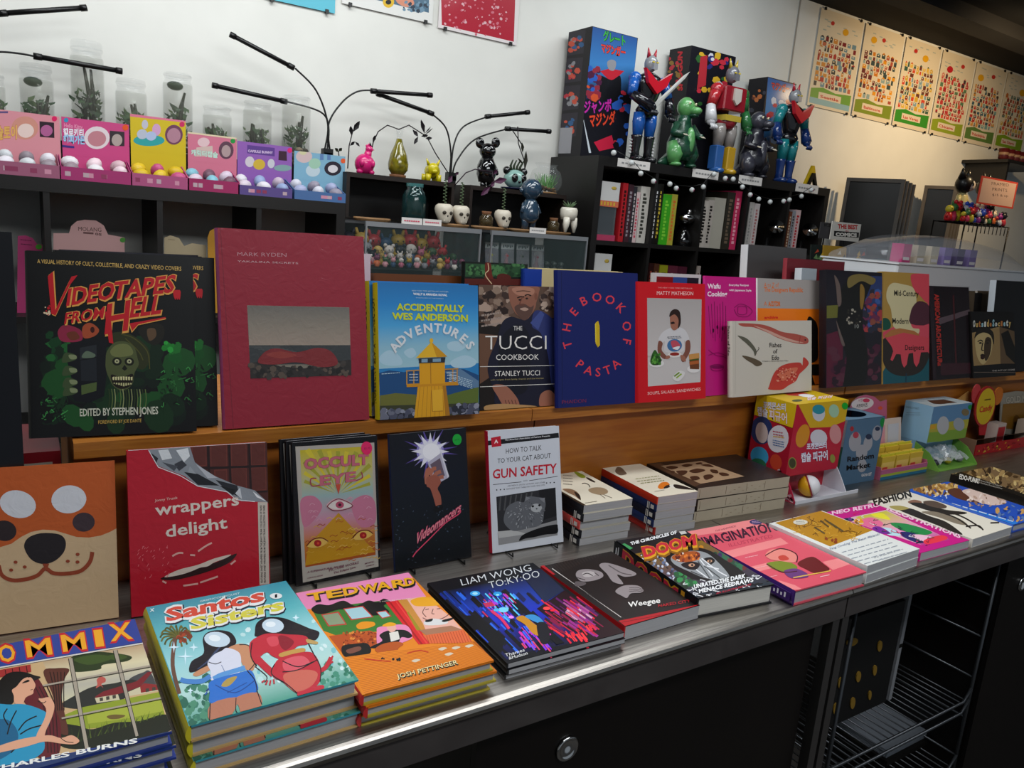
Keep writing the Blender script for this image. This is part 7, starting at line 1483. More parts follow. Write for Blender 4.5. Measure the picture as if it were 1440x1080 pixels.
x, w = at(669, 697, 256, SY); q = thing('bear_statue', 'tall glossy black bear statue with round ears on the plant shelf', 'statue', (x, SY, ZP)); bm = mat('glossy_black', '08080a', .08, coat=1); s = .042
b = MB(); b.lathe([(s*.7, .02), (s*.95, .05), (s*.9, .085), (s*.55, .118)], n=16); b.build('torso', bm, q)
b = MB(); b.ball((-.002, -.002, .140), (s*.82, s*.72, s*.74), n=16); b.ball((.008, -s*.6, .138), (s*.3, s*.25, s*.22), n=10); b.build('head', bm, q)
for sx in (-1, 1):
    b = MB(); b.ball((sx*s*.85-.002, 0, .166+(sx > 0)*.010), (s*.48, s*.2, s*.48), n=12); b.build('ear', bm, q); b = MB(); b.tube([(sx*s*.3, 0, .04), (sx*s*.35, -.002, .012), (sx*s*.4, -.012, .006)], [s*.3, s*.28, s*.3], 10); b.build('leg', bm, q); b = MB(); b.tube([(sx*s*.6, 0, .1), (sx*s*.95, -.008, .07), (sx*s*.85, -.02, .055)], [s*.2, s*.18, s*.2], 8); b.build('arm', bm, q)
x, w = at(709, 737, 260, SY); q = thing('panda_planter', 'panda face planter with a twisted cactus on a navy dish', 'planter', (x, SY, ZP)); s = w/2; pm_ = GP('celadon_glaze', '8ab0a8')
b = MB(); b.ball((0, 0, s*.95), (s, s*.85, s*.78), n=18); b.build('head', pm_, q); b = MB(); b.lathe([(s*.7, 0), (s*1.15, .008), (s*1.15, .011), (s*.7, .009)], n=20); b.build('dish', mat('navy_glaze', '141c3c', .2), q)
for sx in (-1, 1):
    b = MB(); b.ball((sx*s*.85, 0, s*1.6), s*.34, n=10); b.build('ear', mat('glossy_black', '08080a'), q); b = MB(); b.ball((sx*s*.42, -s*.72, s*1.0), (s*.32, s*.2, s*.36), n=10); b.build('eye_patch', MATS['glossy_black'], q)
b = MB(); b.ball((0, -s*.84, s*.72), (s*.14, s*.08, s*.1), n=8); b.build('nose', MATS['glossy_black'], q)
b = MB(); 
for k in range(4): b.tube([(s*(-.3+.2*k), 0, s*1.5), (s*(-.5+.33*k), 0, s*2.0), (s*(-.3+.36*k), 0, s*2.5)], [s*.12, s*.1, s*.05], 6, '24301c')
b.build('cactus', PM, q, color=True)['kind'] = 'stuff'
x, w = at(747, 786, 262, SY); q = thing('fish_bowl', 'round glass bowl of green plants on a wooden saucer', 'bowl', (x, SY, ZP)); s = w/2
b = MB(); b.lathe([(s*.7, .008), (s*.98, .035), (s, .06), (s*.85, .09), (s*.58, .105), (s*.62, .115), (s*.75, .122)], n=28, cap=False); b.build('glass_body', JG, q)
b = MB(); b.lathe([(s*.7, 0), (s*.75, .006), (s*.6, .008)], n=24); b.build('saucer', mat('raw_wood', '8a6844', .7, noise=.2, nscale=30), q)
b = MB()
for k in range(60): a_ = rnd.uniform(0, 6.28); qq = rnd.uniform(0, s*.7); b.ball((qq*math.cos(a_), qq*math.sin(a_), .014+rnd.uniform(0, .015)), (.007, .006, .005), rnd.choice(['4a3a28', '2a2018', '6a5438']), 6)
b.build('gravel', PM, q, color=True)['kind'] = 'stuff'
b = MB()
for k in range(90):
    a_ = rnd.uniform(0, 6.28); qq = rnd.uniform(.004, s*.5); p = Vector((qq*math.cos(a_), qq*math.sin(a_), .025)); e = Vector((p.x*1.5+rnd.uniform(-.015, .015), p.y*1.5, rnd.uniform(.05, .085))); n_ = Vector((.0016, 0, 0)); b.add([p-n_, p+n_, e+n_*.3, e-n_*.3], [(0, 1, 2, 3)], rnd.choice(['3a7a2c', '5a9a44', '2a5a24', '8aba74']))
b.build('water_plants', PM, q, color=True)['kind'] = 'stuff'

def leafy(label, base, stems, Y=SY, name='vine_plant', lc='3a2c34', sc='241c20', z0=None):
    o = Vector(onY(*base, Y)); 
    if z0: o.z = z0
    q = thing(name, label, 'plant', tuple(o))
    for st, leaves in stems:
        P = [Vector(onY(x, y, Y))-o for x, y in st]; b = MB(); b.tube(P, .0022, 5, sc); s_ = b.build('stem', PM, q, color=True)
        for lx, ly, tx, ty, wd in leaves:
            A = Vector(onY(lx, ly, Y))-o; B = Vector(onY(tx, ty, Y-.01))-o; d = B-A; n_ = Vector((-d.z, 0, d.x)).normalized()*wd; m_ = A+d*.5
            b = MB(); b.add([A, m_+n_*.8-Vector((0, .002, 0)), A+d*.8+n_*.45, B, A+d*.8-n_*.45, m_-n_*.8-Vector((0, .002, 0)), m_+Vector((0, .003, 0))], [(0, 6, 1), (1, 6, 2), (2, 6, 3), (0, 5, 6), (5, 4, 6), (4, 3, 6)], lc); b.build('leaf', PM, s_, color=True)
leafy('thin dark plant rising left of the pink chicken', (489, 237), [([(489, 237), (491, 205), (496, 185)], [(494, 190, 493, 177, .010), (496, 186, 506, 170, .012), (492, 205, 499, 199, .007), (499, 199, 506, 206, .006)])], lc='1c1a1c')
leafy('dark arching vine growing from the pear shaped bottle', (561, 184), [([(561, 182), (545, 176), (532, 185), (525, 200), (522, 214)], [(524, 200, 528, 190, .008), (522, 212, 520, 200, .006)]), ([(561, 182), (575, 176), (592, 187), (600, 192)], [(597, 188, 592, 168, .011), (580, 182, 588, 192, .010), (588, 192, 582, 203, .009), (592, 192, 602, 190, .008), (598, 195, 608, 194, .008)]), ([(600, 192), (612, 215), (630, 243)], [(597, 190, 609, 180, .003), (597, 188, 606, 178, .003)])], lc='1c181c')
leafy('purple leaved trailing plant in front of the black bear', (640, 262), [([(640, 260), (655, 243), (668, 238), (692, 242)], [(640, 246, 645, 242, .008), (636, 247, 630, 257, .014)]), ([(692, 242), (695, 255), (690, 268)], [(693, 256, 713, 252, .016), (690, 262, 676, 275, .014), (694, 246, 699, 238, .010), (696, 256, 690, 262, .012)])], Y=2.655, lc='4a2440', sc='2c1c28')
leafy('tall thin plant with long leaves behind the panda planter', (740, 258), [([(740, 258), (737, 225), (729, 202), (728, 178)], [(738, 240, 740, 212, .012), (735, 215, 734, 200, .010), (736, 232, 728, 222, .006), (736, 250, 731, 235, .009)]), ([(735, 205), (724, 188), (721, 184)], [])], lc='2c2c24')
leafy('small dark plant behind the light blue blind box', (478, 235), [([(478, 235), (476, 212)], [(476, 214, 471, 208, .008), (476, 213, 481, 208, .008)])], Y=2.80, z0=ZL, lc='2a3020')

# things standing on the display cases
VZ = ZV+.0005; VT = 2.555
def tray_(label, a_, b_, py, th=.012, Y=VT-.03):
    x0 = X_(a_, py, Y); x1 = X_(b_, py, Y); q = thing('wooden_tray', label, 'tray', (x0, Y, VZ)); w = x1-x0; n = 18; rg = []
    for z, k in ((0, .9), (th*.6, 1.0), (th, .97)): rg.append([(w/2+w/2*k*math.cos(2*math.pi*i/n), .04+.038*k*math.sin(2*math.pi*i/n), z) for i in range(n)])
    b = MB(); b.loft(rg, cap=True); b.build('tray_body', mat('raw_wood', '8a6844'), q); return th
tray_('oval wooden tray above the left end of the left display case', 503, 556, 300); T1 = tray_('oval wooden tray under the left pair of skull planters', 620, 667, 311); T2 = tray_('long wooden tray at the joint of the display cases', 670, 722, 315); T3 = tray_('long wooden tray under the blue glass figure and tooth', 722, 812, 322)
x, w = at(571, 602, 302, VT); q = thing('glass_jar', 'large teal tinted glass jar under the plant shelf', 'jar', (x, VT+.03, VZ)); s = w/2
b = MB(); b.lathe([(s*.85, 0), (s, .01), (s, .095), (s*.8, .115), (s*.66, .12), (s*.68, .14)], n=24); b.build('glass_body', mat('teal_glass', '1c3c3c', .06, alpha=.55, coat=.8), q); b = MB(); b.lathe([(s*.72, .130), (s*.72, .142)], n=20, cap=False); b.build('rim', glass_mat('teal_rim', '4a8a8a', .5), q)
b = MB(); b.ball((0, 0, .05), (s*.8, s*.8, .045), '15201a', 12); b.build('contents', PM, q, color=True)
SKM = mat('skull_ceramic', 'c8bfae', .5, coat=.2)
def skull(label, a_, b_, py, zb, plant=True):
    x, w = at(a_, b_, py, VT); s = w/2; q = thing('skull_planter', label, 'planter', (x, VT, zb), group='skull planters')
    b = MB(); n = 16; rg = []
    for z, rx, ry, dy in ((0, .45, .5, -.25), (.25, .62, .7, -.2), (.6, .78, .8, -.1), (1.0, .95, .95, 0), (1.4, 1.0, 1.0, .05), (1.75, .9, .9, .05), (1.95, .62, .62, .05)): rg.append([(s*rx*math.cos(2*math.pi*i/n), s*(dy+ry*math.sin(2*math.pi*i/n)), s*z) for i in range(n)])
    b.smooth = True; b.loft(rg); b.smooth = False; b.build('cranium', SKM, q)
    b = MB(); b.ball((0, -s*.85, s*.75), (s*.10, s*.1, s*.16), '1a1612', 8); b.build('nose_hole', PM, q, color=True)
    for sx in (-1, 1): b = MB(); b.ball((sx*s*.36-.0, -s*.82, s*1.05), (s*.24, s*.16, s*.2), '3a342c', 10); b.build('eye_socket', PM, q, color=True)
    b = MB()
    for k in range(6): b.box((s*(-.35+.12*k), -s*.80, s*.18), (s*(-.26+.12*k), -s*.72, s*.42), 'd8d0c0')
    b.build('teeth', PM, q, color=True)['kind'] = 'stuff'
    if plant:
        b = MB(); b.tube([(0, 0, s*1.9), (.002, 0, s*3), (.0, 0, s*4.4)], .0015, 5, '3a4a30')
        for k in range(14): z = s*(2.1+k*.17); sx = (-1)**k; b.ball((sx*.004, 0, z), (.005, .003, .0028), '4a5a40', 6)
        b.build('trailing_plant', PM, q, color=True)['kind'] = 'stuff'
skull('cream skull planter, left of the close pair', 612, 636, 306, VZ+.0125, True); skull('cream skull planter, right of the close pair', 636, 659, 308, VZ+.0125, True); skull('cream skull planter standing alone left of the blue glass figure', 696, 717, 313, VZ+.0125, True)
def corkjar(label, a_, b_, yt, yb, zb):
    x, w = at(a_, b_, yb, VT); s = w/2; H = Z_(a_, yt, VT)-Z_(a_, yb, VT); q = thing('cork_jar', label, 'jar', (x, VT, zb)); b = MB(); b.lathe([(s*.9, 0), (s, .004), (s, H*.6), (s*.7, H*.72), (s*.7, H*.8)], n=18); b.build('glass_body', glass_mat('smoky_glass', '5a4a30', .4), q)
    b = MB(); b.lathe([(s*.62, H*.72), (s*.72, H)], n=14); b.build('cork', mat('cork', '6a4428'), q); b = MB(); b.ball((0, 0, H*.28), (s*.8, s*.8, H*.25), '2c2a14', 10); b.build('contents', PM, q, color=True)
corkjar('squat corked jar of dried moss beside the lone skull', 675, 692, 290, 311, VZ+.0125); corkjar('small corked jar left of the tooth planter', 771, 785, 299, 318, VZ+.0125)
x, w = at(729, 758, 314, VT); q = thing('glass_figure', 'dark blue glass figure with a large round head', 'statue', (x, VT, VZ+.0125)); bg_ = mat('blue_cut_glass', '2a3f52', .05, coat=1, bump=.6, nscale=90); s = w/2
b = MB(); b.ball((0, 0, s*3.15), (s*.88, s*.8, s*.85), n=18); b.build('head', bg_, q); b = MB(); b.lathe([(s*.45, s*.5), (s*.8, s*.9), (s*.82, s*1.4), (s*.55, s*2.2), (s*.4, s*2.4)], n=16); b.build('body', bg_, q)
for sx in (-1, 1):
    b = MB(); b.lathe([(s*.28, 0), (s*.3, s*.5), (s*.35, s*.8)], (sx*s*.34, 0, 0), 10); b.build('leg', bg_, q); b = MB(); b.ball((sx*s*.95, 0, s*3.0), (s*.14, s*.2, s*.2), n=8); b.build('ear', bg_, q); b = MB(); b.tube([(sx*s*.6, 0, s*2.0), (sx*s*.85, -s*.2, s*1.3)], s*.17, 8); b.build('arm', bg_, q)
x, w = at(788, 808, 320, VT); q = thing('tooth_planter', 'white molar shaped planter with a small succulent', 'planter', (x, VT, VZ+.0125)); s = w/2
b = MB(); b.lathe([(s*.9, s*1.4), (s*1.0, s*2.0), (s*1.0, s*2.5), (s*.85, s*2.75)], n=18); b.build('crown', mat('white_ceramic', 'd8d2c4', .3, coat=.4), q)
for sx, sy in ((-1, -1), (1, -1), (0, 1)): b = MB(); b.tube([(sx*s*.45, sy*s*.4, s*1.6), (sx*s*.55, sy*s*.45, s*.8), (sx*s*.6, sy*s*.45, 0)], [s*.45, s*.36, s*.14], 10); b.build('root', MATS['white_ceramic'], q)
b = MB()
for k in range(12): a_ = k*2.4; b.tube([(0, 0, s*2.7), (s*.8*math.cos(a_), s*.8*math.sin(a_), s*(3.1+.04*k))], [s*.16, .0005], 5, '5a7050')
b.build('succulent', PM, q, color=True)['kind'] = 'stuff'
def pcard(label, a_, b_, yt, yb, Y, z, pr_='8a8a8a'):
    x0, x1 = X_(a_, yb, Y), X_(b_, yb, Y); H = abs(Z_(a_, yt, Y)-Z_(a_, yb, Y)); q = thing('price_card', label, 'card', (x0, Y, z)); b = MB(); b.box((0, 0, 0), (x1-x0, .001, H), 'd8d4d0'); b.build('card', PM, q, color=True)
    b = MB(); w = x1-x0
    for k in range(7): b.box((w*(.12+.11*k), -.0005, H*.4), (w*(.20+.11*k), -.0001, H*.6), pr_)
    b.build('card_print', PM, q, color=True)['kind'] = 'stuff'
pcard('white price card with a pink edge before the teal jar', 565, 594, 299, 308, 2.505, VZ, 'c83a5a'); pcard('white price card left of the skull pair', 595, 621, 302, 311, 2.505, VZ, 'c83a5a'); pcard('white price card under the blue glass figure', 745, 768, 316, 324, 2.505, VZ)
# ------------------------------------------------------------------ bookcase contents
BY = 2.575
def spine(label, a_, b_, yt, col, zb=1.4055, marks='d8d8d8', bars_=3, ref=335, grp='books in the upper row of the bookcase'):
    x0 = X_(a_, (yt+ref)/2, BY); x1 = X_(b_, (yt+ref)/2, BY); H = min(.27, Z_((a_+b_)/2, yt, BY)-zb); w = x1-x0; q = thing('book', label, 'book', (x0, BY, zb), group=grp)
    b = MB(); b.box((0, 0, 0), (w, .002, H), col); b.box((0, .002, 0), (.0015, .2, H), col); b.box((w-.0015, .002, 0), (w, .2, H), col); b.build('cover', PG, q, color=True); b = MB(); b.box((.0015, .002, .003), (w-.0015, .196, H-.003)); b.build('page_block', PAGE, q)
    if marks:
        b = MB(); rn = random.Random(label)
        for k in range(bars_*4): z = H*(.1+.8*k/(bars_*4)); b.box((w*.3, -.0005, z), (w*rn.uniform(.5, .75), -.0001, z+H*.045), marks)
        b.build('spine_print', PM, q, color=True)['kind'] = 'stuff'
for a in (('red book with a dark foot near the left end of the bookcase', 873, 880, 257, 'a81c24', '2a0c0c'), ('plum magazine in a clear cover in the first cube', 881, 888, 259, '3a2028', '8a8088'), ('dark magazine with a pale spine edge in the first cube', 888, 893, 262, '2a2a30', 'b8b0b0'), ('thin pink-white book in the first cube', 892, 898, 270, 'c8b0b0', 'b84a5a'), ('thick white book with a red head in the first cube', 898, 911, 262, 'c0bcb4', '3a3a34'),
    ('black book with bold white letters in the second cube', 918, 924, 258, '101010', 'e0e0e0'), ('black book with yellow stripes in the second cube', 924, 930, 258, '14120c', 'c8b03a'), ('bright green book in the second cube', 930, 942, 273, '3aa01c', '7ac83a'), ('mustard and lime book in the second cube', 942, 950, 273, 'a8a03a', 'c86a2c'),
    ('white book with black zigzags at the left of the third cube', 985, 994, 282, 'b8b0a8', '1a1614'), ('white book with black zigzags, second in the third cube', 994, 1002, 281, 'b0a8a0', '1a1614'), ('cream block book in the third cube', 1002, 1018, 278, 'a8a498', None), ('dark plastic-wrapped book beside the cream block', 1020, 1031, 270, '2c2820', '6a5a4a'), ('tall pink book in the third cube', 1031, 1040, 268, 'c02c58', 'e8a0b0'), ('black and white striped book right of the pink one', 1046, 1051, 284, '1c1a1a', 'c8c8c8'),
    ('white book at the left of the fourth cube', 1052, 1058, 284, 'b8b4b0', '8a8a8a'), ('slim white book beside the chrome horn', 1059, 1066, 286, 'c8c0c0', 'a86a6a'), ('lilac book at the middle of the fourth cube', 1103, 1107, 284, '4a3a52', None), ('brown book beside the lilac one', 1108, 1112, 297, '6a3a24', 'c8b8a0'), ('grey book between brown and red ones', 1112, 1117, 296, '8a909a', '3a3a3a'), ('red topped white book at the right of the row', 1117, 1124, 295, 'c8b0b4', 'b01c2c')):
    spine(a[0], a[1], a[2], a[3], a[4], marks=a[5])
for a in (('dark red book in the lower row of the bookcase', 908, 912, 350, '5a1c14', '8a4a3a'), ('black-red book in the lower row', 913, 919, 352, '2a0c0c', '8a3a2c'), ('brown book in the lower row', 920, 927, 351, '4a2a1c', '8a5a3a'), ('olive yellow book in the lower row', 927, 938, 373, '8a8a1c', '4a4a10'), ('plum striped book in the lower row', 939, 952, 374, '5a2434', 'a8909a'), ('maroon striped book in the lower row', 953, 965, 375, '4a1c2c', 'a8909a'), ('slim white book with pink lines in the lower row', 974, 979, 361, 'a8908a', '8a4a4a'), ('slim white book beside the pink lined one', 980, 985, 361, 'a89c94', '6a4a4a')):
    spine(a[0], a[1], a[2], a[3], a[4], 1.0505, a[5], ref=400, grp='books in the lower row of the bookcase')
def toybox(label, a_, b_, yt, zb, grp):
    x0, x1 = X_(a_, yt, BY), X_(b_, yt, BY); H = min(.30, Z_(a_, yt, BY)-zb); w = x1-x0; q = thing('toy_box', label, 'box', (x0, BY, zb), group=grp); b = MB()
    b.box((0, .012, 0), (w, .1, H), 'b8b8b8'); b.box((0, 0, H*.68), (w, .012, H), 'c8c8c6'); b.box((0, 0, 0), (w, .012, H*.1), 'a83a5a'); b.box((0, -.0005, H*.58), (w, .012, H*.68), 'c86a4a'); b.build('carton', PG, q, color=True)
    b = MB(); b.ball((w*.7, -.0002, H*.9), (w*.14, .0008, H*.03), 'b8a04a', 8); 
    for k in range(5): b.box((w*(.1+.16*k), -.001, H*.6), (w*(.18+.16*k), -.0006, H*.66), 'c8a83a')
    b.build('front_print', PM, q, color=True)['kind'] = 'stuff'; b = MB(); b.box((w*.06, .001, H*.1), (w*.94, .0115, H*.58)); b.build('window', glass_mat('toy_window', '3a4248', .55), q)
toybox('white topped toy box with a window in the first cube of the bookcase', 845, 873, 254, 1.4055, 'white topped toy boxes'); toybox('white topped toy box in the lower row of the bookcase', 838, 862, 352, 1.0505, 'white topped toy boxes')
def chrome(label, px_, py, kind):
    x = X_(px_, py, 2.62); q = thing('chrome_figure', label, 'statue', (x, 2.62, 1.4055)); b = MB()
    if kind: b.lathe([(.03, 0), (.035, .01), (.012, .02), (.010, .07)], n=16); b.build('stand', BLKP, q); b = MB(); b.lathe([(.006, -.05), (.010, -.02), (.020, .01), (.038, .032)], n=20); M = Matrix.Translation((.01, -.03, .11)) @ Matrix.Rotation(R(50), 4, 'X') @ Matrix.Rotation(R(-35), 4, 'Y'); b.v = [tuple(M @ Vector(p)) for p in b.v]; b.build('horn', CHR, q)
    else: b.lathe([(.04, 0), (.045, .02), (.03, .06), (.012, .09)], n=14); b.build('body', mat('glossy_black', '08080a'), q); b = MB(); b.ball((0, -.01, .125), (.045, .035, .026), n=14); b.build('head', CHR, q); b = MB(); b.ball((.01, -.01, .155), (.014, .014, .014), n=10); b.build('crest', CHR, q)
chrome('chrome capped dark figure in the second cube', 962, 320, 0); chrome('chrome horn statue in the fourth cube', 1080, 330, 1); chrome('chrome horn statue at the right end of the bookcase', 1128, 330, 1)
# price cards and eyeball lights on the bookcase edge
for k, (a_, b_, y) in enumerate(((868, 914, 222), (973, 1010, 238), (1038, 1071, 248), (1118, 1150, 259))):
    pcard('white price card on the bookcase edge, %s' % ('below the sword robot', 'below the green monster', 'below the dark monster', 'at the right end')[k], a_, b_, y, y+12, 2.545, ZB-.034+k*0)
eyes = [(863, 215), (888, 229), (901, 244), (919, 255), (942, 259), (951, 265), (973, 267), (989, 263), (1004, 245), (1020, 251), (1031, 252), (1044, 263), (1055, 274), (1067, 280), (1083, 284), (1102, 283), (1110, 281), (1127, 276), (1141, 267)]
LY = 2.53; o = onY(863, 215, LY); q = thing('eyeball_light_string', 'string of eyeball shaped lights drooping along the bookcase front', 'light string', tuple(map(float, o)))
E3 = [Vector(onY(x, y, LY))-Vector(o) for x, y in eyes]; b = MB(); b.tube([p+Vector((0, .002, .014)) for p in E3], .0016, 5); b.build('wire', BLKP, q)
for k, p in enumerate(E3):
    b = MB(); b.ball(p, .0115, 'c4c8c8', 12); e_ = b.build('eyeball', PG, q, color=True)
    if k in (3, 5, 6, 9, 12, 15, 18): b = MB(); b.ball(p+Vector((.003, -.0085, -.002)), (.0055, .004, .0055), '8a3a5a', 8); b.ball(p+Vector((.0035, -.0115, -.002)), (.0025, .002, .0025), '101010', 6); b.build('iris', PG, e_, color=True)
# yellow letter A
x = X_(1132, 255, 2.7); q = thing('letter_ornament', 'yellow edged black letter A at the right end of the bookcase top', 'letter', (x, 2.66, ZB))
for z_, s_, c_, n_ in ((0, 1, 'c8a818', 'border'), (-.012, .72, '101010', 'face')):
    b = MB(); P = [(-.06*s_, 0.0), (-.04*s_, 0), (0, .075*s_), (.04*s_, 0), (.06*s_, 0), (.008, .115*s_), (-.008, .115*s_)]
    b.prism(P if z_ == 0 else [(x_, y_*.9+.004) for x_, y_ in P], z_, z_+.012, c_); b.build(n_, PG, q, color=True)

# ------------------------------------------------------------------ toy robots, monsters and their cartons on the bookcase
def carton(label, fl, fr, bl, Yf, base_z, cr, els, side):
    x0, x1 = X_(*fl, Yf), X_(*fr, Yf); z1 = (Z_(*fl, Yf)+Z_(*fr, Yf))/2; rt = onY(*bl, 1)[0]; Yb = min(x0/rt, 2.86); q = thing('toy_carton', label, 'box', (x0, Yf, base_z), group='toy robot cartons')
    b = MB(); b.box((0, 0, 0), (x1-x0, Yb-Yf, z1-base_z)); b.build('carton', mat('carton_black', '14121a', .4), q)
    f = face_front(x0, x1, Yf, base_z, z1, cr); f.fill('14141c')
    for t in els: getattr(f, t[0])(*t[1:-1], **t[-1])
    f.on(q, f.M, (x0, Yf, base_z), 'front_print'); f = face_side(x0, Yf, Yb, base_z, z1, cr); f.fill('121016')
    for t in side: getattr(f, t[0])(*t[1:-1], **t[-1])
    f.on(q, f.M, (x0, Yf, base_z), 'side_print')
C4 = (760, 0, 4); sq = []
for k in range(4): y = 175+k*155; x = 160-k*14; sq += [('poly', '2a2630', x, y, x+95, y-8, x+82, y+125, x-14, y+140, {}), ('spots', ['b82c3c', '2c5a8a', '8a8a90', 'c8503a'], 12, x+8, y+25, x+72, y+110, 8, 18, k, {})]
carton('tallest robot carton with green and red Japanese lettering', (833, 36), (897, 54), (800, 42), 2.70, ZB, C4, [('grad', [hexc('1c4a8a'), hexc('3a7ab8'), hexc('14203a')], 295, 150, 545, 215, 520, 520, 255, 560, {}), ('text2', 'グレート', 352, 222, 478, 256, 46, '2c9a3a', '0a140a', dict(o=.04, bold=.04)), ('text2', 'マジンガー', 342, 290, 478, 318, 42, 'd83a2c', '1a0806', dict(o=.04, bold=.04)), ('poly', 'b82030', 335, 400, 390, 385, 470, 400, 400, 465, {}), ('blob', '8a8a90', 375, 350, 400, 335, 425, 350, 415, 395, 385, 390, {}), ('blob', '101014', 330, 430, 400, 450, 450, 430, 440, 560, 350, 560, {}), ('spots', ['c8502c', '4a1c3c', '2a5ab0', '8a2a3a'], 26, 262, 380, 330, 560, 12, 30, 3, {}), ('text2', 'ジャンボ', 245, 632, 400, 620, 56, 'c02c9a', '1a1a4a', dict(o=.05, bold=.03)), ('text2', 'マジンダー', 275, 710, 455, 690, 60, 'e0482a', '3a0a1a', dict(o=.05, bold=.03)), ('poly', 'c8d0d8', 235, 640, 285, 860, 272, 860, {}), ('poly', 'c82040', 300, 800, 400, 760, 420, 830, 330, 850, {}), ('spots', ['2a5ab0', 'b82c3c', '14141c'], 18, 420, 520, 500, 820, 12, 28, 5, {})], sq+[('poly', '9a9aa0', 90, 720, 182, 718, 170, 862, 85, 864, {})])
carton('black robot carton behind the green monster', (973, 64), (1035, 80), (932, 72), 2.72, ZB, C4, [('spots', ['b82c3c', 'c8c8d0', '2c5a2c', '2a2a6a', 'c8a02c'], 40, 880, 300, 1080, 600, 10, 26, 7, {}), ('poly', 'a82a34', 900, 320, 940, 310, 930, 480, 880, 500, {})], [('text', 'SHOGUN', 798, 510, 798, 290, .01, 'b81c28', dict(bold=.05, dx=-26)), ('spots', ['8a6a2c', 'b82c3c'], 16, 720, 320, 780, 500, 6, 16, 4, {})])
carton('smallest robot carton behind the dark monster', (1080, 108), (1120, 118), (1053, 116), 2.74, ZB, C4, [('grad', [hexc('2a5a9a'), hexc('3a7ab0'), hexc('14203a')], 1280, 435, 1440, 480, 1400, 800, 1250, 800, {}), ('text2', 'マジンガー', 1300, 500, 1400, 520, 36, 'c82c2c', '1a0806', dict(o=.04, bold=.04)), ('spots', ['b82c3c', '2c5a8a', 'c8c8d0'], 20, 1280, 560, 1400, 800, 10, 26, 2, {})], [('spots', ['b86a3a', '6a3a2c', '3a3a44'], 22, 1180, 470, 1260, 900, 8, 18, 9, {})])
RB = {}
def cmat(c): return mat('vinyl_'+c, c, .22, coat=.6)
def robot(label, cx, base, top, c, sword=False, block=False):
    """toy robot: c = boots, thighs, torso, collar, upper arm, forearm, head, crest"""
    Y = 2.63; x = X_(cx, base, Y); H = Z_(cx, top, Y)-ZB; q = thing('toy_robot', label, 'toy', (x, Y, ZB), group='toy robots'); h = H
    def P(nm, f, col): b = MB(); f(b); return b.build(nm, cmat(col), q)
    for s in (-1, 1):
        cb = c[0] if not block else ('2a5a9a', 'b8901c')[s > 0]
        P('boot', lambda b: (b.lathe([(h*.045, h*.03), (h*.038, h*.1), (h*.05, h*.22), (h*.055, h*.24)], (s*h*.075, 0, 0), 12) if not block else b.bbox((s*h*.075-h*.05, -h*.05, h*.04), (s*h*.075+h*.05, h*.05, h*.25), .004), b.ball((s*h*.08, -h*.03, h*.03), (h*.055, h*.085, h*.035), n=12)), cb)
        P('thigh', lambda b: b.lathe([(h*.045, h*.24), (h*.06, h*.36), (h*.055, h*.44)], (s*h*.07, 0, 0), 12), c[1])
        sh = Vector((s*h*.17, 0, h*.72)); 
        if sword and s > 0: el = Vector((h*.24, -h*.02, h*.60)); ha = Vector((h*.25, -h*.05, h*.46))
        elif sword: el = Vector((-h*.22, -h*.04, h*.58)); ha = Vector((-h*.05, -h*.13, h*.48))
        else: el = Vector((s*h*.22, 0, h*.58)); ha = Vector((s*h*.235, -h*.04, h*.44))
        ca = c[4] if not block else ('a8242c', '2c6a3a')[s > 0]; cf = c[5] if not block else ('c8c8cc', '2c6a3a')[s > 0]
        P('upper_arm', lambda b: (b.tube([sh, el], [h*.055, h*.042], 12), b.ball(sh, h*.06, n=12)), ca)
        f_ = P('forearm', lambda b: b.tube([el, ha], [h*.042, h*.055], 12), cf)
        b = MB(); b.ball(ha, (h*.045, h*.045, h*.04), n=10)
        for k in range(4): o_ = ha+Vector(((k-1.5)*h*.02, -h*.03, -h*.03)); b.tube([o_, o_+Vector((0, -h*.02, -h*.02)), o_+Vector((0, -h*.005, -h*.04))], h*.012, 6)
        b.build('hand', cmat(cf), f_)
    P('pelvis', lambda b: b.lathe([(h*.08, h*.40), (h*.11, h*.46), (h*.09, h*.5)], n=16, sy=.7), c[2]); P('torso', lambda b: (b.lathe([(h*.08, h*.48), (h*.10, h*.55), (h*.15, h*.68), (h*.15, h*.74), (h*.06, h*.79)], n=18, sy=.62) if not block else b.bbox((-h*.14, -h*.08, h*.55), (h*.14, h*.08, h*.76), .006)), c[2])
    if not block: P('chest_wing', lambda b: b.prism([(-h*.16, h*.80), (0, h*.70), (h*.16, h*.80), (h*.11, h*.68), (0, h*.60), (-h*.11, h*.68)], -h*.13, -h*.09), c[3])
    else: P('chest_shield', lambda b: b.prism([(-h*.04, h*.74), (h*.05, h*.74), (h*.05, h*.64), (0, h*.60), (-h*.04, h*.64)], -h*.1, -h*.075), c[3]); P('belt', lambda b: b.cbox((0, 0, h*.49), (h*.2, h*.16, h*.05)), c[7])
    P('head', lambda b: (b.ball((0, 0, h*.87), (h*.062, h*.062, h*.075), n=14), b.cbox((0, -h*.055, h*.84), (h*.05, h*.03, h*.05))), c[6])
    P('crest', lambda b: [b.tube([(s*h*.03, 0, h*.92), (s*h*.05, 0, h*1.0)], [h*.022, h*.004], 6) for s in (-1, 1)], c[7])['kind'] = 'stuff'
    b = MB(); [b.cbox((s*h*.024, -h*.062, h*.875), (h*.024, .004, h*.01), 'c8b03a') for s in (-1, 1)]; b.build('eye', PM, q, color=True)['kind'] = 'stuff'
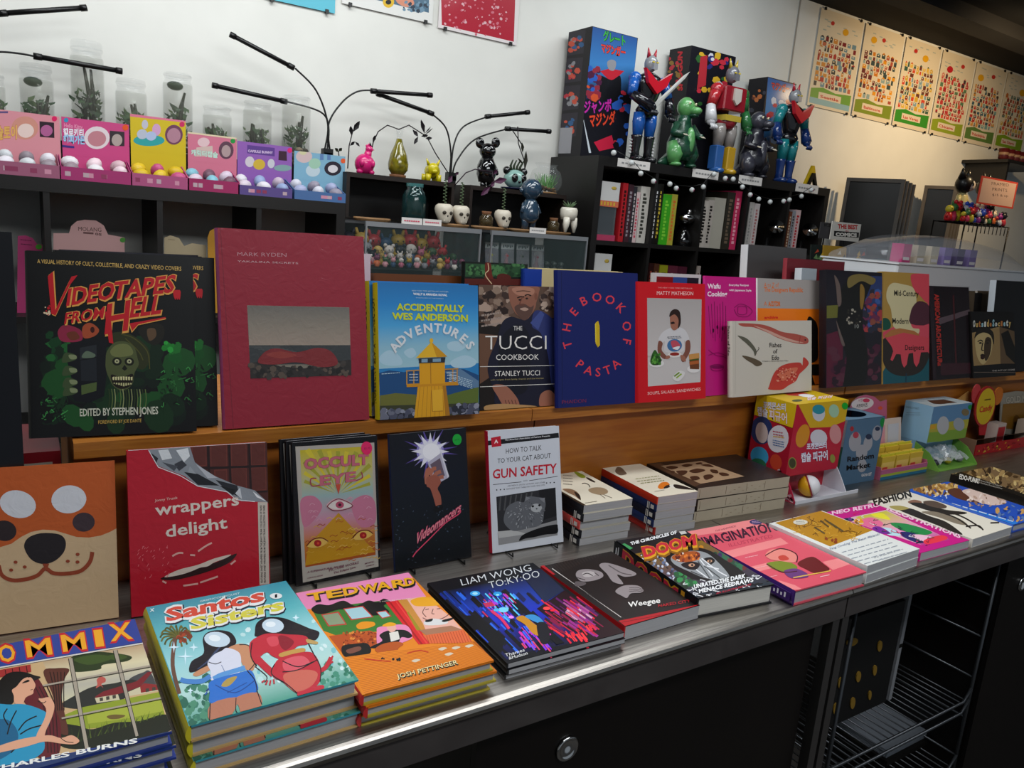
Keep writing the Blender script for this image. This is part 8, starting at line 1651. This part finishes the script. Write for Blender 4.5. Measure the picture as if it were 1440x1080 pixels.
    if sword:
        M = Matrix.Translation((-h*.03, -h*.16, h*.5)) @ Matrix.Rotation(R(47), 4, 'Y'); b = MB(); b.add([M @ Vector(p) for p in ((-h*.022, 0, 0), (h*.022, 0, 0), (h*.016, 0, h*.42), (0, 0, h*.5), (-h*.016, 0, h*.42), (0, -.004, h*.2), (0, .004, h*.2))], [(0, 1, 5), (1, 2, 5), (2, 3, 5), (3, 4, 5), (4, 0, 5), (1, 0, 6), (2, 1, 6), (3, 2, 6), (4, 3, 6), (0, 4, 6)]); b.build('sword', cmat('b8b8b4'), q)
    if sword: 
        b = MB(); [b.tube([(sx*h*.13, 0, h*(.08+.028*k)), (sx*h*.155, 0, h*(.085+.028*k))], [h*.012, h*.004], 6, 'c8c8c8') for sx in (-1, 1) for k in range(5)]; b.build('boot_fins', PM, q, color=True)['kind'] = 'stuff'
robot('blue armed toy robot with a red chest wing raising a pale sword', 901, 222, 64, ('121216', '1c5ab0', '101014', 'c01c2c', '1c5ab0', '14141c', '8a8c90', 'b02030'), sword=True)
robot('red and silver blocky toy robot with blue and yellow legs', 1012, 243, 78, ('2a5a9a', '8a8480', '8a1c28', 'c0b8b0', 'a8242c', 'c8c8cc', '6a6a72', 'b8a03a'), block=True)
robot('teal limbed toy robot with a red chest wing at the right end', 1101, 253, 112, ('14306a', '1c7a80', '101014', 'c01c2c', '1c7a80', '14306a', '8a8c90', 'b02030'))
def monster(label, cx, base, top, c1, c2, Y=2.585, face=1):
    x = X_(cx, base, Y); H = Z_(cx, top, Y)-ZB; h = H; q = thing('toy_monster', label, 'toy', (x, Y, ZB), group='vinyl toy monsters'); m1 = mat('monster_'+c1, c1, .3, coat=.5, bump=.8, nscale=70, noise=.3); m2 = mat('monster_'+c2, c2, .3, coat=.5, noise=.2, nscale=30, bump=.5)
    def P(nm, f, m_): b = MB(); f(b); return b.build(nm, m_, q)
    P('body', lambda b: b.lathe([(h*.15, h*.10), (h*.22, h*.2), (h*.23, h*.34), (h*.17, h*.5), (h*.12, h*.62), (h*.11, h*.72)], n=20, sy=.85), m1)
    P('belly', lambda b: b.ball((h*.02, -h*.13, h*.36), (h*.08, h*.08, h*.2), n=12), m2)
    P('head', lambda b: (b.ball((0, 0, h*.84), (h*.13, h*.13, h*.14), n=16), b.ball((face*h*.07, -h*.12, h*.79), (h*.09, h*.11, h*.06), n=12)), m2 if c1 != c2 else m1)
    P('jaw', lambda b: b.ball((face*h*.06, -h*.11, h*.725), (h*.07, h*.09, h*.03), n=10), m1)
    P('tail', lambda b: b.tube([(0, h*.1, h*.15), (-h*.14, h*.12, h*.08), (-h*.27, h*.09, h*.05), (-h*.36, h*.06, h*.04)], [h*.15, h*.1, h*.055, h*.01], 10), m1)
    for s in (-1, 1):
        P('leg', lambda b: (b.tube([(s*h*.13, 0, h*.32), (s*h*.16, -h*.05, h*.17), (s*h*.15, -h*.03, h*.05)], [h*.12, h*.12, h*.08], 12), b.ball((s*h*.15, -h*.07, h*.035), (h*.08, h*.11, h*.035), n=10)), m2 if s < 0 else m1)
        a_ = P('arm', lambda b: b.tube([(s*h*.14, 0, h*.58), (s*h*.24, -h*.06, h*.46), (s*h*.17, -h*.2, h*.44)], [h*.07, h*.055, h*.04], 10), m1)
        b = MB(); [b.tube([(s*h*.17+(k-1)*h*.025, -h*.22, h*.44), (s*h*.17+(k-1)*h*.03, -h*.265, h*.42)], [h*.012, h*.002], 5, 'b8b0a0') for k in range(3)]; b.build('claws', PM, a_, color=True)['kind'] = 'stuff'
        b = MB(); b.ball((face*h*.02+s*h*.06, -h*.115, h*.88), h*.02, 'd8d0b0', 8); b.ball((face*h*.02+s*h*.06, -h*.132, h*.88), h*.009, '101010', 6); b.build('eye', PM, q, color=True)
    b = MB(); [b.add([(-.004, h*(.10+.06*(k < 4)), h*(.7-.085*k)-h*.03), (.004, h*(.10+.06*(k < 4)), h*(.7-.085*k)-h*.03), (0, h*(.26), h*(.7-.085*k)+h*.02), (0, h*.1, h*(.7-.085*k)+h*.05)], [(0, 1, 2), (1, 3, 2), (3, 0, 2)]) for k in range(6)]; b.build('back_spines', m1, q)['kind'] = 'stuff'
monster('glossy green vinyl toy monster with a pale head', 955, 233, 132, '14402c', '5a9a5a'); monster('charcoal vinyl toy monster near the right end of the bookcase', 1056, 248, 152, '1c1c26', '34343e')

# ------------------------------------------------------------------ prints on the wall
PAPER = mat('print_paper', 'd8ccb4', .7)
def wallprint(label, x0, x1, z0, z1, cr, els, Y=2.882, base='d8ccb4', grp=None, clips=True):
    q = thing('wall_print', label, 'poster', (x0, Y, z0), group=grp); b = MB(); b.box((0, 0, 0), (x1-x0, .002, z1-z0)); b.build('sheet', mat('paper_'+base, base, .7), q)
    f = face_front(x0, x1, Y, z0, z1, cr); f.fill(base)
    for t in els: getattr(f, t[0])(*t[1:-1], **t[-1])
    f.on(q, f.M, (x0, Y, z0), 'poster_print')
    for sx in ((.03, x1-x0-.03) if clips else ()):
        for z in (0, z1-z0): b = MB(); b.cbox((sx, -.003, z), (.012, .008, .014)); b.build('clip', BLKP, q)
for k in range(6):
    x0 = 3.645+k*.397; x1 = x0+.375; Q = pc((x0, 2.882, 2.685), (x1, 2.882, 2.685), (x1, 2.882, 2.195), (x0, 2.882, 2.195))
    def U(u, v): a_ = np.array(Q[0])*(1-u)+np.array(Q[1])*u; b_ = np.array(Q[3])*(1-u)+np.array(Q[2])*u; p = a_*(1-v)+b_*v; return float(p[0]), float(p[1])
    rn = random.Random(40+k); els = []
    def quad(c, u0, v0, u1, v1): els.append(('poly', c, *U(u0, v0), *U(u1, v0), *U(u1, v1), *U(u0, v1), {}))
    pal = (['7a2028', 'c8883a', '3a3a3a', 'a8342c', '6a8a9a', 'b8684a'], ['c8781c', 'd8901c', '3a4a4a', 'a8503a', '8aa0a0', '6a2c2c'], ['c8a03a', '6a3a2c', '3a5a4a', 'c8442c', '7a9aa8', 'd8b04a'], ['b83a3a', 'a82c34', '4a3a3a', 'c87a6a', '5a7a5a', 'c8503a'], ['3a5a6a', 'b8342c', '4a3a34', '7aa0a0', 'c88a3a', 'a84a3a'], ['b86a2c', 'c8503a', '3a5a5a', '8a4a2c', 'c8a84a', '6a7a6a'])[k]
    for j in range(8): u, v = rn.uniform(.08, .85), rn.uniform(.05, .22); quad('a8b0a8', u, v, u+.08, v+.012)
    for r_ in range(10):
        v = .27+r_*.052; u = .07
        while u < .88:
            w = rn.uniform(.05, .12); hh = rn.uniform(.032, .052); c = rn.choice(pal)
            if rn.random() < .92: quad(c, u, v+.048-hh, min(u+w*.8, .93), v+.048)
            if rn.random() < .45: els.append(('poly', rn.choice(pal), *U(u, v+.05-hh), *U(u+w*.8, v+.05-hh), *U(u+w*.4, v+.03-hh), {}))
            if rn.random() < .5: quad('e0d4b8', u+w*.2, v+.055-hh, u+w*.5, v+.066-hh)
            u += w+.012
    gc = ('6a9a3a', '7a8a2c', '3a8a2c', '8a9a2c', '5a7a3a', '7a9a1c')[k]; els.append(('poly', gc, *U(.03, .82), *U(.3, .79), *U(.6, .82), *U(.97, .8), *U(.97, .95), *U(.03, .95), {}))
    if k == 0: quad('8ab0b8', .03, .91, .97, .97)
    for c, u, v, s in (('d8a01c' if k != 3 else 'b8242c', (.62, .25, .6, .28, .2, .62)[k], (.17, .15, .17, .2, .18, .2)[k], 4.2), ('b8342c', (.3, .5, .3, .65, .6, .8)[k], .12, 2.6)): els.append(('ell', c, *U(u, v), s, s*1.15, {}))
    quad('d8c8b0', .22, .84, .75, .91); a_, b_ = U(.27, .895), U(.70, .895); els.append(('text', ('Seattle', 'Baltimore', 'Las Vegas', 'Chicago', 'Philadelphia', 'San Diego')[k], *a_, *b_, 4, 'b83a2c', dict(bold=.03)))
    wallprint('illustrated city print, %s of the six on the warm wall' % ('leftmost', 'second from left', 'third from left', 'third from right', 'second from right', 'rightmost')[k], x0, x1, 2.195, 2.685, (0, 0, 1), els, grp='city prints on the right of the wall')
zt = 2.66; 
def wx(x, y): return X_(x, y, 2.882)
wallprint('cyan print at the top edge left of the other two', wx(370, 0), wx(471, 16), Z_(430, 10, 2.882), zt, (300, 0, 4), [], base='5ab4c8')
wallprint('white bordered print with a grey and yellow picture at the top edge', wx(481, 3), wx(608, 34), Z_(545, 19, 2.882), zt, (300, 0, 4), [('poly', '4a6a80', 790, -80, 1215, -80, 1212, 72, 795, -30, {}), ('ell', 'd8b02c', 985, 10, 32, 34, {}), ('ell', '1c1c1c', 985, 12, 16, 14, {}), ('blob', 'd08a70', 1030, -10, 1100, -20, 1130, 20, 1090, 40, 1040, 20, {}), ('spots', ['2c3a4a', '6a8aa0'], 30, 1060, 10, 1210, 65, 6, 14, 3, {})], base='dcdcd8')
wallprint('red print with white tangled line art at the top edge', wx(616, 37), wx(726, 66), Z_(670, 51, 2.882), zt, (300, 0, 4), [('poly', 'a8102c', 1280, -60, 1700, -60, 1690, 235, 1285, 140, {}), ('spots', ['d8a8b0', 'c86a7a'], 90, 1300, -20, 1650, 200, 3, 9, 4, {})], base='dcd4d4')
# ------------------------------------------------------------------ right of the bookcase
def simple(name, label, cat, loc, parts, group=None):
    q = thing(name, label, cat, tuple(map(float, loc)), group=group)
    for nm, f, m_ in parts: b = MB(); f(b); b.build(nm, m_, q, color=m_ in (PM, PG))
    return q
for lb, x_, y_, w_, d_ in (('low black cabinet before the bookcase carrying the comics sign', 2.85, 2.08, 3.0, .42), ('low black cabinet by the wall under the leaning frames', 3.54, 2.505, 2.3, .37)):
    simple('side_cabinet', lb, 'cabinet', (x_, y_, 0), [('body', lambda b: b.box((0, 0, .05), (w_, d_, .98)), BLACKF), ('plinth', lambda b: b.box((.05, .03, 0), (w_-.05, d_, .0495)), BLKP), ('top_board', lambda b: b.box((0, 0, .9805), (w_, d_, 1.0)), BLACKF)])
FRM = mat('frame_grey_wood', '4a443e', .6, noise=.15, nscale=20, stretch=(1, 1, 8)); FGL = mat('frame_glazing', '100f0d', .35, spec=.3)
def pframe(label, a_, b_, yt, k, grp):
    Y = 2.78; x0 = X_(a_, yt, Y)+.034*k; H = Z_(a_, yt, Y)-1.0-.006*k; w = .1; yw = R(-66)
    while proj((X_(a_, yt, Y)+w*math.cos(yw), Y+w*math.sin(yw), 1+H))[0] < b_ and w < .6: w += .01
    q = thing('framed_print', label, 'frame', M=Matrix.Translation((x0, Y, 1.0005)) @ Matrix.Rotation(yw, 4, 'Z') @ Matrix.Rotation(R(87), 4, 'X'), group=grp)
    for n_, p, s_ in (('frame_rail', (0, 0, 0), (w, .02, .022)), ('frame_rail', (0, H-.02, 0), (w, H, .022)), ('frame_stile', (0, .02, 0), (.02, H-.02, .022)), ('frame_stile', (w-.02, .02, 0), (w, H-.02, .022))): b = MB(); b.box(p, s_); b.build(n_, FRM, q)
    b = MB(); b.box((.02, .02, .004), (w-.02, H-.02, .012)); b.build('glazing', FGL, q); return q
for k in range(4): pframe('tall grey picture frame, %s of the left leaning stack' % ('front one', 'second', 'third', 'rearmost')[k], 1190, 1272, 249, k, 'left stack of grey frames')
for k in range(4): pframe('grey picture frame, %s of the right leaning stack' % ('front one', 'second', 'third', 'rearmost')[k], 1300, 1345, 260, k, 'right stack of grey frames')
def flat(name, label, cat, px4, Y, cr, fillc, els, zb, pole=True, t=.004, cols='8a8a8a'):
    x0, x1 = X_(px4[0], px4[2], Y), X_(px4[1], px4[2], Y); z1, z0 = Z_(px4[0], px4[2], Y), Z_(px4[0], px4[3], Y); q = thing(name, label, cat, (x0, Y, zb))
    b = MB(); b.box((0, 0, z0-zb), (x1-x0, t, z1-zb), fillc); b.build('panel', PM, q, color=True)
    f = face_front(x0, x1, Y, z0, z1, cr); f.z = 1e-5
    for e in els: getattr(f, e[0])(*e[1:-1], **e[-1])
    if f.mb.v: f.on(q, f.M, (x0, Y, zb), 'sign_print')
    if pole and z0 > zb: b = MB(); b.tube([((x1-x0)/2, t/2, 0), ((x1-x0)/2, t/2, z0-zb)], .003, 8); b.cbox(((x1-x0)/2, t/2, .003), (.06, .05, .005)); b.build('pole', WIRE, q)
    return q
C7 = (1080, 200, 4)
flat('comics_sign', 'small white sign with red and black comics lettering before the frames', 'sign', (1171, 1212, 311, 337), 2.14, C7, 'c8c4bc', [('text', 'THE BEST', 393, 484, 505, 490, 24, 'b02424', dict(bold=.05)), ('text', 'IN', 436, 503, 452, 504, 10, 'b02424', {}), ('poly', '14120f', 372, 498, 512, 508, 510, 538, 370, 528, {}), ('text', 'COMICS', 380, 526, 500, 532, 19, 'd8d4cc', dict(bold=.06))], 1.0)
flat('comics_sign', 'grey side of a comics sign left of the white one', 'sign', (1155, 1170, 312, 335), 2.15, C7, '3c3a3c', [('text', 'ICS', 316, 472, 356, 476, 16, '14120f', dict(bold=.05))], 1.0)
def pl2(label, a_, b_, yt, Y, col, k): 
    x0, x1 = X_(a_, yt, Y), X_(b_, yt, Y); H = Z_(a_, yt, Y)-1.0; q = plain('magazine', label, 'magazine', x0, x1, Y, .006, 1.0005, 1.0+H, col, hard=False, group='magazines by the comics sign'); b = MB(); rn = random.Random(k)
    for j in range(24): u, v = rn.uniform(.02, .85)*(x1-x0), rn.uniform(.3, .93)*H; b.add([(u, v, .0064+.00002*j), (u+.03, v+rn.uniform(-.01, .01), .0064+.00002*j), (u+.02, v+.02, .0064+.00002*j)], [(0, 1, 2)], rn.choice(['c8a02c', 'b84a2c', '2c4a2c', 'd8d0b8', '1a1a1a', '6a8a5a']))
    b.build('cover_print', PG, q, color=True)['kind'] = 'stuff'
pl2('yellow splashed magazine under the white comics sign', 1172, 1205, 345, 2.083, 'a8842c', 1); pl2('dark green magazine left of the yellow splashed one', 1155, 1171, 344, 2.083, '1c2420', 2); pl2('grey magazine leaning at the foot of the left frame stack', 1209, 1232, 348, 2.09, '4a4a4a', 3)
# toys, handwritten sign and clear dome at the right
rx0 = X_(1350, 318, 2.14); RT = Z_(1390, 316, 2.14); q = thing('toy_rack', 'black wire rack crowded with small bright toys at the right edge', 'rack', (rx0, 2.12, 1.0)); RZ = RT-1.0
for s in (0, .44):
    for d_ in (0, .16): b = MB(); b.tube([(s, d_, 0), (s, d_, RZ)], .004, 6); b.build('upright', WIRE, q)
for k in range(9): b = MB(); b.tube([(0, d_*0+.02*k, RZ-.003), (.44, .02*k, RZ-.003)], .0028, 6); b.build('shelf_wire', WIRE, q)
for k in range(12): b = MB(); b.tube([(.04*k, -.003, RZ-.05), (.04*k, -.003, RZ-.003)], .0022, 5); b.build('rail_wire', WIRE, q)
fc = ['b01c24', 'c83a5a', 'b8a82c', '2c4ab0', '8a2c7a', '14141a', 'd8c8b0', '3a6a3a', 'c8602c', '1c1c24', 'b8b8c0', 'a82c3a']
for k in range(24):
    c = fc[k % 12]; figurine('small %s toy on the wire rack, %s of the %s row' % (('red', 'pink', 'yellow', 'blue', 'purple', 'black', 'cream', 'green', 'orange', 'black', 'silver', 'crimson')[k % 12], ORD[k % 12], ('front', 'back')[k//12]), rx0+.02+.036*(k % 12), 2.145+.075*(k//12), RT+.0005, .055+.035*(k//12)+.012*(k % 3), c, fc[(k*5+2) % 12], k % 3, 'small toys on the wire rack')
x = X_(1366, 300, 2.2); hz = Z_(1366, 236, 2.2)-RT
for xx, lb, cb in ((x, 'black haired toy figure with a pale yellow body on the wire rack', 'a8a070'), (X_(1396, 300, 2.2), 'black eared toy figure behind the handwritten framed prints sign', '2c2c34')):
    q = thing('toy_figure', lb, 'toy', (xx, 2.265, RT+.0005)); s = hz/2.4
    b = MB(); b.lathe([(s*.22, 0), (s*.30, s*.5), (s*.24, s*1.2), (s*.1, s*1.4)], n=14, col=cb); b.build('body', PG, q, color=True); b = MB(); b.ball((0, 0, s*1.75), (s*.42, s*.4, s*.42), '0c0c0e', 16); b.ball((s*.1, -s*.16, s*1.7), (s*.30, s*.28, s*.28), 'b8b4b0', 14); b.build('head', PG, q, color=True)
    for sx in (-.45, .25): b = MB(); b.tube([(sx*s*.6, 0, s*2.0), (sx*s*.8, 0, s*2.45)], [s*.2, s*.02], 8, '0c0c0e'); b.build('tuft', PG, q, color=True)
    for sx in (-1, 1): b = MB(); b.tube([(sx*s*.25, 0, s*1.25), (sx*s*.45, -s*.1, s*.8)], s*.1, 8, cb); b.build('arm', PG, q, color=True); b = MB(); b.ball((s*.1+sx*s*.12, -s*.42, s*1.74), (s*.06, s*.03, s*.09), '101010', 8); b.build('eye', PM, q, color=True)
flat('handwritten_sign', 'handwritten framed prints sign on pink paper with a red border', 'sign', (1381, 1434, 247, 287), 2.135, C7, 'a8382c', [('rect01', .04, .06, .96, .94, 'b89a8c', {}), ('text', 'FRAMED', 1258, 240, 1355, 250, 18, '1c1814', dict(bold=-.01)), ('text', 'PRINTS', 1262, 272, 1345, 280, 18, '1c1814', dict(bold=-.01)), ('text', '$15 & up', 1262, 302, 1350, 308, 14, '1c1814', dict(bold=-.01))], RT, pole=True)
# white lit box with the clear dome lid
dY = 1.62; x0 = X_(1264, 368, dY); zt = Z_(1340, 377, dY); q = thing('record_display', 'white display box with a clear rounded lid at the right edge', 'display case', (x0, dY, 0)); W9 = mat('white_enamel', 'd8dce0', .3, coat=.3); WD = .98
for n_, f, m_ in (('body', lambda b: b.bbox((0, 0, 1.0), (WD, .32, zt), .006), W9), ('rim', lambda b: b.box((-.004, -.004, zt+.0003), (WD+.004, .324, zt+.006)), W9), ('leg', lambda b: b.box((.02, .02, 0), (.06, .06, 1.0)), BLKP), ('leg', lambda b: b.box((WD-.06, .02, 0), (WD-.02, .06, 1.0)), BLKP), ('leg', lambda b: b.box((.02, .26, 0), (.06, .3, 1.0)), BLKP), ('leg', lambda b: b.box((WD-.06, .26, 0), (WD-.02, .3, 1.0)), BLKP)): b = MB(); f(b); b.build(n_, m_, q)
b = MB(); n = 24; H9 = Z_(1360, 339, dY+.16)-zt
rg = [[(WD/2-(WD/2-.01)*math.cos(math.pi*i/n)*1.0, y_, zt+.006+hh*max(0, math.sin(math.pi*i/n))**.75) for i in range(n+1)] for y_, hh in ((.01, H9*.35), (.05, H9*.85), (.12, H9), (.22, H9), (.30, H9*.5))]
b.smooth = True; b.loft(rg, cap=False, closed=False); b.build('clear_lid', glass_mat('lid_plastic', 'b0b4bc', .22, .06), q)
for k, (c, u) in enumerate((('b83a70', .22), ('b8ac98', .32), ('c8bca8', .42), ('8a7ab0', .52), ('5a5070', .62), ('7a6a9a', .72))): simple('boxed_record', ('magenta', 'cream', 'ivory', 'lilac', 'slate', 'violet')[k]+' package under the clear rounded lid', 'box', (x0+WD*u, dY+.12, zt+.007), [('carton', lambda b: b.box((0, 0, 0), (.055, .05, H9*.62), c), PG), ('front_print', lambda b: b.box((.006, -.0006, .008), (.049, -.0002, .02), 'd8d0d0'), PM)], group='packages under the clear lid')
x9 = X_(1417, 228, 2.6); z9 = Z_(1430, 226, 2.6); simple('wall_shelf', 'dark wall shelf with red glassware cut off by the right edge', 'shelf', (x9, 2.6, z9-.02), [('board', lambda b: b.box((0, 0, 0), (.6, .285, .02)), BLACKF), ('bracket', lambda b: b.box((.05, .02, -.12), (.07, .285, 0)), BLACKF)])
for k in range(5): simple('red_glass', 'red patterned drinking glass, %s on the dark wall shelf' % ORD[k], 'glass', (x9+.05+.075*k, 2.66, z9), [('tumbler', lambda b: b.lathe([(.020, 0), (.027, .01), (.030, .07)], n=14, col='4a1216'), PG), ('band', lambda b: b.lathe([(.0295, .03), (.0305, .045)], n=14, col='8a6a50', cap=False), PG)], group='red glasses on the wall shelf')

# ------------------------------------------------------------------ below the counter
cab2 = simple('base_cabinet', 'black cabinet at the right end under the steel counter', 'cabinet', (X_(1403, 803, .76)+.010, .745, 0), [('body', lambda b: b.box((0, .012, .05), (1.0, .5, CT-.057)), BLK), ('door', lambda b: b.box((0, 0, .07), (1.0, .0115, CT-.06)), BLK)])
g2 = onY(1440, 822, .74); b = MB(); M = Matrix.Translation((g2[0]-cab2.location.x, 0, g2[2])) @ Matrix.Rotation(R(90), 4, 'X'); b.lathe([(.018, 0), (.0185, .003), (.015, .004), (.0125, .002), (0.0, .0015)], n=24); b.v = [M @ Vector(p) for p in b.v]; b.build('cup_pull', CHR, cab2)
GWIRE = mat('grey_wire', '55585c', .35, .8); fy = .76; ux = X_(1403, 803, fy); sz = Z_(1349, 989, fy); lx = max(1.20, X_(1163, 1077, fy)); by_ = 1.15
q = thing('wire_rack', 'grey wire shelving rack in the open bay under the counter', 'rack', (lx, fy, 0))
for nm, P_ in [('upright', [(ux-lx, 0, .02), (ux-lx, 0, CT-.03)]), ('upright', [(ux-lx, by_-fy, .02), (ux-lx, by_-fy, CT-.03)]), ('upright', [(.0, .0, .02), (.0, .0, CT-.06)]), ('upright', [(.0, by_-fy, .02), (.0, by_-fy, CT-.06)])]: b = MB(); b.tube(P_, .0042, 8); b.build(nm, GWIRE, q)
for k in range(6): z = .80-.105*k; b = MB(); b.tube([(ux-lx, 0, z), (ux-lx, by_-fy, z)], .0028, 6); b.build('rung', GWIRE, q)
for z in (sz, sz-.03, sz-.18): b = MB(); b.tube([(0, -.002, z), (ux-lx-.03, -.002, z), (ux-lx-.005, -.002, z+.03)], .0035, 6); b.build('shelf_rail', GWIRE, q)
for k in range(24): x_ = (ux-lx)*(k+.5)/24.5; b = MB(); b.tube([(x_, 0, sz+.003), (x_, by_-fy, sz+.003)], .0018, 5); b.build('shelf_wire', GWIRE, q); b = MB(); b.tube([(x_, 0, sz-.177), (x_, by_-fy, sz-.177)], .0018, 5); b.build('shelf_wire', GWIRE, q)
py = .84; xa, xb = X_(1190, 872, py), X_(1272, 853, py); H = CT-.065-sz; r_ = thing('punched_board', 'black board with mustard oval cut-outs standing on the wire rack', 'board', (xa-.02, py, sz+.0055)); b = MB(); b.box((0, 0, 0), (xb-xa+.02, .03, min(H, Z_(1230, 862, py)-sz))); b.build('panel', mat('black_board', '0a0908', .6), r_)
MU = mat('mustard_felt', '8a6a1c', .7)
for (cx, cy, rx_, ry_, rot) in ((1197, 902, 15, 7, -12), (1236, 908, 6, 10, 15), (1181, 960, 6, 11, 15), (1206, 951, 6, 10, 15), (1229, 942, 5, 10, 15), (1174, 996, 6, 11, 15), (1198, 988, 6, 11, 15), (1222, 977, 4, 9, 15)):
    p = onY(cx, cy, py); s = 1.5/FPX; b = MB(); M = Matrix.Rotation(R(-rot), 4, 'Y'); b.prism([tuple((M @ Vector((rx_*s*math.cos(t), 0, ry_*s*math.sin(t))))[i] for i in (0, 2)) for t in (2*math.pi*i/18 for i in range(18))], -.003, -.0005); b.v = [(v_[0]+p[0]-xa+.02, v_[1], v_[2]+p[2]-sz-.0055) for v_ in b.v]; b.build('oval_inset', MU, r_)
for lb, xa_, w_, y_, c, ht in (('pale grey board leaning beside the punched board', xb+.012, .012, .84, '8a8c90', .30), ('second pale board behind the grey one', xb+.034, .010, .86, '26241f', .31), ('brown cardboard sheet standing on the wire rack', xb+.058, .022, .88, '6a4428', .30)):
    simple('board_sheet', lb, 'board', (xa_, y_, sz+.0055), [('sheet', lambda b: b.box((0, 0, 0), (w_, .22, ht), c), PM), ('edge_strip', lambda b: b.box((0, -.001, ht*.45), (w_, -.0002, ht*.48), '14120f'), PM)])
simple('paper_stack', 'stack of pale grey papers below the wire rack shelf', 'papers', (X_(1215, 1040, .9), .84, sz-.162), [('sheets', lambda b: [b.box((.001*(k % 3), 0, .004*k), (.2, .16, .004*k+.0035), '7a8088') for k in range(5)], PM), ('tray', lambda b: b.box((-.01, -.01, -.012), (.22, .18, -.0005), '14120f'), PM)])
